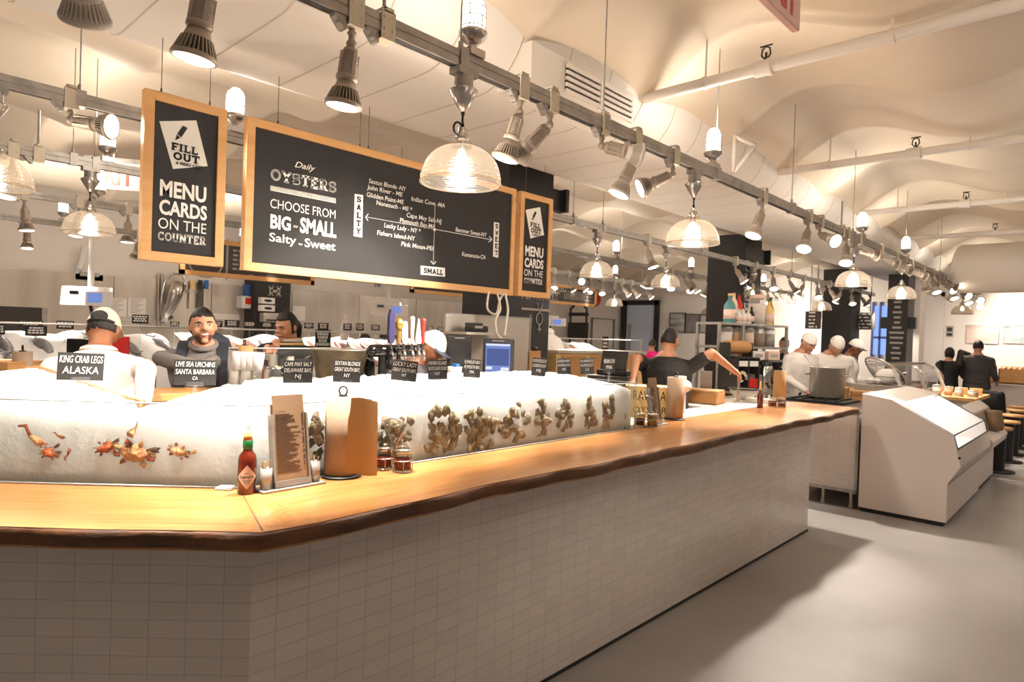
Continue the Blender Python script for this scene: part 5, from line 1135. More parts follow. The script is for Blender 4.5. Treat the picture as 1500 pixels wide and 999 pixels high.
for k,(ya,yb) in enumerate(((.1,2.5),(2.8,6.2),(6.5,9.8))):
    yy=ya
    while yy<yb:
        for x in ((fx-.42),(fx-.86)):
            kind=(0 if k==1 else (1 if k==0 else rf.choice((0,2)))); 
            if k==1 and x>fx-.5 and yy<3.6: kind=2
            y=yy+rf.uniform(-.02,.02); z=ice_z(x,y)
            z=max(z,1.07+.46*((fx-.02-x)/1.22)**.85+.05*mnoise.noise(V((x*3,y*3,0)))+.03*mnoise.noise(V((x*9,y*9,2)))); nm=('fish_fillet','whole_fish','fish_fillet')[kind]
            o=bpy.data.objects.new(nm,FM[kind]); COL.objects.link(o); o.location=(x,y,z-.004); o.rotation_euler=(rf.uniform(-.08,.08)+.34,0,PI/2+rf.uniform(-.35,.35)); o.rotation_euler=(0.0,.33,0); o.rotation_euler=(rf.uniform(.30,.40),0,PI/2+rf.uniform(-.25,.25))
            tag(o,('pale pink fish fillet laid on the ice of %s','silver whole fish laid on the ice of %s','orange salmon fillet laid on the ice of %s')[kind]%where[k],'fish',('pink fillets on %s','whole fish on %s','salmon fillets on %s')[kind]%where[k]); nf+=1
        yy+=.2 if k==1 else .34
# back price cards
def small_card(px0,py0,px1,py1,x,label,txt=3,tall=False):
    c=atx((px0+px1)/2,(py0+py1)/2,x); d=depth(c); w=(px1-px0)*d/950; h=(py1-py0)*d/950
    n=V((-c.x,-c.y,0)).normalized(); zb=ice_z(x,c.y)+.0; t=thing('price_card',label,'price card',(c.x,c.y,min(zb,c.z-h/2)),math.atan2(n.y,n.x)+PI/2,group='small black price cards on the fish counter')
    zc_=c.z-t.location.z; b=MB(); b.box((0,0,zc_),(w,.004,h)); cb=b.build('card','chalk',t)
    b=MB(); r=random.Random(int(px0*7))
    for i in range(txt):
        z=zc_+h*(.36-.72*i/max(1,txt-.001)-.08); hw=w*r.uniform(.26,.44); x0=-hw
        while x0<hw: ww=r.uniform(.012,.03); b.bbox((x0,-.004,z-h*.075),(min(hw,x0+ww),-.0025,z+h*.075)); x0+=ww+.006
    b.build('chalk_writing','letter',cb)
    b=MB(); b.lathe([(0,0),(.02,0),(.006,.01),(.006,max(.02,zc_-h/2))],8); b.build('holder','acrylic',t)
for q,lb in [((-4,475,6,490),'price card cut by the left picture edge'),((31,470,60,478),'upper price card of the pair left of the worker in the cap'),((40,477,66,492),'lower price card of the pair left of the worker in the cap'),((85,470,106,482),'price card at the left of the black register panel'),((195,461,216,474),'price card right of the worker\'s cap, above the rail'),((250,471,262,478),'tiny price card left of the smiling man'),((309,470,325,479),'price card just right of the smiling man\'s head'),((330,469,350,479),'tilted price card right of the smiling man'),((358,471,373,479),'third price card right of the smiling man'),((383,472,399,480),'price card just left of the woman\'s face'),((430,472,440,482),'price card just right of the woman\'s ponytail'),((446,473,459,481),'price card in front of the bent worker'),((466,473,481,483),'price card right of the bent worker'),((503,474,515,484),'price card right of the tall fish sign'),((522,474,533,484),'price card between the white bottle and the blue tap'),((544,476,556,484),'price card left of the blue tap handle'),((627,478,634,484),'price card behind the white cone tap handle'),((641,479,650,486),'price card left of the steel partition')]: small_card(*q,-7.35,lb)
small_card(462,483,484,511,-6.55,'tall black fish sign above the galvanised tub',4,True); small_card(882,493,891,514,-6.55,'tall black fish sign left of the black-shirted worker',3,True)
# scales with lit screens
def scale(px,py,x,label,pole=True,flip=1,s=1):
    c=atx(px,py,x); t=thing('deli_scale',label,'scale',(c.x,c.y,c.z-.45),.75)
    n=.45
    b=MB(); b.prism([V((-.26*s,-.10,n-.10*s)),V((.20*s,-.10,n-.10*s)),V((.16*s,-.02,n+.10*s)),V((-.30*s,-.02,n+.10*s))],(0,.14,0)); b.build('head','plastic_white',t,bevel=.01)
    b=MB(); b.bbox((.02*s,-.125,n-.10*s),(.30*s,-.105,n+.05*s)); d_=b.build('display_panel','plastic_white',t,bevel=.005)
    b=MB(); b.bbox((.05*s,-.128,n-.07*s),(.20*s,-.124,n+.03*s)); b.build('screen','screen_blue',d_)
    b=MB(); b.bbox((-.16*s,-.105,n+.01),(-.06*s,-.10,n+.05)); b.build('maker_badge','screen_off',t)
    b=MB(); b.tube([(.0,0,n-.1),(.03,0,n-.22),(.06,0,.06)],.018,8); b.box((.05,0,.03),(.3,.3,.05)); b.build('pedestal','galv_dark',t)
    if pole:
        b=MB(); b.cyl((-.02,0.03,n+.1),(-.02,.03,n+.62),.03,n=12); b.build('pole','plastic_white',t)
scale(133,434,-8.0,'white label scale with a blue screen on the wall side behind the capped worker')
scale(570,452,-8.0,'white label scale with a blue screen behind the blue tap handle',True)
scale(806,470,-8.0,'white label scale with a blue screen right of the black column',False)
for px,lb in ((133,'steel stand under the scale behind the capped worker'),(570,'steel stand under the scale behind the taps'),(806,'steel stand under the scale right of the black column')):
    c=atx(px,450,-8.0); t=thing('scale_stand',lb,'stand',(c.x,c.y,0),.75); hz=c.z-.45-.003 if px!=133 else 1
    hz={133:atx(133,434,-8.0).z,570:atx(570,452,-8.0).z,806:atx(806,470,-8.0).z}[px]-.453
    b=MB(); b.box((.05,0,hz/2),(.36,.36,hz)); b.build('stand_body','steel',t)
# wall fittings
def onwall(px,py,off=.04): return atx(px,py,XW+off)
def wall_rect(name,label,cat,x0,y0,x1,y1,mt,off=.032,th=.02,parts=None):
    a=onwall(x0,y0,off); c=onwall(x1,y1,off); t=thing(name,label,cat,(XW+off,(a.y+c.y)/2,c.z))
    b=MB(); b.bbox((XW+off,a.y,c.z),(XW+off+th,c.y,a.z)); b.build('sheet' if not parts else parts,mt,t,True); return t,a,c
for x0,lb in ((159,'white notice sheet left of the pair on the steel wall'),(187,'white notice sheet right of the pair on the steel wall')):
    t,a,c=wall_rect('wall_notice',lb,'notice',x0,436,x0+26,464,'paper_white')
    b=MB()
    for k in range(9): z=a.z-(a.z-c.z)*(.1+.09*k); b.bbox((XW+.052,a.y+.04,z),(XW+.054,c.y-.05-(k%3)*.04,z+.01))
    b.build('printed_lines','letter_dim',t,True)
t,a,c=wall_rect('wall_outlet_plate','white outlet plate on the wall above the left scale','outlet',110,392,150,412,'plastic_white',.0,.03,'plate')
b=MB(); b.bbox((XW+.03,a.y+.06,c.z+.06),(XW+.05,a.y+.2,a.z-.06)); b.build('socket','galv',t,True)
b=MB(); b.bbox((XW+.03,c.y-.2,c.z+.06),(XW+.05,c.y-.06,a.z-.06)); b.build('socket','galv',t,True)
q=onwall(122,378,.1); t=thing('wall_tube','short white tube on the wall above the outlet plate','tube',q); b=MB(); b.cyl(q+V((0,-.05,-.18)),q+V((0,.02,.18)),.05); b.build('tube_body','plastic_white',t,True); b=MB(); b.bbox((XW,q.y-.03,q.z-.03),(XW+.1,q.y+.03,q.z+.03)); b.build('clamp','galv',t,True)
# hose with gooseneck
t=thing('spray_hose','chrome gooseneck spray hose on the steel wall left of the smiling man','faucet',onwall(240,460,.1))
b=MB(); b.tube(sm([onwall(*q,.18) for q in ((238,470),(236,445),(240,420),(248,404),(258,401),(268,406),(268,425),(258,448),(246,466))]),.022,8); b.build('hose','chrome',t,True)
b=MB(); b.cyl(onwall(250,465,.16),onwall(243,468,.24),.05); b.cyl(onwall(237,470,.05),onwall(237,474,.05),.06); b.build('spray_head','chrome',t,True)
for px in (232,237): b=MB(); b.cyl(onwall(px,400,.06),onwall(px,478,.06),.018,n=8); o=b.build('riser_pipe','steel',t,True)
t=thing('curved_steel_chute','polished steel curved pipe left of the knife rack','pipe',onwall(253,440,.2)); b=MB(); b.tube([onwall(q[0],q[1],.3) for q in ((262,415),(256,432),(248,452),(242,466))],[.13,.11,.07,.04],12); b.build('pipe_body','chrome',t,True); b=MB(); b.bbox((XW,onwall(258,425,.1).y-.1,onwall(258,425,.1).z-.08),(XW+.25,onwall(258,425,.1).y+.1,onwall(258,425,.1).z+.08)); b.build('wall_mount','steel',t,True)
# knife rack
a=onwall(272,427,.06); c=onwall(304,430,.06); t=thing('knife_rack','magnetic steel knife strip on the steel wall behind the smiling man','rack',a); b=MB(); b.bbox((XW+.03,a.y,a.z-.03),(XW+.07,c.y,a.z+.03)); b.build('strip','galv',t,True)
for px,bl,ha,lb in ((281,'steel','crate_wood','knife with a pale wooden handle, left on the strip'),(293,'steel_dark','black','slim dark knife, middle of the strip'),(302,'steel','blue','knife with a blue black handle, right on the strip')):
    q=onwall(px,428,.09); t=thing('kitchen_knife',lb,'knife',q,group='knives on the steel wall strip'); b=MB(); b.bbox((XW+.075,q.y-.04,q.z-.30),(XW+.083,q.y+.05,q.z+.06)); b.build('blade',bl,t,True); b=MB(); b.bbox((XW+.07,q.y-.035,q.z+.06),(XW+.10,q.y+.04,q.z+.22)); b.build('handle',ha,t,True,bevel=.01)
# black FISH panel with boxes, dispenser
a=onwall(374,405,.45); c=onwall(424,492,.45); t=thing('fish_column','black square column on the left wall lettered FISH, carrying two white boxes','column',((XW+.2),(a.y+c.y)/2,0)); struct(t)
b=MB(); b.bbox((XW,a.y,0),(XW+.45,c.y,3.6)); b.build('shaft','column_black',t,True,bevel=.01)
b=MB(); pw=.26
for ch,py in (('F',367),('I',388),('S',409.5),('H',433)): pp=onwall(393,py,.453); put_text(b,ch,basis((0,1,0),(0,0,1),pp),pw if ch!='I' else .16,.19,slab=True)
b.build('lettering','letter_dim',t,True)
for (x0,y0,x1,y1,lb) in ((378,435,398,446,'upper white dispenser box on the FISH column'),(378,446,398,457,'lower white dispenser box on the FISH column')):
    p=onwall(x0,y0,.45); q=onwall(x1,y1,.45); t=thing('glove_box',lb,'box',(XW+.5,(p.y+q.y)/2,q.z)); b=MB(); b.bbox((XW+.452,p.y,q.z+.005),(XW+.58,q.y,p.z-.005)); b.build('carton','paper_white',t,True,bevel=.008); b=MB(); b.ell(((XW+.58),(p.y+q.y)/2,(p.z+q.z)/2),(.006,.08,.025)); b.build('opening','galv_dark',t,True)
p=onwall(380,458,.45); q=onwall(402,472,.45); t=thing('steel_dispenser','steel towel dispenser under the white boxes on the FISH column','dispenser',(XW+.5,(p.y+q.y)/2,q.z)); b=MB(); b.bbox((XW+.452,p.y,q.z),(XW+.62,q.y,p.z)); b.build('dispenser_body','steel',t,True,bevel=.01); b=MB(); b.bbox((XW+.62,p.y+.05,q.z+.02),(XW+.63,q.y-.05,q.z+.05)); b.build('slot','galv_dark',t,True)
p=onwall(346,424,.03); q=onwall(373,453,.03); t=thing('wall_towel_dispenser','white wall dispenser with a blue top left of the FISH column','dispenser',(XW+.1,(p.y+q.y)/2,q.z)); b=MB(); b.bbox((XW+.03,p.y,q.z),(XW+.3,q.y,p.z-.12)); b.build('dispenser_body','plastic_white',t,True,bevel=.03); b=MB(); b.bbox((XW+.03,p.y+.12,p.z-.12),(XW+.26,q.y,p.z+.1)); b.build('blue_top','blue',t,True,bevel=.02); b=MB(); b.bbox((XW+.3,p.y+.06,q.z+.08),(XW+.31,p.y+.2,q.z+.2)); b.build('label','red',t,True)
p=onwall(318,461,.04); t,a,c=wall_rect('wall_label_strip','long pale label strip on the steel wall right of the smiling man','notice',311,459,350,469,'paper_white')
t,a,c=wall_rect('wall_switch_box','small grey switch box on the wall below the oyster board','switch',549,414,557,421,'galv',.0,.04,'plate'); b=MB(); b.bbox((XW+.04,a.y+.06,c.z+.03),(XW+.05,c.y-.06,a.z-.03)); b.build('toggle','galv_dark',t,True)
q=atx(505,485,-7.9); t=thing('spray_bottle','white squeeze bottle standing at the back of the fish counter','bottle',(q.x+.55,q.y-.1,1.52)); q=atx(505,470,-7.45); t.location=(q.x,q.y,1.5); b=MB(); b.lathe([(0,0),(.05,0),(.055,.03),(.05,.20),(.02,.27),(.014,.34),(0,.345)],18); b.build('bottle_body','plastic_white',t); b=MB(); b.lathe([(.015,.27),(.02,.27),(.02,.30),(.015,.30)],14); b.build('collar','paper_white',t)
t,a,c=wall_rect('wall_paper_pad','white paper pad on the steel wall beside the bent worker','notice',428,448,446,470,'paper_white')
# dark mat hung over the far edge at left
a=atx(-5,448,-8.6); c=atx(69,470,-8.6); t=thing('woven_screen','dark grey woven screen behind the fish counter at the left','screen',(-8.6,(a.y+c.y)/2,0)); b=MB(); b.bbox((-8.62,a.y-.3,c.z-.4),(-8.6,c.y,a.z)); b.build('mesh_panel','rug_dark',t,True); b=MB(); b.bbox((-8.64,c.y-.05,0),(-8.58,c.y,a.z)); b.bbox((-8.64,a.y-.3,0),(-8.58,a.y-.25,a.z)); b.build('legs','galv',t,True)
# rear hanging menu boards
def rear_board(x,px0,py0,px1,py1,label,txt,grey='chalk_grey'):
    a=atx(px0,py0,x); c=atx(px1,py1,x); t=thing('menu_board',label,'menu board',(x,(a.y+c.y)/2,c.z)); f=.055
    b=MB(); b.bbox((x-.01,a.y,c.z),(x+.01,c.y,a.z)); b.build('board',grey,t,True)
    b=MB()
    for lo,hi in (((a.y,c.z),(a.y+f,a.z)),((c.y-f,c.z),(c.y,a.z)),((a.y,c.z),(c.y,c.z+f)),((a.y,a.z-f),(c.y,a.z))): b.bbox((x-.02,*lo),(x+.03,*hi))
    b.build('frame','frame_wood',t,True)
    for tx in (txt if isinstance(txt,list) else [txt]): b=MB(); tx(b,x+.0125,a,c); b.build('lettering','letter_dim',t,True)
    for yy in (a.y+.25,c.y-.25): b=MB(); b.cyl((x,yy,a.z),(x,yy,2.865),.004,n=6); b.build('hanging_wire','galv_dark',t,True)
def chalk_lines(b,x,y0,y1,z0,z1,n,seed=0):
    r=random.Random(seed)
    for k in range(n):
        z=z1-(z1-z0)*(k+.5)/n; y=y0
        end=y0+(y1-y0)*r.uniform(.7,1)
        while y<end: w=r.uniform(.02,.07); b.bbox((x,y,z),(x+.001,min(y+w,end),z+(z1-z0)/n*.42)); y+=w+.02
def bt(b,x,s,p,q,h,bo=0): p=atx(*p,-8.0); q=atx(*q,-8.0); put_text(b,s,basis((0,1,0),(0,0,1),(x,p.y,p.z)),q.y-p.y,h,bo)
def t_lines(b,x,a,c): p=atx(341,365,-8.0); chalk_lines(b,x,p.y,p.y+.7,p.z-.28,p.z,5,3)
def t_logo(b,x,a,c):
    q=atx(301,382,-8.0); b.tube([(x,q.y+.2*math.cos(k*PI/12),q.z+.2*math.sin(k*PI/12)) for k in range(24)],.009,6,closed=True)
def t_rule(b,x,a,c): q=atx(332,380,-8.0); b.bbox((x,q.y-.012,q.z-.25),(x+.002,q.y+.012,q.z+.25))
t1=[lambda b,x,a,c:bt(b,x,'sustainability criteria.',(341,405),(396,411),.05,.01),lambda b,x,a,c:bt(b,x,'seafoodwatch.org',(402,411),(438,413),.035),t_lines,t_logo,t_rule]
rear_board(-8.0,264,344,459,418,'long grey menu board behind the left chalkboards about sustainability criteria',t1)
rear_board(-8.0,602,395,710,438,'grey framed menu board below the right end of the oyster board',[lambda b,x,a,c:chalk_lines(b,x,a.y+.2,(a.y+c.y)/2-.1,c.z+.1,a.z-.1,4,5),lambda b,x,a,c:chalk_lines(b,x,(a.y+c.y)/2+.1,c.y-.2,c.z+.1,a.z-.1,4,6)])
rear_board(-8.0,780,412,872,450,'framed menu board with lines of small writing right of the black column',[lambda b,x,a,c:put_text(b,'SMOKED',basis((0,1,0),(0,0,1),(x,atx(803,425,x).y,atx(803,425,x).z)),.55,.12,.03),lambda b,x,a,c:chalk_lines(b,x,atx(826,440,x).y,c.y-.15,c.z+.1,a.z-.1,7,9),lambda b,x,a,c:chalk_lines(b,x,atx(803,440,x).y,atx(820,440,x).y,c.z+.12,c.z+.25,1,2)])
# round red wall sign, dark hooks right of the menu board
q=atx(874,437,XW+.05); t=thing('round_red_sign','round red sign on the wall beside the menu board','sign',q); b=MB(); b.cyl((XW,q.y,q.z),(XW+.06,q.y,q.z),.24,n=28); b.build('disc','red',t,True); b=MB(); b.tube([(XW+.062,q.y+.2*math.cos(k*PI/12),q.z+.2*math.sin(k*PI/12)) for k in range(24)],.012,6,closed=True); b.build('ring','letter_dim',t,True)
q=aty(847,475,YF-.3); q=atx(847,475,XW+.45); t=thing('coat_rack','dark metal rack against the far wall left of the blue door','rack',(q.x,q.y,0)); b=MB()
for dx in (-.3,.3): b.cyl((q.x+dx,q.y,0),(q.x+dx,q.y,q.z+.5),.03)
b.build('posts','galv_dark',t,True); b=MB(); b.box((q.x,q.y,q.z+.3),(.62,.18,.1)); b.box((q.x,q.y,q.z-.2),(.62,.2,.5)); b.tube([(q.x-.25,q.y,q.z+.5),(q.x,q.y,q.z+.75),(q.x+.25,q.y,q.z+.5)],.04,6); b.build('hung_coats','rug_dark',t,True)
a=atx(868,466,XW+.06); c=atx(900,470,XW+.06); t=thing('wall_pipe_frame','thin grey pipe frame on the wall left of the blue door','frame',(XW,a.y,0)); b=MB(); b.tube([(XW+.05,a.y,0),(XW+.05,a.y,a.z),(XW+.05,min(c.y,18.2),a.z),(XW+.05,min(c.y,18.2),0)],.035,6); b.build('pipe_frame','galv',t,True)
# ============================================================ COOKS' AREA AND CASES ON THE RIGHT
t=thing('tiled_side_counter','low white tiled side counter on steel legs past the end of the bar','counter',(-2.6,7.5,0))
b=MB(); b.bbox((-2.85,7.19,.19),(-1.875,8.38,.965)); b.build('tiled_body','tile',t,True,uv=face_uv)
b=MB(); b.bbox((-1.885,7.178,.16),(-1.86,7.20,.98)); b.bbox((-2.85,7.178,.165),(-1.86,7.2,.195)); b.build('corner_trim','galv',t,True)
b=MB(); b.bbox((-2.87,7.17,.965),(-1.86,8.4,1.0)); b.build('counter_top','steel_dark',t,True,bevel=.004)
for xx,yy in ((-1.93,7.26),(-2.2,7.26),(-2.36,7.3),(-2.1,7.9)): b=MB(); b.cyl((xx,yy,0),(xx,yy,.19),.016,n=10); b.cyl((xx,yy,0),(xx,yy,.03),.024,n=10); b.build('leg','steel',t,True)
q=atd(1210,588,8.3); t=thing('stove_plate','black burner plate under the stock pot','stove',(-2.5,8.05,1.0)); 
b=MB(); b.box((0,0,.012),(.66,.62,.024)); b.build('plate','black',t,bevel=.004)
b=MB(); 
for k in range(5): b.box((-.24+k*.12,0,.032),(.02,.56,.016))
b.build('grate','galv_dark',t)
q=atd(1211,580,7.67); t=thing('stock_pot','tall stainless steel stock pot in front of the cooks','pot',(q.x,q.y,1.041)); r_=23.5*7.67/950; hp=atd(1211,538,7.67).z-1.041
b=MB(); b.lathe([(0,0),(r_*.96,0),(r_,.012),(r_,hp-.01),(r_*1.03,hp-.006),(r_*1.03,hp),(r_*.97,hp),(r_*.97,.02),(0,.02)],40); b.build('pot_body','pot',t)
for s in (-1,1): b=MB(); b.tube([(s*r_*.95,-.06,hp*.75),(s*r_*1.22,-.05,hp*.74),(s*r_*1.22,.05,hp*.74),(s*r_*.95,.06,hp*.75)],.009,8); b.build('handle','pot',t)
t=thing('cook_counter','long dark steel work counter in front of the cooks','counter',(-2.9,9.0,0)); b=MB(); b.bbox((-2.66,8.42,0),(-1.9,8.72,.98)); b.build('counter_body','steel_dark',t,True); b=MB(); b.bbox((-2.68,8.41,.98),(-1.86,8.74,1.01)); b.build('counter_top','steel',t,True)
t=thing('steel_pass','steel pass counter carrying the wire basket and white bundles','counter',(-2.3,9.9,0)); b=MB(); b.bbox((-2.6,9.2,0),(-1.92,10.52,.98)); b.build('counter_body','steel_dark',t,True); b=MB(); b.bbox((-2.62,9.18,.98),(-1.9,10.54,1.01)); b.build('counter_top','steel',t,True)
q=atd(1190,565,8.0); 
carton((-2.5,8.57,1.012),(.28,.2,.13),.2,'plain cardboard box left of the stock pot among the cooks'); carton((-2.2,8.57,1.012),(.24,.2,.10),.1,'small cardboard box behind the stock pot')
q=V((-2.46,9.34,0)); t=thing('bread_pile','pale bread rolls in a paper tray right of the stock pot','bread',(q.x,q.y,1.012)); b=MB()
b.box((0,0,.012),(.22,.2,.024)); b.build('paper_tray','paper_white',t)
for k in range(4): b=MB(); b.ell((-.05+.09*(k%2),-.045+.09*(k//2),.055),(.055,.05,.04)); b.build('roll','bread',t)
# big metal rim / strainer and white bundles
q=atd(1290,535,8.9); t=thing('wire_basket','round steel wire basket tilted behind the white bundles','basket',(q.x,q.y,1.05))
b=MB(); T=M4.Translation((0,0,.17))@M4.Rotation(.5,4,'Y')@M4.Rotation(-.5,4,'X')
for k in range(9): rr=.05+.03*k; b.tube([T@V((rr*math.cos(a),rr*math.sin(a),.02*(k/8)**2*6)) for a in [2*PI*j/28 for j in range(28)]],.005,5,closed=True)
for k in range(12): a=k*PI/6; b.tube([T@V((r_2*math.cos(a),r_2*math.sin(a),.12*(r_2/.29)**2)) for r_2 in (.04,.12,.2,.29)],.004,5)
b.build('wire_body','galv',t); b=MB(); b.tube([T@V((.295*math.cos(a),.295*math.sin(a),.125)) for a in [2*PI*j/32 for j in range(32)]],.013,8,closed=True); b.build('rim','steel',t)
q=atd(1300,552,8.5); t=thing('steel_riser','low steel riser box under the white bundles','riser',(-2.3,9.55,1.012)); b=MB(); b.box((0,0,.075),(.62,.55,.15),rz=.75); b.build('riser_body','steel',t,bevel=.004)
for k,(dx,dz,s,lb) in enumerate(((0,0,.14,'large white cloth bundle in front of the wire basket'),(-.22,-.03,.06,'small white bundle left of the large one'),(-.13,-.03,.055,'small white bundle touching the large one'))):
    o=thing('cloth_bundle',lb,'bundle',(q.x+dx*.73,q.y+dx*.68,1.163)); b=MB(); b.ell((0,0,s*.75),(s*1.05,s,s*.75)); b.build('wrapped_cloth','paper_white',o); b=MB(); b.tube([(s*1.06*math.cos(a),s*1.01*math.sin(a),s*.75) for a in [2*PI*j/20 for j in range(20)]],.006,5,closed=True); b.build('tie','galv',o)
# pale display case with slanted glass
CX0,CX1,CY0,CY1=-1.845,-1.095,7.19,9.15
t=thing('refrigerated_case','pale grey refrigerated display case with a slanted glass front','display case',((CX0+CX1)/2,(CY0+CY1)/2,0))
PR=[(-1.845,.04),(-1.095,.04),(-1.10,.40),(-1.0,.585),(-1.065,.86),(-1.58,1.145),(-1.845,1.185)]
def side(y,th,nm): b=MB(); b.prism([V((x,y,z)) for x,z in PR],(0,th,0)); return b.build(nm,'case_white',t,True,bevel=.004)
side(CY0,.03,'side_panel'); side(CY1-.03,.03,'side_panel')
def strip(a,c,th,nm,mt,y0=CY0+.03,y1=CY1-.03,inset_=0):
    a,c=V((a[0],0,a[1])),V((c[0],0,c[1])); d=(c-a).normalized(); n=V((-d.z,0,d.x)); b=MB(); b.prism([a+V((0,y0,0))+n*inset_,c+V((0,y0,0))+n*inset_,c+n*(th+inset_)+V((0,y0,0)),a+n*(th+inset_)+V((0,y0,0))],(0,y1-y0,0)); return b.build(nm,mt,t,True)
strip((-1.095,.05),(-1.10,.39),.03,'lower_panel','case_white'); strip((-1.10,.40),(-1.0,.575),.02,'kick_lip','case_white'); strip((-1.0,.59),(-1.035,.73),.025,'bumper_panel','case_white')
strip((-1.035,.735),(-1.065,.855),.008,'lower_glass','glass_thin'); strip((-1.067,.862),(-1.52,1.112),.008,'slanted_glass','glass_thin'); strip((-1.525,1.115),(-1.845,1.185),.03,'top_panel','case_white')
b=MB(); b.prism([V((-1.84,CY0+.03,.60)),V((-1.05,CY0+.03,.60)),V((-1.06,CY0+.03,.64)),V((-1.84,CY0+.03,.64))],(0,CY1-CY0-.06,0)); b.bbox((-1.845,CY0+.03,.05),(-1.815,CY1-.03,1.17)); b.build('white_lining','paper_white',t,True)
b=MB(); b.bbox((-1.6,CY0+.06,1.085),(-1.54,CY1-.06,1.105)); b.build('light_strip','case_light',t,True); b=MB()
for y in (CY0+.03,CY1-.03): b.tube([(-1.035,y,.735),(-1.066,y,.858),(-1.53,y,1.115)],.006,6)
for a in ((-1.035,.735),(-1.066,.859)): b.tube([(a[0],CY0+.02,a[1]),(a[0],CY1-.02,a[1])],.006,6)
b.build('black_gasket','galv_dark',t,True)
b=MB(); b.bbox((CX0+.02,CY0+.01,0),(CX1-.03,CY1-.02,.04)); b.build('plinth','black',t,True)
b=MB(); b.cyl((-1.015,CY0+.002,.66),(-1.015,CY0-.006,.66),.012); b.build('lock','black',t,True)
LIGHTS.append((V((-1.45,7.9,1.02)),None,15,0)); LIGHTS.append((V((-1.45,8.7,1.02)),None,15,0))
for k,(x,y,mt,lb,sz) in enumerate(((-1.50,7.45,'plastic_white','white tub nearest in the refrigerated case',.07),(-1.42,7.62,'food_green','green salad tub in the refrigerated case',.075),(-1.32,7.5,'plastic_white','second white tub in the refrigerated case',.06),(-1.25,7.62,'galv','grey tub lowest in the refrigerated case',.055),(-1.35,8.0,'paper_white','white tub behind the green salad tub',.06))):
    o=thing('food_tub',lb,'food tub',(x,y,.641)); b=MB(); b.lathe([(0,0),(sz*.8,0),(sz,.16),(sz*.95,.16),(sz*.75,.006),(0,.006)],20); b.build('tub_body',mt,o); b=MB(); b.lathe([(sz*1.03,.155),(sz*1.03,.17),(0,.175)],20); b.build('lid','acrylic',o)
# glass guard posts with pale brackets on the cook counter
for px,lb in ((1313,'first slanted white guard post behind the refrigerated case'),(1348,'second slanted white guard post behind the refrigerated case'),(1376,'third slanted white guard post behind the refrigerated case')):
    d={1313:8.3,1348:9.2,1376:10.2}[px]; a=atd(px+9,574,d); c=atd(px-5,540,d); o=thing('guard_post',lb,'post',(a.x,a.y,a.z),group='slanted white guard posts'); b=MB(); b.prism([a+V((-.02,0,0)),a+V((.02,0,0)),c+V((.02,0,0)),c+V((-.02,0,0))],(0,.05,0)); b.build('post','plastic_white',o,True); b=MB(); b.box(a+V((0,.02,-.01)),(.09,.1,.02)); b.build('foot','plastic_white',o,True)
q=atd(1332,582,8.9); t=thing('guard_counter','white cabinet under the guard posts behind the refrigerated case','cabinet',(-1.9,9.9,0)); zz2=atd(1322,574,8.3).z-.02
b=MB(); b.bbox((-1.84,9.2,0),(-1.34,11.2,.62)); b.build('cabinet_body','case_white',t,True,bevel=.01); b=MB(); b.bbox((-1.86,9.18,.62),(-1.32,11.22,.65)); b.build('cabinet_top','steel',t,True)
t=thing('second_case','lower cream display case with a rounded front lip beyond the refrigerated one','display case',(-1.2,10.2,0)); 
b=MB(); P2=[(-1.30,.04),(-1.12,.04),(-1.12,.42),(-1.0,.52),(-.98,.60),(-1.02,.64),(-1.11,.66),(-1.19,.92),(-1.30,1.0)]
b.prism([V((x,9.2,z)) for x,z in P2],(0,1.35,0)); b.build('case_body','case_white',t,True,bevel=.008); b=MB(); b.prism([V((-1.105,9.25,.67)),V((-1.185,9.25,.91)),V((-1.175,9.25,.915)),V((-1.095,9.25,.675))],(0,1.25,0)); b.build('slanted_glass','glass_thin',t,True); b=MB(); b.bbox((-1.28,9.3,.0),(-1.13,10.5,.04)); b.build('plinth','black',t,True)
q=atd(1440,615,9.6); t=thing('paper_bag','grey-brown paper bag slumped on the second case','bag',(-1.09,10.1,.665)); b=MB(); b.loft([[V((.11*s*math.cos(a)*(1+.1*math.sin(3*a)),.14*s*math.sin(a)*(1+.1*math.cos(5*a)),z)) for a in [2*PI*k/18 for k in range(18)]] for s,z in ((.9,0),(1,.06),(.9,.14),(.75,.2),(.8,.24))]); b.build('bag_body','menu_paper',t)
# curved glass sushi case
t=thing('curved_glass_case','long curved glass sushi case behind the guard posts','display case',(-2.1,12,0))
b=MB(); pr=[(-2.9,1.0),(-2.2,1.0),(-2.16,1.14),(-2.24,1.29),(-2.45,1.38),(-2.9,1.38)]; b.bbox((-2.72,10.6,0),(-2.15,13.4,1.0)); b.build('case_base','steel',t,True)
b=MB(); cur=[(-2.18+ -.0,1.0),(-2.16,1.12),(-2.2,1.24),(-2.30,1.33),(-2.45,1.38)]; n=len(cur); b.add([V((x,y,z)) for y in (10.65,13.35) for x,z in cur],[(i,i+1,n+i+1,n+i) for i in range(n-1)],0,True); b.build('curved_glass','glass_thin',t,True)
b=MB(); b.bbox((-2.7,10.6,1.37),(-2.44,13.4,1.40)); b.build('top_shelf','alu',t,True); b=MB()
for y in (10.65,12.0,13.35): b.tube([(x,y,z) for x,z in cur],.012,6)
b.build('rib','alu',t,True); b=MB(); b.bbox((-2.7,10.7,1.0),(-2.25,13.3,1.07)); b.build('food_bed','galv_dark',t,True)
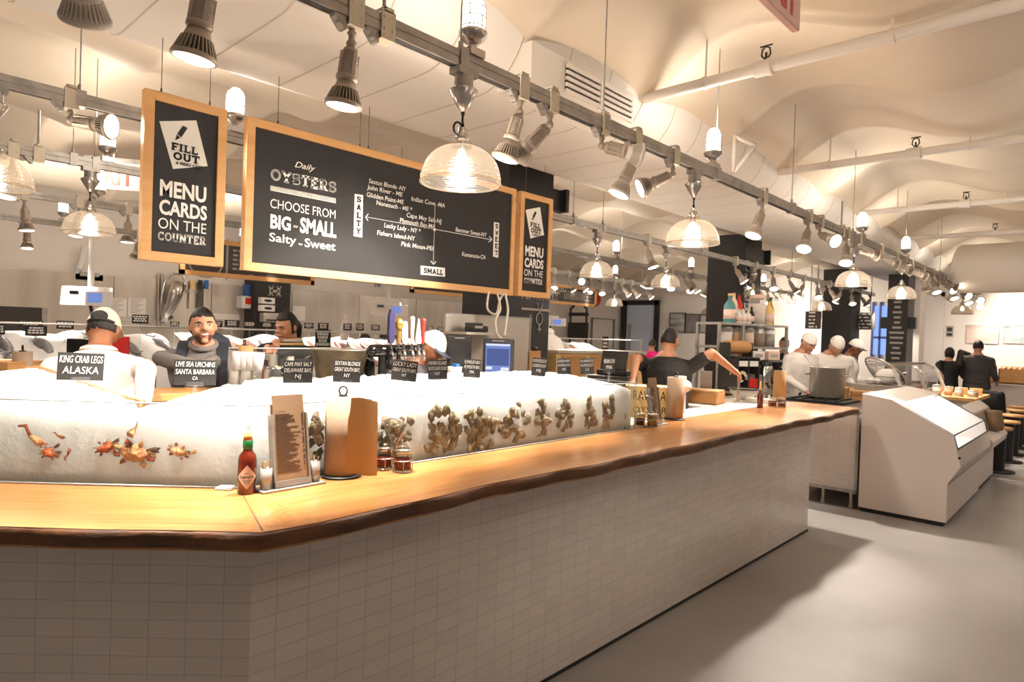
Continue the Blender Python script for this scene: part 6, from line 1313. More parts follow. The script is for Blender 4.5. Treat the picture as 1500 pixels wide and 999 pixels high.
# utensil caddies beside the guard posts
q=atd(1345,560,9.6); t=thing('cutlery_caddy','steel wire caddy of utensils between the guard posts','caddy',(q.x,q.y,zz2)); b=MB()
for k in range(3):
    c=V((-.1+k*.1,.02*k,0))
    for z in (.0,.09,.18): b.tube([c+V((.045*math.cos(a),.045*math.sin(a),z)) for a in [2*PI*j/16 for j in range(16)]],.004,5,closed=True)
    for j in range(8): a=j*PI/4; b.tube([c+V((.045*math.cos(a),.045*math.sin(a),0)),c+V((.045*math.cos(a),.045*math.sin(a),.18))],.003,4)
b.build('wire_cups','galv_dark',t); 
for k in range(6): b=MB(); x=-.12+k*.045; b.cyl((x,.01,.02),(x+.02*math.sin(k*2),.02,.28+.02*math.sin(k)),.007,n=6); b.build('utensil',('galv','boat_wood')[k%2],t)
t.location.z=1.01; t.location=(-2.2,9.75,1.012)
# bottle shelf between the columns
t=thing('shelving_unit','grey steel shelving unit of bottles and jars beside the second column','shelf',(-3.5,8.3,0))
A=atd(1054,476,8.6); Bq=atd(1153,478,9.3); A.z=Bq.z=0; dv=(Bq-A).normalized(); nv=V((-dv.y,dv.x,0)); L=(Bq-A).length
zt=atd(1060,475,8.6).z; zm=atd(1060,510,8.6).z; zl=atd(1060,530,8.6).z
for s0 in (0,L*.33,L):
    for e in (0,.38):
        p=A+dv*s0+nv*e; b=MB(); b.prism([p,p+dv*.035,p+dv*.035+nv*.035,p+nv*.035],(0,0,zt)); b.build('upright','galv',t,True)
for z in (zt,zm,zl,.25): b=MB(); p=A+V((0,0,z)); b.prism([p,p+dv*(L+.03),p+dv*(L+.03)+nv*.42,p+nv*.42],(0,0,.03)); b.build('shelf_board','galv',t,True)
def onshelf(s,e,z): return A+dv*s+nv*e+V((0,0,z))
def bottle(p,mt,h,r,lb,capm='black',g=None,name='bottle'):
    o=thing(name,lb,'bottle',p,0,g); b=MB(); b.lathe([(0,0),(r,0),(r*1.03,.006),(r*1.03,h*.55),(r*.8,h*.66),(r*.36,h*.78),(r*.34,h*.93),(0,h*.93)],18); b.build('bottle_body',mt,o); b=MB(); b.lathe([(r*.4,h*.92),(r*.4,h),(0,h)],12); b.build('cap',capm,o); b=MB(); b.lathe([(r*1.04,h*.12),(r*1.05,h*.12),(r*1.05,h*.45),(r*1.04,h*.45)],18); b.build('label','label_pink' if mt!='label_pink' else 'paper_white',o)
def jarq(p,mt,h,r,lb,capm='galv'):
    o=thing('glass_canister',lb,'jar',p); b=MB(); b.lathe([(0,0),(r,0),(r,h*.85),(r*.85,h*.9),(0,h*.9)],18); b.build('jar_body','cupglass',o); b=MB(); b.lathe([(0,.004),(r*.93,.004),(r*.93,h*.7),(0,h*.7)],16); b.build('contents',mt,o); b=MB(); b.lathe([(r*.9,h*.88),(r*.92,h),(0,h)],16); b.build('lid',capm,o)
z=zt+.031
bottle(onshelf(.32,.12,z),'teal',.40,.075,'tall green-tinted bottle leftmost on top of the bottle shelf','cap_yellow')
for k in range(3): bottle(onshelf(.47+.10*k,.10,z),'paper_white',.20,.045,'small white bottle, %s of three on top of the bottle shelf'%ORD[k],'label_pink','small white bottles on the bottle shelf')
bottle(onshelf(.56,.26,z),'label_pink',.46,.055,'tall pale bottle behind the small white bottles'); bottle(onshelf(.68,.27,z),'red',.44,.05,'tall dark red bottle behind the small white bottles')
bottle(onshelf(.80,.15,z),'black_gloss',.24,.04,'short black bottle on top of the bottle shelf')
jarq(onshelf(.98,.2,z),'paper_white',.42,.12,'big white canister on top of the bottle shelf','label_pink'); bottle(onshelf(1.16,.15,z),'cap_yellow',.36,.06,'yellow bottle right of the big canister','green_foil'); bottle(onshelf(1.27,.2,z),'brass',.40,.05,'amber bottle right end of the bottle shelf')
z=zm+.031
for k in range(5): jarq(onshelf(.24+.22*k+.05,.14,z),('paper_white','bread','label_pink','menu_paper','galv')[k],.27,.085,'glass canister on the middle shelf, %s from the left'%ORD[k])
q=onshelf(-.02,-.14,zl+.03); t=thing('kraft_paper_roll','thick brown wrapping paper roll in front of the bottle shelf','paper roll',(q.x,q.y,zl+.1)); t.location.z=atd(1060,508,8.4).z
dl=M4.Rotation(math.atan2(dv.y,dv.x),3,'Z'); b=MB(); b.cyl(V((0,0,0)),dl@V((.40,0,0)),.085,n=24); b.build('roll','kraft',t); b=MB()
for s in (-.015,.415): p=dl@V((s,0,0)); b.box(p+V((0,0,-.05)),(.02,.16,.22),rz=math.atan2(dv.y,dv.x))
b.cyl(dl@V((-.03,0,0)),dl@V((.43,0,0)),.015); b.build('holder_bracket','galv_dark',t)
for k,lb in enumerate(('white carton on the lower shelf nearest the paper roll','white carton on the lower shelf right of centre','pink and white carton on the lower shelf')):
    q=onshelf(.45+.32*k,.05,zl+.031); o=thing('carton',lb,'box',q,math.atan2(dv.y,dv.x)); b=MB(); b.box((0,0,.06),(.24,.16,.12)); b.build('carton_body','paper_white' if k<2 else 'label_pink',o,bevel=.006); b=MB(); b.box((0,-.081,.06),(.16,.002,.05)); b.build('label','red' if k==0 else 'letter_dim',o)
# low rack with tubs, coffee urn, prep table in front of the shelf
t=thing('prep_table','steel prep table in front of the bottle shelf','table',(-3.2,7.6,0)); p=A-nv*.45; zz3=1.02
b=MB(); b.prism([p+V((0,0,zz3-.04)),p+dv*.95+V((0,0,zz3-.04)),p+dv*.95+nv*.42+V((0,0,zz3-.04)),p+nv*.42+V((0,0,zz3-.04))],(0,0,.04)); b.build('table_top','steel',t,True)
for s0 in (.03,.90):
    for e in (.02,.38): q=p+dv*s0+nv*e; b=MB(); b.cyl(q,q+V((0,0,zz3-.04)),.02,n=10); b.build('leg','steel',t,True)
b=MB(); q=p+V((0,0,.3)); b.prism([q,q+dv*.95,q+dv*.95+nv*.42,q+nv*.42],(0,0,.03)); b.build('under_shelf','steel_dark',t,True)
def onprep(s,e): q=p+dv*s+nv*e; return V((q.x,q.y,zz3+.001))
q=onprep(.62,.2); o=thing('coffee_urn','steel urn with a black lid in front of the bottle shelf','urn',q); b=MB(); b.lathe([(0,0),(.10,0),(.105,.02),(.105,.30),(.09,.33),(0,.33)],24); b.build('urn_body','chrome',o); b=MB(); b.lathe([(.092,.328),(.085,.37),(.04,.40),(0,.41)],20); b.box((0,-.1,.36),(.05,.14,.05)); b.build('lid','black',o); b=MB(); b.tube([(.10,0,.28),(.16,0,.27),(.16,0,.12),(.10,0,.1)],.012,8); b.build('handle','black',o)
q=onprep(.36,.2); o=thing('storage_tub','clear storage tub of utensils left of the urn','tub',q,.7); b=MB(); b.box((0,0,.11),(.2,.22,.22)); b.build('tub_body','cupglass',o,bevel=.01); b=MB(); b.box((0,0,.08),(.18,.2,.14)); b.build('contents','galv',o)
for k,(s,lb) in enumerate(((.84,'cardboard tray on the prep table right of the urn'),(.84,'yellow cardboard box beside the urn'))): carton(onprep(s,.10 if k else .32),(.18,.14,.12+.06*k),math.atan2(dv.y,dv.x),lb,mt='kraft' if k else 'cardboard')
q=onprep(.12,.2)
t=thing('tool_rack','small black rack of white cards by the worker\'s outstretched arm','rack',(q.x,q.y,q.z),math.atan2(dv.y,dv.x))
b=MB()
for x in (-.2,.0,.2): b.box((x,0,.22),(.02,.3,.44))
b.box((0,0,.43),(.42,.3,.02)); b.box((0,0,.02),(.42,.3,.03)); b.build('rack_frame','galv_dark',t)
for k in range(2): b=MB(); b.box((-.1+.2*k,-.14,.36),(.16,.02,.07)); b.build('white_card','paper_white',t)
b=MB(); b.box((.1,-.05,.10),(.16,.2,.13)); b.build('red_box','red',t)
q=atd(1080,560,6.4); t=thing('paper_stack','flat stack of white papers beside the black-shirted worker\'s hand','papers',(q.x-.15,q.y,1.067)); t.location=(-2.55,6.35,1.067); b=MB()
for k in range(4): b.box((.004*k,.003*k,.006+.011*k),(.24,.18,.01),rz=.03*k)
b.build('sheets','paper_white',t)
# silver bell / napkin spike held near the hand
q=atz(1081,590,1.067); t=thing('steel_post','tall shiny steel post with a hooked top at the worker\'s fingertips','tap',(q.x,q.y,1.067)); b=MB(); b.cyl((0,0,0),(0,0,.24),.014,n=12); b.cyl((0,0,0),(0,0,.015),.05,n=16); b.tube(sm([V((0,0,.22)),V((.0,0,.26)),V((.03,.01,.30)),V((.06,.03,.26)),V((.06,.03,.23))]),.014,8); b.build('gooseneck','chrome',t); b=MB(); b.tube([(0,0,.2),(.05,-.02,.22)],.008,6); b.build('lever','chrome',t)
# far right: condiment table, stools, chairs, art, panel column
t=thing('condiment_table','wooden table with tiled base and condiments, beyond the display cases','table',(-1.6,12.2,0))
a=atd(1305,548,12.0); zt=.94
b=MB(); b.bbox((-2.1,11.6,zt-.05),(-1.46,13.0,zt)); b.build('table_top','frame_wood',t,True,bevel=.004); b=MB(); b.bbox((-2.0,11.7,0),(-1.55,12.9,zt-.05)); b.build('table_base','case_white',t,True)
for k,(dx,dy,mt,h,r,lb) in enumerate(((-.0,.0,'paper_white',.16,.06,'white jar left on the far condiment table'),(.16,.05,'bread',.14,.055,'tan jar second on the far condiment table'),(.32,.0,'label_pink',.13,.06,'pink jar third on the far condiment table'),(.5,.1,'steel',.10,.07,'low steel pan right on the far condiment table'))): jarq((-2.0+dx*.9,11.85+dy,zt+.001),mt,h,r,lb)
for k in range(3): carton((-1.95+.19*k,12.4,zt+.001),(.16,.14,.1),.1,('brown box at the back of the far condiment table, left','brown box at the back of the far condiment table, middle','brown box at the back of the far condiment table, right')[k],mt='kraft')
# stools
def stool(x,y,lb,h=.74):
    o=thing('bar_stool',lb,'stool',(x,y,0),0,'wooden topped stools beyond the second case'); b=MB(); b.lathe([(0,h-.035),(.165,h-.035),(.17,h-.02),(.165,h),(0,h)],24); b.build('seat','boat_wood',o); b=MB(); b.cyl((0,0,.03),(0,0,h-.03),.09,.1,12); b.build('column','black',o); b=MB(); b.lathe([(0,0),(.21,0),(.21,.02),(.05,.04),(0,.04)],20); b.build('foot_plate','black',o)
for k,(px,py,d) in enumerate(((1462,625,8.9),(1475,616,9.7),(1484,607,10.4),(1490,600,11.1),(1494,595,11.7))):
    q=atd(px,py,d); zq=max(.6,min(.68,q.z)); stool(q.x,q.y,'wooden topped stool on a black column, %s of the stools past the second case'%ORD[k],zq)
# pale floor line
a=atz(1445,700,.002); c=atz(1500,706,.002); t=thing('floor_strip','thin pale strip across the floor past the display cases','floor strip',(a.x,a.y,0)); d_=(c-a).normalized(); n_=V((-d_.y,d_.x,0)); b=MB(); b.prism([a,a+d_*3,a+d_*3+n_*.035,a+n_*.035],(0,0,.004)); b.build('strip','paper_white',t,True)
# white settee / counters in front of the art wall
t=thing('bakery_counter','white counter with bread baskets below the far pictures','counter',(-.6,16.6,0)); b=MB(); b.bbox((-2.2,16.3,0),(2.4,17.0,.95)); b.build('counter_body','case_white',t,True,bevel=.01); b=MB(); b.bbox((-2.24,16.26,.95),(2.44,17.04,.99)); b.build('counter_top','case_white',t,True); b=MB(); b.bbox((-2.2,16.29,0),(2.4,16.31,.12)); b.build('kick_board','galv_dark',t,True)
for k in range(5):
    x=-2.0+k*.5; o=thing('bread_basket','wooden bread tray on the counter below the far pictures, %s from left'%ORD[k],'bread tray',(x,16.6,.991),0,'bread trays below the far pictures'); b=MB()
    for lo,hi in (((-.22,-.2,0),(.22,.2,.02)),((-.22,-.2,0),(.22,-.18,.28)),((-.22,.18,0),(.22,.2,.34)),((-.22,-.2,0),(-.2,.2,.3)),((.2,-.2,0),(.22,.2,.3))): b.bbox(lo,hi)
    b.build('tray','frame_wood',o); 
    for j in range(4): b=MB(); b.ell((-.14+.09*j,0,.29),(.045,.15,.05)); b.build('loaf','bread',o)
for k,(px0,px1,cols,lb) in enumerate(((1416,1461,((232,226,222),(196,150,120)),'framed swirl painting in tan and grey on the far wall'),(1471,1520,((236,232,230),(70,130,140)),'framed abstract print with teal strokes, far right on the far wall'))):
    q0=aty(px0,477,YF-.05); q1=aty(px1,503,YF-.05); o=thing('wall_art',lb,'picture',(q0.x,YF,q1.z)); b=MB(); b.bbox((q0.x,YF-.04,q1.z),(q1.x,YF,q0.z)); b.build('canvas',mat('art%d'%k,cols[0],.6,var=cols[1],vscale=1.6,stretch=(1,1,2.4)),o,True); b=MB()
    for lo,hi in (((q0.x-.02,YF-.05,q1.z-.02),(q1.x+.02,YF,q1.z)),((q0.x-.02,YF-.05,q0.z),(q1.x+.02,YF,q0.z+.02)),((q0.x-.02,YF-.05,q1.z),(q0.x,YF,q0.z)),((q1.x,YF-.05,q1.z),(q1.x+.02,YF,q0.z))): b.bbox(lo,hi)
    b.build('frame','galv',o,True)
# chalkboard pillar, white pillar, window, hanging menu
t=thing('pillar','dark chalkboard pillar with faint writing near the far window','column',(-3.5,16,0)); struct(t); a=aty(1300,450,15.9); c=aty(1330,450,15.9)
b=MB(); b.bbox((a.x,15.9,0),(c.x,16.5,3.5)); b.build('shaft','column_black',t,True); b=MB(); r=random.Random(4)
for k in range(12): z=2.6-k*.11; w=r.uniform(.25,.75)*(c.x-a.x); xm=(a.x+c.x)/2; b.bbox((xm-w/2,15.895,z),(xm+w/2,15.9,z+.045))
b.build('chalk_writing','letter_dim',t,True); b=MB(); b.bbox((a.x-.14,15.95,2.05),(a.x,16.1,2.3)); b.bbox((c.x,15.95,2.05),(c.x+.14,16.1,2.3)); b.build('speaker_brackets','black',t,True)
t=thing('pillar','white round-edged pillar right of the chalkboard pillar','column',(-3.0,17,0)); struct(t); a=aty(1337,450,17); c=aty(1349,450,17); b=MB(); b.bbox((a.x,17,0),(c.x,17.5,3.5)); b.build('shaft','wall',t,True,bevel=.02)
a=aty(1281,448,YF-.05); c=aty(1301,520,YF-.05); t=thing('window_1','narrow blue-lit window between the menu panel and the chalkboard pillar','window',(a.x,YF,c.z)); struct(t); b=MB(); b.bbox((a.x,YF-.03,c.z),(c.x,YF,a.z)); b.build('pane','window_glow',t,True); b=MB()
for x in (a.x-.05,a.x+.12,c.x): b.bbox((x,YF-.07,c.z-.1),(x+.05,YF,a.z+.1))
b.bbox((a.x,YF-.07,(a.z*.35+c.z*.65)-.03),(c.x,YF,(a.z*.35+c.z*.65)+.03)); b.build('window_frame',mat('win_frame',(60,80,140),.5),t,True)
def far_panel(px0,py0,px1,py1,y,lb,mt,n,seed,hang=True):
    a=aty(px0,py0,y); c=aty(px1,py1,y); t=thing('hanging_menu',lb,'menu board',(a.x,y,c.z)); b=MB(); b.bbox((a.x,y,c.z),(c.x,y+.03,a.z)); b.build('panel',mt,t,True); b=MB(); r=random.Random(seed)
    for k in range(n):
        z=a.z-(a.z-c.z)*(k+.6)/n; x=a.x+.08
        while x<c.x-.1: w=r.uniform(.04,.14); b.bbox((x,y-.003,z),(min(c.x-.08,x+w),y,z+(a.z-c.z)/n*.4)); x+=w+.04
    b.build('writing','letter',t,True)
    if hang: b=MB(); b.cyl((a.x+.1,y+.015,a.z),(a.x+.1,y+.015,3.6),.008,n=6); b.cyl((c.x-.1,y+.015,a.z),(c.x-.1,y+.015,3.6),.008,n=6); b.build('hanging_rod','galv_dark',t,True)
far_panel(1180,456,1202,482,15.5,'grey hanging menu panel left of the third column','chalk_grey',5,2); far_panel(1250,458,1281,483,16.6,'grey hanging menu panel right of the third column','chalk_grey',5,3)
a=aty(1386,477,YF-.03); c=aty(1396,494,YF-.03); t=thing('small_notice','pair of small grey notices on the far wall left of the swirl painting','notice',(a.x,YF,c.z)); b=MB(); b.bbox((a.x,YF-.03,c.z),(c.x,YF,a.z)); b.build('sheet','letter_dim',t,True); b=MB(); b.bbox((a.x+.02,YF-.035,(a.z+c.z)/2),(c.x-.02,YF-.03,a.z-.04)); b.bbox((a.x+.02,YF-.035,c.z+.03),(c.x-.02,YF-.03,(a.z+c.z)/2-.04)); b.build('print','galv_dark',t,True)
# door leaf with closer in far wall
a=aty(1352,450,YF-.03); c=aty(1378,450,YF-.03); t=thing('door_2','plain white double door on the far wall right of the white pillar','door',(a.x,YF,0)); struct(t); b=MB(); b.bbox((a.x,YF-.05,0),(c.x,YF,2.9)); b.build('door_leaf','plastic_white',t,True); b=MB(); b.bbox((a.x-.08,YF-.07,0),(a.x,YF,3.0)); b.bbox((c.x,YF-.07,0),(c.x+.08,YF,3.0)); b.bbox((a.x-.08,YF-.07,2.9),(c.x+.08,YF,3.0)); b.build('door_frame','wall',t,True)
# small counter items among far area
q=atd(1276,520,11.0); t=thing('paper_stand','upright cream paper stand beyond the cooks','stand',(q.x,q.y,1.0)); b=MB(); b.box((0,0,.18),(.15,.1,.36)); b.build('sleeve','bread',t,bevel=.01); b=MB(); b.box((0,0,.01),(.2,.16,.02)); b.build('foot','galv',t); sq=(q.x,q.y)
t=thing('rear_counter','pale service counter behind the cooks','counter',(q.x,q.y,0)); b=MB(); b.bbox((-3.7,10.95,0),(-3.0,11.6,.998)); b.build('counter_body','case_white',t,True); b=MB(); b.bbox((-3.72,10.92,.96),(-2.97,11.63,.999)); b.build('counter_top','frame_wood',t,True)
bpy.data.objects['paper_stand'].location=(-3.2,11.1,1.0)
o=thing('round_tablet','small lit white tablet on the service counter behind the cooks','screen',(-3.45,11.1,1.0)); b=MB(); b.box((0,0,.14),(.2,.02,.16)); b.build('tablet','screen_white',o,bevel=.006); b=MB(); b.cyl((0,.03,0),(0,.02,.1),.02); b.build('stand','galv',o)
# white duct end in the distance
t=thing('round_duct','fat round white duct crossing under the ceiling at the far right','duct',(0,13.5,3.3)); b=MB(); b.cyl((-2.0,13.6,3.05),(4.8,13.6,3.05),.42,n=32); b.ell((-2.0,13.6,3.05),(.15,.42,.42)); b.build('duct_shell','duct',t,True); b=MB(); b.cyl((-.5,13.6,3.05),(-.46,13.6,3.05),.43,n=32); b.build('joint','seam',t,True)
# dark jacket hung over a chair
def chair(x,y,rz,lb,jacket=None):
    o=thing('wire_chair',lb,'chair',(x,y,0),rz); b=MB(); b.lathe([(0,.44),(.2,.44),(.21,.46),(0,.465)],20); b.build('seat','galv',o)
    for sx in (-1,1):
        for sy in (-1,1): b=MB(); b.tube([(sx*.16,sy*.15,.45),(sx*.2,sy*.2,0)],.012,6); b.build('leg','galv',o)
    b=MB(); b.tube(sm([V((-.19,.17,.45)),V((-.21,.21,.75)),V((-.12,.23,.9)),V((.12,.23,.9)),V((.21,.21,.75)),V((.19,.17,.45))]),.013,6); b.tube([(0,.19,.45),(0,.235,.9)],.008,6); b.build('back_frame','galv',o)
q=atd(1463,575,11.3); chair(q.x,q.y,2.6,'grey wire chair with a black jacket over its back, near the two far customers')
t=thing('black_jacket','black jacket draped over the wire chair back','jacket',(q.x,q.y,.9),2.6); z0=atd(1463,575,11.3).z
b=MB(); b.loft([[V((w*math.cos(a),.225+d*math.sin(a),z)) for a in [2*PI*k/16 for k in range(16)]] for w,d,z in ((.12,.05,.06),(.22,.07,.03),(.24,.08,-.15),(.22,.07,-.35),(.2,.05,-.45))]); b.build('jacket_body','sh_black',t); b=MB(); b.capsule((.2,.22,0),.06,(.27,.2,-.5),.045); b.build('sleeve','sh_black',t); b=MB(); b.capsule((-.2,.22,0),.06,(-.25,.2,-.42),.045); b.build('sleeve','sh_black',t)
# ============================================================ PEOPLE
def fuse(mb,name,mats,parent,vox,smooth=3,fac=.5,noise_=0,colorf=None):
    me=bpy.data.meshes.new(name); me.from_pydata([tuple(p) for p in mb.v],[],mb.f); tmp=bpy.data.objects.new('tmp',me)
    r=tmp.modifiers.new('r','REMESH'); r.mode='VOXEL'; r.voxel_size=vox; s=tmp.modifiers.new('s','SMOOTH'); s.iterations=smooth; s.factor=fac
    nm=scratch_mesh(tmp)
    bpy.data.objects.remove(tmp); bpy.data.meshes.remove(me); nm.name=name
    if noise_:
        cs=[v.co+v.normal*noise_*(mnoise.noise(v.co*9)+.6*mnoise.noise(v.co*19)) for v in nm.vertices]; nm.vertices.foreach_set('co',[c for p in cs for c in p])
    nm.materials.clear()
    for m in mats if isinstance(mats,(list,tuple)) else [mats]: nm.materials.append(MATS[m])
    k=len(nm.polygons); nm.polygons.foreach_set('use_smooth',[True]*k); nm.polygons.foreach_set('material_index',[0]*k); nm.update()
    o=bpy.data.objects.new(name,nm); COL.objects.link(o); o.parent=parent; return o
def ring(c,rx,ry,yaw=0,n=20,tilt=None):
    o=[]
    for i in range(n):
        a=2*PI*i/n; p=V((rx*math.cos(a),ry*math.sin(a),0))
        if tilt: p=tilt@p
        o.append(V(c)+p)
    return o
def head_shape(f=lambda x,y,z:1.0,n=36,m=26):
    # unit head, x right, y front, z up; f scales the radius
    vs=[];fs=[]
    def pt(t,a):
        x,y,z=math.sin(t)*math.cos(a),math.sin(t)*math.sin(a),math.cos(t)
        X,Y,Z=x*.076,y*.096,z*.118
        if z<0:
            k=-z; X*=1-.26*k**1.4; Y*=(1-.10*k) if y>0 else (1-.42*k)
        if y>0: X*=1-.05*y
        g=f(x,y,z); return V((X*g,Y*g,Z*g))
    for j in range(1,m):
        for i in range(n): vs.append(pt(PI*j/m,2*PI*i/n))
    vs+= [pt(1e-4,0),pt(PI-1e-4,0)]; t0=len(vs)-2
    for j in range(m-2):
        for i in range(n): k=(i+1)%n; fs.append((j*n+i,(j+1)*n+i,(j+1)*n+k,j*n+k))
    for i in range(n): k=(i+1)%n; fs.append((t0,i,k)); fs.append((t0+1,(m-2)*n+k,(m-2)*n+i))
    return vs,fs
def hand(mb,w,d,pn,curl=.5,s=1,right=True,thumb=.6):
    # w wrist, d direction of the fingers, pn direction the palm faces
    d=V(d).normalized(); pn=V(pn); pn=(pn-d*pn.dot(d)).normalized(); ac=d.cross(pn)*(1 if right else -1) # towards the thumb side
    rot=M4((ac,d,pn)).transposed()
    mb.ell(V(w)+d*.045*s,(.040*s,.052*s,.017*s),rot=rot,n=16,m=10); mb.capsule(V(w)-d*.01,.024*s,V(w)+d*.03*s,.028*s)
    for k,(u,L,r) in enumerate(((.028,.92,.0088),(.0095,1.05,.0092),(-.009,.98,.0088),(-.026,.78,.0078))):
        p=V(w)+d*(.082-.004*abs(k-1.2))*s+ac*u*s; a=curl*.5+.06*k
        for seg in (.040,.027,.021):
            q=p+(d*math.cos(a)+pn*math.sin(a))*seg*L*s; mb.capsule(p,r*s,q,r*s*.93,8); p=q; a+=curl*(.75+.05*k); r*=.95
    p=V(w)+d*.022*s+ac*.030*s; dd=(d*.65+ac*.7+pn*thumb*.6).normalized()
    for seg,r in ((.040,.0115),(.030,.0100),(.022,.0088)):
        q=p+dd*seg*s; mb.capsule(p,r*s,q,r*.93*s,8); p=q; dd=(dd+pn*.25*thumb+d*.35).normalized()
HAIR_SHORT=lambda x,y,z: 1.075+.05*max(0,z-.6) if (z>.50-.10*abs(x) or (y<.22 and z>-.22-.35*max(0,y+.2)) ) and not(y>.25 and z<.50) else .86
def person(label,loc,face,lean=0,side=0,headyaw=0,headpitch=0,headroll=0,skin='skin_tan',top='sh_white',top_name='shirt',arms=None,h=1.75,hair='short',hairmat='hair_black',vox=.009,face_detail=False,sleeve='long',build=1.0,cap=None,extra=None,belly=0,twist=0,group=None):
    S=h/1.75; t=thing('person',label,'person',(loc[0],loc[1],0),math.atan2(face[1],face[0])-PI/2,group)
    hip=V((0,0,.95*S)); RL=M4.Rotation(math.radians(-lean),3,'X')@M4.Rotation(math.radians(side),3,'Y')@M4.Rotation(math.radians(twist),3,'Z')
    U=lambda p: hip+RL@(V(p)*S-V((0,0,.95*S)))
    w=build
    body=MB()
    # legs
    for sx in (-1,1):
        body.capsule(hip+V((sx*.09*S,0,-.02)),.085*S*w,V((sx*.10*S,.015,.50*S)),.058*S,12); body.capsule(V((sx*.10*S,.015,.50*S)),.056*S,V((sx*.105*S,-.02,.09*S)),.038*S,12)
        body.loft([ring((sx*.11*S,y,.035*S+zz),rx,ry,n=12,tilt=M4.Rotation(PI/2,3,'X')) for y,rx,ry,zz in ((-.075,.03,.03,.005),(-.04,.036,.04,.012),(.05,.042,.036,.01),(.13,.042,.025,-.004),(.17,.03,.016,-.012))])
    tor=[(.93,.165,.115,0),(1.02,.155,.11,.004),(1.12,.15,.108,.008),(1.25,.172,.118,.008),(1.34,.178,.115,0),(1.41,.150,.092,-.008),(1.455,.095,.07,-.012),(1.50,.062,.06,-.006)]
    body.loft([ [U((p.x,p.y,p.z)) for p in ring((0,y,z),rx*w,ry*w,n=22)] for z,rx,ry,y in tor])
    nb=U((0,-.006,1.47)); 
    hc=U((0,.0,1.60)); hd=M4.Rotation(math.atan2(0,1),3,'Z')
    Hm=(M4.Rotation(math.radians(headyaw),3,'Z')@M4.Rotation(math.radians(-headpitch),3,'X')@M4.Rotation(math.radians(headroll),3,'Y'))
    # neck pivot
    hc=U((0,0,1.50))+ (RL@V((0,.012,.0)))*S + (Hm@V((0,.018,.088)))*S + (RL@V((0,0,.02)))*S
    hs=S*1.0
    HT=M4.Translation(hc)@Hm.to_4x4()@M4.Scale(hs,4)
    body.capsule(nb,.058*S,HT@V((0,-.02,-.05)),.055*S,14)
    vs,fs=head_shape(); body.add(vs,fs,0,True,HT)
    def he(c,r): body.ell((0,0,0),r,T=HT@M4.Translation(c),n=12,m=8)
    he((0,.086,.026),(.05,.014,.012)); he((0,.094,.006),(.010,.014,.03)); he((0,.104,-.014),(.0155,.018,.012)); he((0,.083,-.092),(.024,.018,.018))
    for sx in (-1,1): he((sx*.034,.072,-.026),(.026,.020,.022)); he((sx*.076,-.004,-.004),(.010,.022,.032)); he((sx*.010,.096,-.019),(.010,.012,.009))
    he((0,.088,-.049),(.026,.013,.008)); he((0,.087,-.061),(.022,.013,.008))
    # arms: (elbow, wrist, palm normal, curl) in local coordinates, right hand first
    arms=arms or (((.25,.04,1.12),(.24,.24,1.02),(0,0,-1),.5),((-.25,.04,1.12),(-.24,.24,1.02),(0,0,-1),.5))
    slv=MB(); sh=[]
    for sx,(el,wr,pn,cu) in zip((1,-1),arms):
        s0=U((sx*.178*w,-.005,1.375)); el,wr=V(el)*S,V(wr)*S; 
        body.capsule(U((sx*.10*w,-.005,1.40)),.050*S,s0,.046*S); body.capsule(s0,.050*S,el,.041*S,12); body.capsule(el,.041*S,wr,.026*S,12)
        hand(body,wr,(wr-el).normalized(),pn,cu,S,right=(sx>0))
        k=1.0
        slv.capsule(U((sx*.09*w,-.005,1.405)),.056*S,s0,.060*S,14)
        if sleeve=='long': slv.capsule(s0,.060*S,el,.052*S,14); slv.capsule(el,.051*S,wr-(wr-el).normalized()*.02,.040*S,14)
        else: slv.capsule(s0,.062*S,s0+(el-s0)*.62,.062*S,14)
    bo=fuse(body,'body',skin,t,min(vox,.0065) if face_detail else vox,2)
    # clothing shells
    cl=MB(); cl.loft([[U((p.x,p.y,p.z)) for p in ring((0,y,z),rx*w+.022+ (belly if z<1.2 else 0),ry*w+.022+(belly if z<1.2 else 0),n=24)] for z,rx,ry,y in [(.86,.17,.12,0)]+tor[:6]]+[[U((p.x,p.y,p.z)) for p in ring((0,-.012,1.463),.092*w,.078*w,n=24)]]); cl.ext(slv)
    if top: fuse(cl,top_name,top,t,vox,3,.5,.005)
    tr=MB()
    for sx in (-1,1): tr.capsule(hip+V((sx*.085*S,0,.0)),.105*S*w,V((sx*.10*S,.015,.50*S)),.078*S,12); tr.capsule(V((sx*.10*S,.015,.50*S)),.076*S,V((sx*.105*S,-.02,.08*S)),.066*S,12)
    tr.ell(hip,(.185*S*w,.135*S*w,.12*S)); fuse(tr,'trousers','trousers',t,.014,2)
    def shell(name,f,mt,sm=True,bump_=0):
        b=MB(); vs,fs=head_shape(lambda x,y,z: f(x+.03*mnoise.noise(V((x,y,z))*7+V((3,1,label.__len__()))),y+.035*mnoise.noise(V((x,y,z))*8),z+.045*mnoise.noise(V((x,y,z))*9+V((5,0,0)))) if name=='hair' else f(x,y,z),54,40); b.add(vs,fs,0,True,HT); return b.build(name,mt,t)
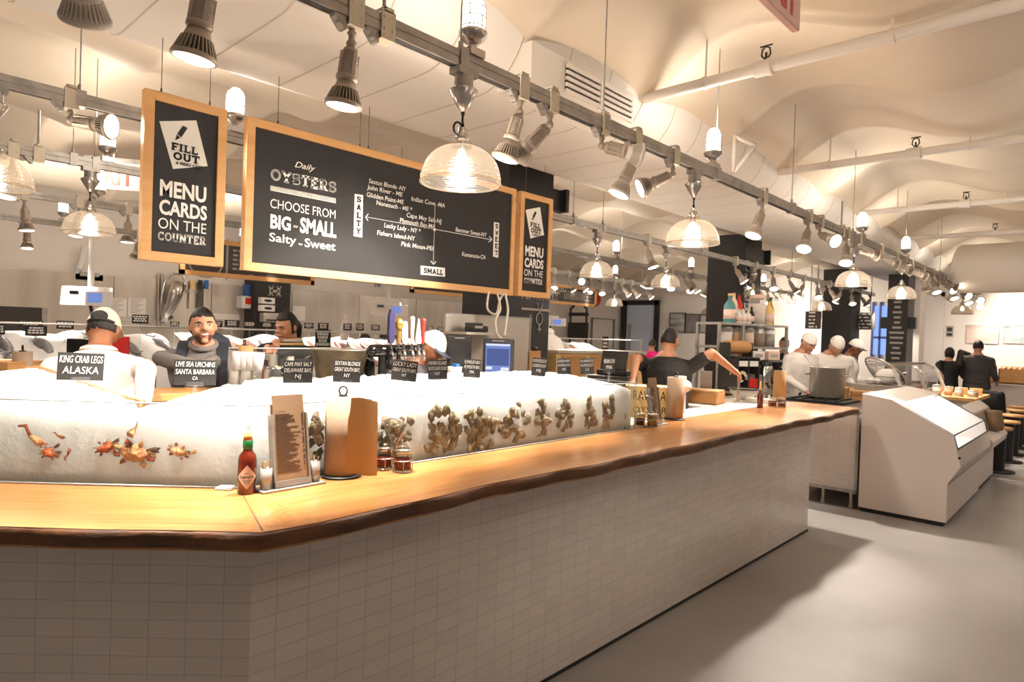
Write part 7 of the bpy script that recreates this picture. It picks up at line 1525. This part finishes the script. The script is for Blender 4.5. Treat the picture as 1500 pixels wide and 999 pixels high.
    if hair=='short': shell('hair',HAIR_SHORT,hairmat)
    elif hair=='buzz': shell('hair',lambda x,y,z:1.03 if (z>.48 or (y<.15 and z>-.25)) and not(y>.3 and z<.5) else .86,hairmat)
    elif hair=='long':
        shell('hair',lambda x,y,z:1.09 if (z>.52 or (y<.30 and z>-.45)) and not(y>.30 and z<.55) else .86,hairmat)
        b=MB(); b.tube([HT@V(q) for q in ((0,-.095,.02),(.0,-.125,-.03),(.01,-.12,-.10),(.02,-.10,-.17),(.02,-.09,-.22))],[.03,.036,.034,.026,.01],12); b.build('ponytail',hairmat,t)
    elif hair=='bob': shell('hair',lambda x,y,z:(1.13 if z>-.3 else 1.22) if (z>.5 or y<.3) and z>-.92 else .86,hairmat)
    if face_detail:
        for sx in (-1,1):
            b=MB(); b.ell((0,0,0),(.0125,.008,.0042),T=HT@M4.Translation((sx*.032,.0865,.010))); e=b.build('eye','eye_white',t)
            b=MB(); b.ell((0,0,0),(.0062,.004,.0045),T=HT@M4.Translation((sx*.032,.0930,.0095))); b.build('iris','iris',e)
            b=MB(); b.tube([HT@V(q) for q in ((sx*.016,.0995,.0235),(sx*.032,.0985,.0285),(sx*.050,.087,.022))],[.0042,.005,.003],8); b.build('eyebrow',hairmat,t)
        b=MB(); b.tube([HT@V(q) for q in ((-.023,.094,-.052),(-.012,.1015,-.058),(0,.1045,-.0595),(.012,.1015,-.058),(.023,.094,-.052))],[.003,.0062,.0068,.0062,.003],8); b.build('lips','lips',t)
    if cap=='ballcap': # crown, strap opening, brim
        shell('cap_crown',lambda x,y,z:1.13 if z>.12 else .86,extra['cap'])
    if cap in ('chef','band'): shell('cook_hat',lambda x,y,z:1.12+.08*max(0,z) if z>.22-.18*y*-1*0 and z>.22 else .86,extra['cap'])
    if cap=='ballcap':
        s=extra.get('brim',1); b=MB(); n=14; T2=HT
        up_=[]; lo=[]
        for i in range(n+1):
            a=PI*i/n; x=.082*math.cos(a); y=.10*math.sin(a)*1.0
            up_.append(((x,.05*s,.028),(x*.98,(.075+y*.95)*s,.022-.012*abs(math.cos(a)))))
        rows=[[T2@V(a) for a,_ in up_],[T2@V(c) for _,c in up_]]
        vs=rows[0]+rows[1]; b.add(vs+[p+Hm@V((0,0,.005)) for p in vs],[(i,i+1,n+2+i,n+1+i) for i in range(n)]+[(2*n+2+i,3*n+3+i,3*n+4+i,2*n+3+i) for i in range(n)]+[(n+1+i,n+2+i,3*n+4+i,3*n+3+i) for i in range(n)],0,True); b.build('cap_brim',extra.get('brimmat',extra['cap']),t)
    return t,HT,U
# -- local frame helper: world point -> person's frame
def loc_of(t,p): return M4.Rotation(-t,3,'Z')@V(p)
def P(loc,face,pts,S=1.0):
    a=math.atan2(face[1],face[0])-PI/2
    return [tuple((M4.Rotation(-a,3,'Z')@(V(p)-V((loc[0],loc[1],0))))/S) for p in pts]
# 1 worker seen from behind, cap on
q=atd(141,500,3.55); L1=(q.x,q.y); f1=(-.93,.36)
A=P(L1,f1,[atd(212,550,3.5),atd(208,600,3.25),atd(72,560,3.65),atd(70,600,3.45)])
t,HT,U=person('person in a pale mauve shirt and beige cap, back turned, behind the ice',L1,f1,lean=14,headpitch=24,headyaw=-10,skin='skin_brown',top='sh_mauve',arms=((A[0],A[1],(0,-.3,-1),.5),(A[2],A[3],(0,-.3,-1),.5)),h=1.79,hair='buzz',cap='ballcap',extra={'cap':'cap_beige'},vox=.008,build=1.12)
b=MB(); b.ell((0,0,0),(.044,.014,.034),T=HT@M4.Translation((.0,-.100,.040))@M4.Rotation(.15,4,'X')); b.build('cap_opening','hair_black',t)
b=MB(); b.tube([HT@V((.075*math.sin(a),-.104*math.cos(a)+.0,.022)) for a in [-1.0+2.0*k/12 for k in range(13)]],.009,8); b.build('cap_strap','black',t)
b=MB(); rr=[U(p) for p in ring((0,-.018,1.475),.078,.072,n=20)]; b.tube(rr,.013,8,closed=True); b.build('collar','sh_mauve',t)
# 2 smiling man with backpack
q=atd(314,500,4.6); L2=(q.x-.05,q.y-.02); f2=(.86,-.50)
A=P(L2,f2,[atd(238,540,4.45),atd(285,551,4.1),atd(322,540,4.6),atd(300,552,4.12)])
t,HT,U=person('smiling bearded person in a grey jacket and backpack, leaning on the ledge',L2,f2,lean=22,headpitch=-2,headyaw=14,headroll=4,skin='skin_tan',top='sh_grey',top_name='jacket',arms=((A[0],A[1],(0,0,-1),.4),(A[2],A[3],(0,0,-1),.4)),h=1.84,hair='short',vox=.008,face_detail=True,build=1.12)
b=MB(); vs,fs=head_shape(lambda x,y,z:1.012 if (z<-.36 and y>-.15 and z>-1.1 and not(abs(x)<.30 and -.62<z<-.40 and y>.6)) or (z<-.1 and -.12<y<.2) else .86); b.add(vs,fs,0,True,HT); b.build('beard','beard',t)
b=MB(); b.tube([HT@V(p) for p in ((-.026,.098,-.036),(-.01,.107,-.034),(.01,.107,-.034),(.026,.098,-.036))],[.002,.0035,.0035,.002],8); b.build('moustache','beard',t)
b=MB(); b.tube([HT@V(p) for p in ((-.019,.099,-.0495),(-.009,.1045,-.0525),(.009,.1045,-.0525),(.019,.099,-.0495))],[.002,.005,.005,.002],8); b.build('teeth','eye_white',t)
for sx in (-1,1):
    b=MB(); pts=[U((sx*.10,-.12,1.34)),U((sx*.115,-.06,1.475)),U((sx*.12,.05,1.46)),U((sx*.125,.145,1.36)),U((sx*.13,.155,1.20)),U((sx*.16,.10,1.08))]
    pts=sm(pts,4); rg=[]
    for i,p in enumerate(pts):
        d=(pts[min(i+1,len(pts)-1)]-pts[max(i-1,0)]).normalized(); n_=(p-U((sx*.12,0,1.28))).normalized(); n_=(n_-d*n_.dot(d)).normalized(); s_=d.cross(n_)
        rg.append([p+s_*a*.034+n_*c*.010 for a,c in ((-1,-1),(1,-1),(1,1),(-1,1))])
    b.loft(rg,smooth=False); b.build('backpack_strap','sh_navy',t)
b=MB(); rg=[[U(p) for p in ring((0,-.20,z),rx,ry,n=20)] for z,rx,ry in ((1.0,.14,.08),(1.1,.17,.11),(1.3,.165,.11),(1.44,.13,.08),(1.48,.06,.04))]; b.loft(rg); b.build('backpack','sh_navy',t)
b=MB(); rr=[U(p) for p in ring((0,-.0,1.485),.075,.078,n=20)]; b.tube(rr,.018,8,closed=True); b.build('collar','sh_grey',t)
b=MB(); b.tube([U((0,.132,1.44)),U((0,.150,1.35)),U((0,.150,1.22)),U((0,.14,1.05))],.006,6); b.build('zip','sh_charcoal',t)
# 3 woman with scarf
q=atd(428,500,5.6); L3=(q.x,q.y); f3=(.62,-.78)
A=P(L3,f3,[atd(388,530,5.5),atd(404,524,5.32),atd(458,532,5.55),atd(406,530,5.3)],.97)
t,HT,U=person('person in a black coat and checked scarf looking down, dark hair tied back',L3,f3,lean=4,headpitch=16,headyaw=-20,headroll=-4,skin='skin_fair',top='sh_black',top_name='coat',arms=((A[0],A[1],(0,1,.3),.9),(A[2],A[3],(0,1,.2),.9)),h=1.82,hair='long',vox=.009,face_detail=True,build=1.0)
for k,(r,mt,z) in enumerate(((.022,'scarf',1.485),(.020,'sh_charcoal',1.465),(.022,'crate_wood',1.455))):
    b=MB(); rr=[U(p) for p in ring((0,.01+.012*k,z),.082+.010*k,.085+.012*k,n=24)]; b.tube(rr,r,8,closed=True); b.build('scarf_loop',mt,t)
for sx,mt in ((-.05,'scarf'),(.045,'crate_wood'),(0,'sh_charcoal')):
    b=MB(); b.tube([U((sx,.10,1.46)),U((sx*1.3,.155,1.38)),U((sx*1.2,.16,1.26)),U((sx*1.1,.155,1.16 if mt!='sh_charcoal' else 1.3))],[.03,.034,.034,.022],8); b.build('scarf_end',mt,t)
# 4 worker with white cap and navy brim between taps and screens
q=atd(586,500,4.72); L4=(q.x,q.y); f4=(.80,.58)
t,HT,U=person('person in a white cap with navy brim, mostly hidden between taps and screens',L4,f4,lean=16,headpitch=34,headyaw=-4,skin='skin_brown',top='sh_charcoal',h=1.74,hair='buzz',cap='ballcap',extra={'cap':'cap_white','brimmat':'cap_navy'},vox=.010)
# 5 worker in black t-shirt
q=atd(978,500,5.9); L5=(q.x,q.y); f5=(-.42,.90)
A=P(L5,f5,[atd(1040,524,5.75),atd(1072,549,5.95),atd(934,530,5.75),atd(928,562,5.7)])
t,HT,U=person('person in a black t-shirt seen from behind, right arm stretched out over the bar',L5,f5,lean=3,headpitch=8,headyaw=-24,skin='skin_tan',top='sh_black',top_name='t_shirt',arms=((A[0],A[1],(-.2,.2,-1),.45),(A[2],A[3],(0,0,-1),.4)),h=1.80,hair='buzz',sleeve='short',vox=.009,build=1.14)
# cooks
q=atd(1168,505,8.75); L6=(q.x,q.y); f6=(.80,-.35)
A=P(L6,f6,[atd(1150,560,8.6),atd(1180,580,8.4),atd(1195,560,8.8),atd(1192,582,8.5)])
t,HT,U=person('first cook in white with a white hat, looking down, left of the stock pot',L6,f6,lean=10,headpitch=30,headyaw=-5,skin='skin_tan',top='sh_white',top_name='jacket',arms=((A[0],A[1],(0,0,-1),.6),(A[2],A[3],(0,0,-1),.6)),h=1.86,hair='buzz',cap='chef',extra={'cap':'cap_white'},vox=.010,face_detail=True,build=1.2)
b=MB(); b.tube([U((-.07,.12,1.46)),U((0,.135,1.33)),U((.07,.12,1.46))],.016,6); b.build('collar','cap_white',t)
q=atd(1214,507,8.9); L7=(q.x,q.y); f7=(.52,-.75)
t,HT,U=person('second cook in white with a white hat, head bowed above the stock pot',L7,f7,lean=14,headpitch=42,headyaw=14,skin='skin_tan',top='sh_white',top_name='jacket',h=1.86,hair='buzz',cap='chef',extra={'cap':'cap_white'},vox=.010,build=1.2)
q=atd(1238,505,9.9); L8=(q.x,q.y); f8=(.95,-.1)
t,HT,U=person('third cook in white behind the others, wearing a black and white cap',L8,f8,lean=8,headpitch=24,skin='skin_brown',top='sh_white',top_name='jacket',h=1.80,hair='short',cap='ballcap',extra={'cap':'cap_white','brimmat':'black'},vox=.011)
# far figures
q=atd(955,505,14.0); t,HT,U=person('person in a bright pink top by the blue door',(q.x,q.y),(-.3,.95),skin='skin_tan',top='sh_pink',h=1.66,hair='short',vox=.013)
q=atd(1390,520,12.6); L=(q.x,q.y); f=(.25,.97); A=P(L,f,[atd(1408,512,12.6),atd(1424,517,12.8),atd(1378,528,12.6),atd(1380,545,12.6)])
t,HT,U=person('person with dark bobbed hair in a black top, reaching toward the grey-shirted one',L,f,skin='skin_fair',top='sh_black',arms=((A[0],A[1],(0,0,-1),.4),(A[2],A[3],(0,0,-1),.4)),h=1.70,hair='bob',vox=.011)
q=atd(1432,520,12.4); L=(q.x,q.y); t,HT,U=person('person in a dark grey shirt standing at the far tables, back turned',L,(.1,1),skin='skin_tan',top='sh_charcoal',h=1.86,hair='short',vox=.011,build=1.15)
q=atd(458,490,9.0); t,HT,U=person('person in white bent over at the steel wall, wearing a grey cap',(q.x,q.y),(-.3,-.95),lean=38,headpitch=40,skin='skin_brown',top='sh_white',h=1.74,hair='short',cap='ballcap',extra={'cap':'cap_beige'},vox=.012)
q=atd(1148,505,11.2); t,HT,U=person('person in dark clothes beyond the bottle shelf, face turned aside',(q.x,q.y),(.6,-.8),skin='skin_tan',top='sh_black',h=1.78,hair='short',vox=.012)
q=atd(560,500,9.8); t,HT,U=person('person in a white coat working behind the blue tap handle',(q.x,q.y),(-.9,-.4),lean=25,headpitch=25,skin='skin_tan',top='sh_white',h=1.68,hair='short',vox=.012)
q=atd(802,505,8.6); o=thing('ice_sack','big translucent white sack of ice beside the black column',"sack",(q.x,q.y,0)); b=MB(); b.loft([[V((s*.26*math.cos(a)*(1+.08*math.sin(4*a+z*9)),s*.24*math.sin(a)*(1+.08*math.sin(3*a+z*7)),z)) for a in [2*PI*k/24 for k in range(24)]] for s,z in ((.8,0),(1,.15),(1.02,.5),(1,.8),(1.05,1.1),(.95,1.45),(.7,1.62),(.25,1.68))]); b.build('sack_body','paper_white',o); b=MB(); b.ell((0,0,1.70),(.09,.08,.06)); b.build('tied_neck','paper_white',o)
# ============================================================ LIGHT
WARM=(1.0,.80,.58); WARM2=(1.0,.89,.77)
for k,(p,d,e,ang) in enumerate(LIGHTS):
    if d is not None:
        l=bpy.data.lights.new('spot_beam','SPOT'); l.spot_size=math.radians(ang); l.spot_blend=.6; l.energy=e*KS; l.shadow_soft_size=.05; l.color=WARM2
    else:
        l=bpy.data.lights.new('lamp_glow','POINT'); l.energy=e*KP; l.shadow_soft_size=.06; l.color=WARM2 if not(-1.5<p.x<-1.4) else (.85,.94,1)
    o=bpy.data.objects.new(l.name,l); COL.objects.link(o); o.location=p
    if d is not None: o.rotation_mode='QUATERNION'; o.rotation_quaternion=V((0,0,-1)).rotation_difference(d)
w=bpy.data.worlds.new('world'); SC.world=w; w.use_nodes=True; bg=w.node_tree.nodes['Background']; bg.inputs[0].default_value=(1,.88,.76,1); bg.inputs[1].default_value=KW
SC.view_settings.view_transform='Standard'; SC.view_settings.look='None'; SC.view_settings.gamma=1; SC.view_settings.exposure=EXPO; SC.view_settings.use_curve_mapping=False
SC.cycles.use_denoising=True; SC.cycles.max_bounces=7; SC.cycles.transparent_max_bounces=16; SC.cycles.sample_clamp_indirect=6; SC.cycles.caustics_reflective=False; SC.cycles.caustics_refractive=False; SC.cycles.diffuse_bounces=4
bpy.data.scenes.remove(TS_)
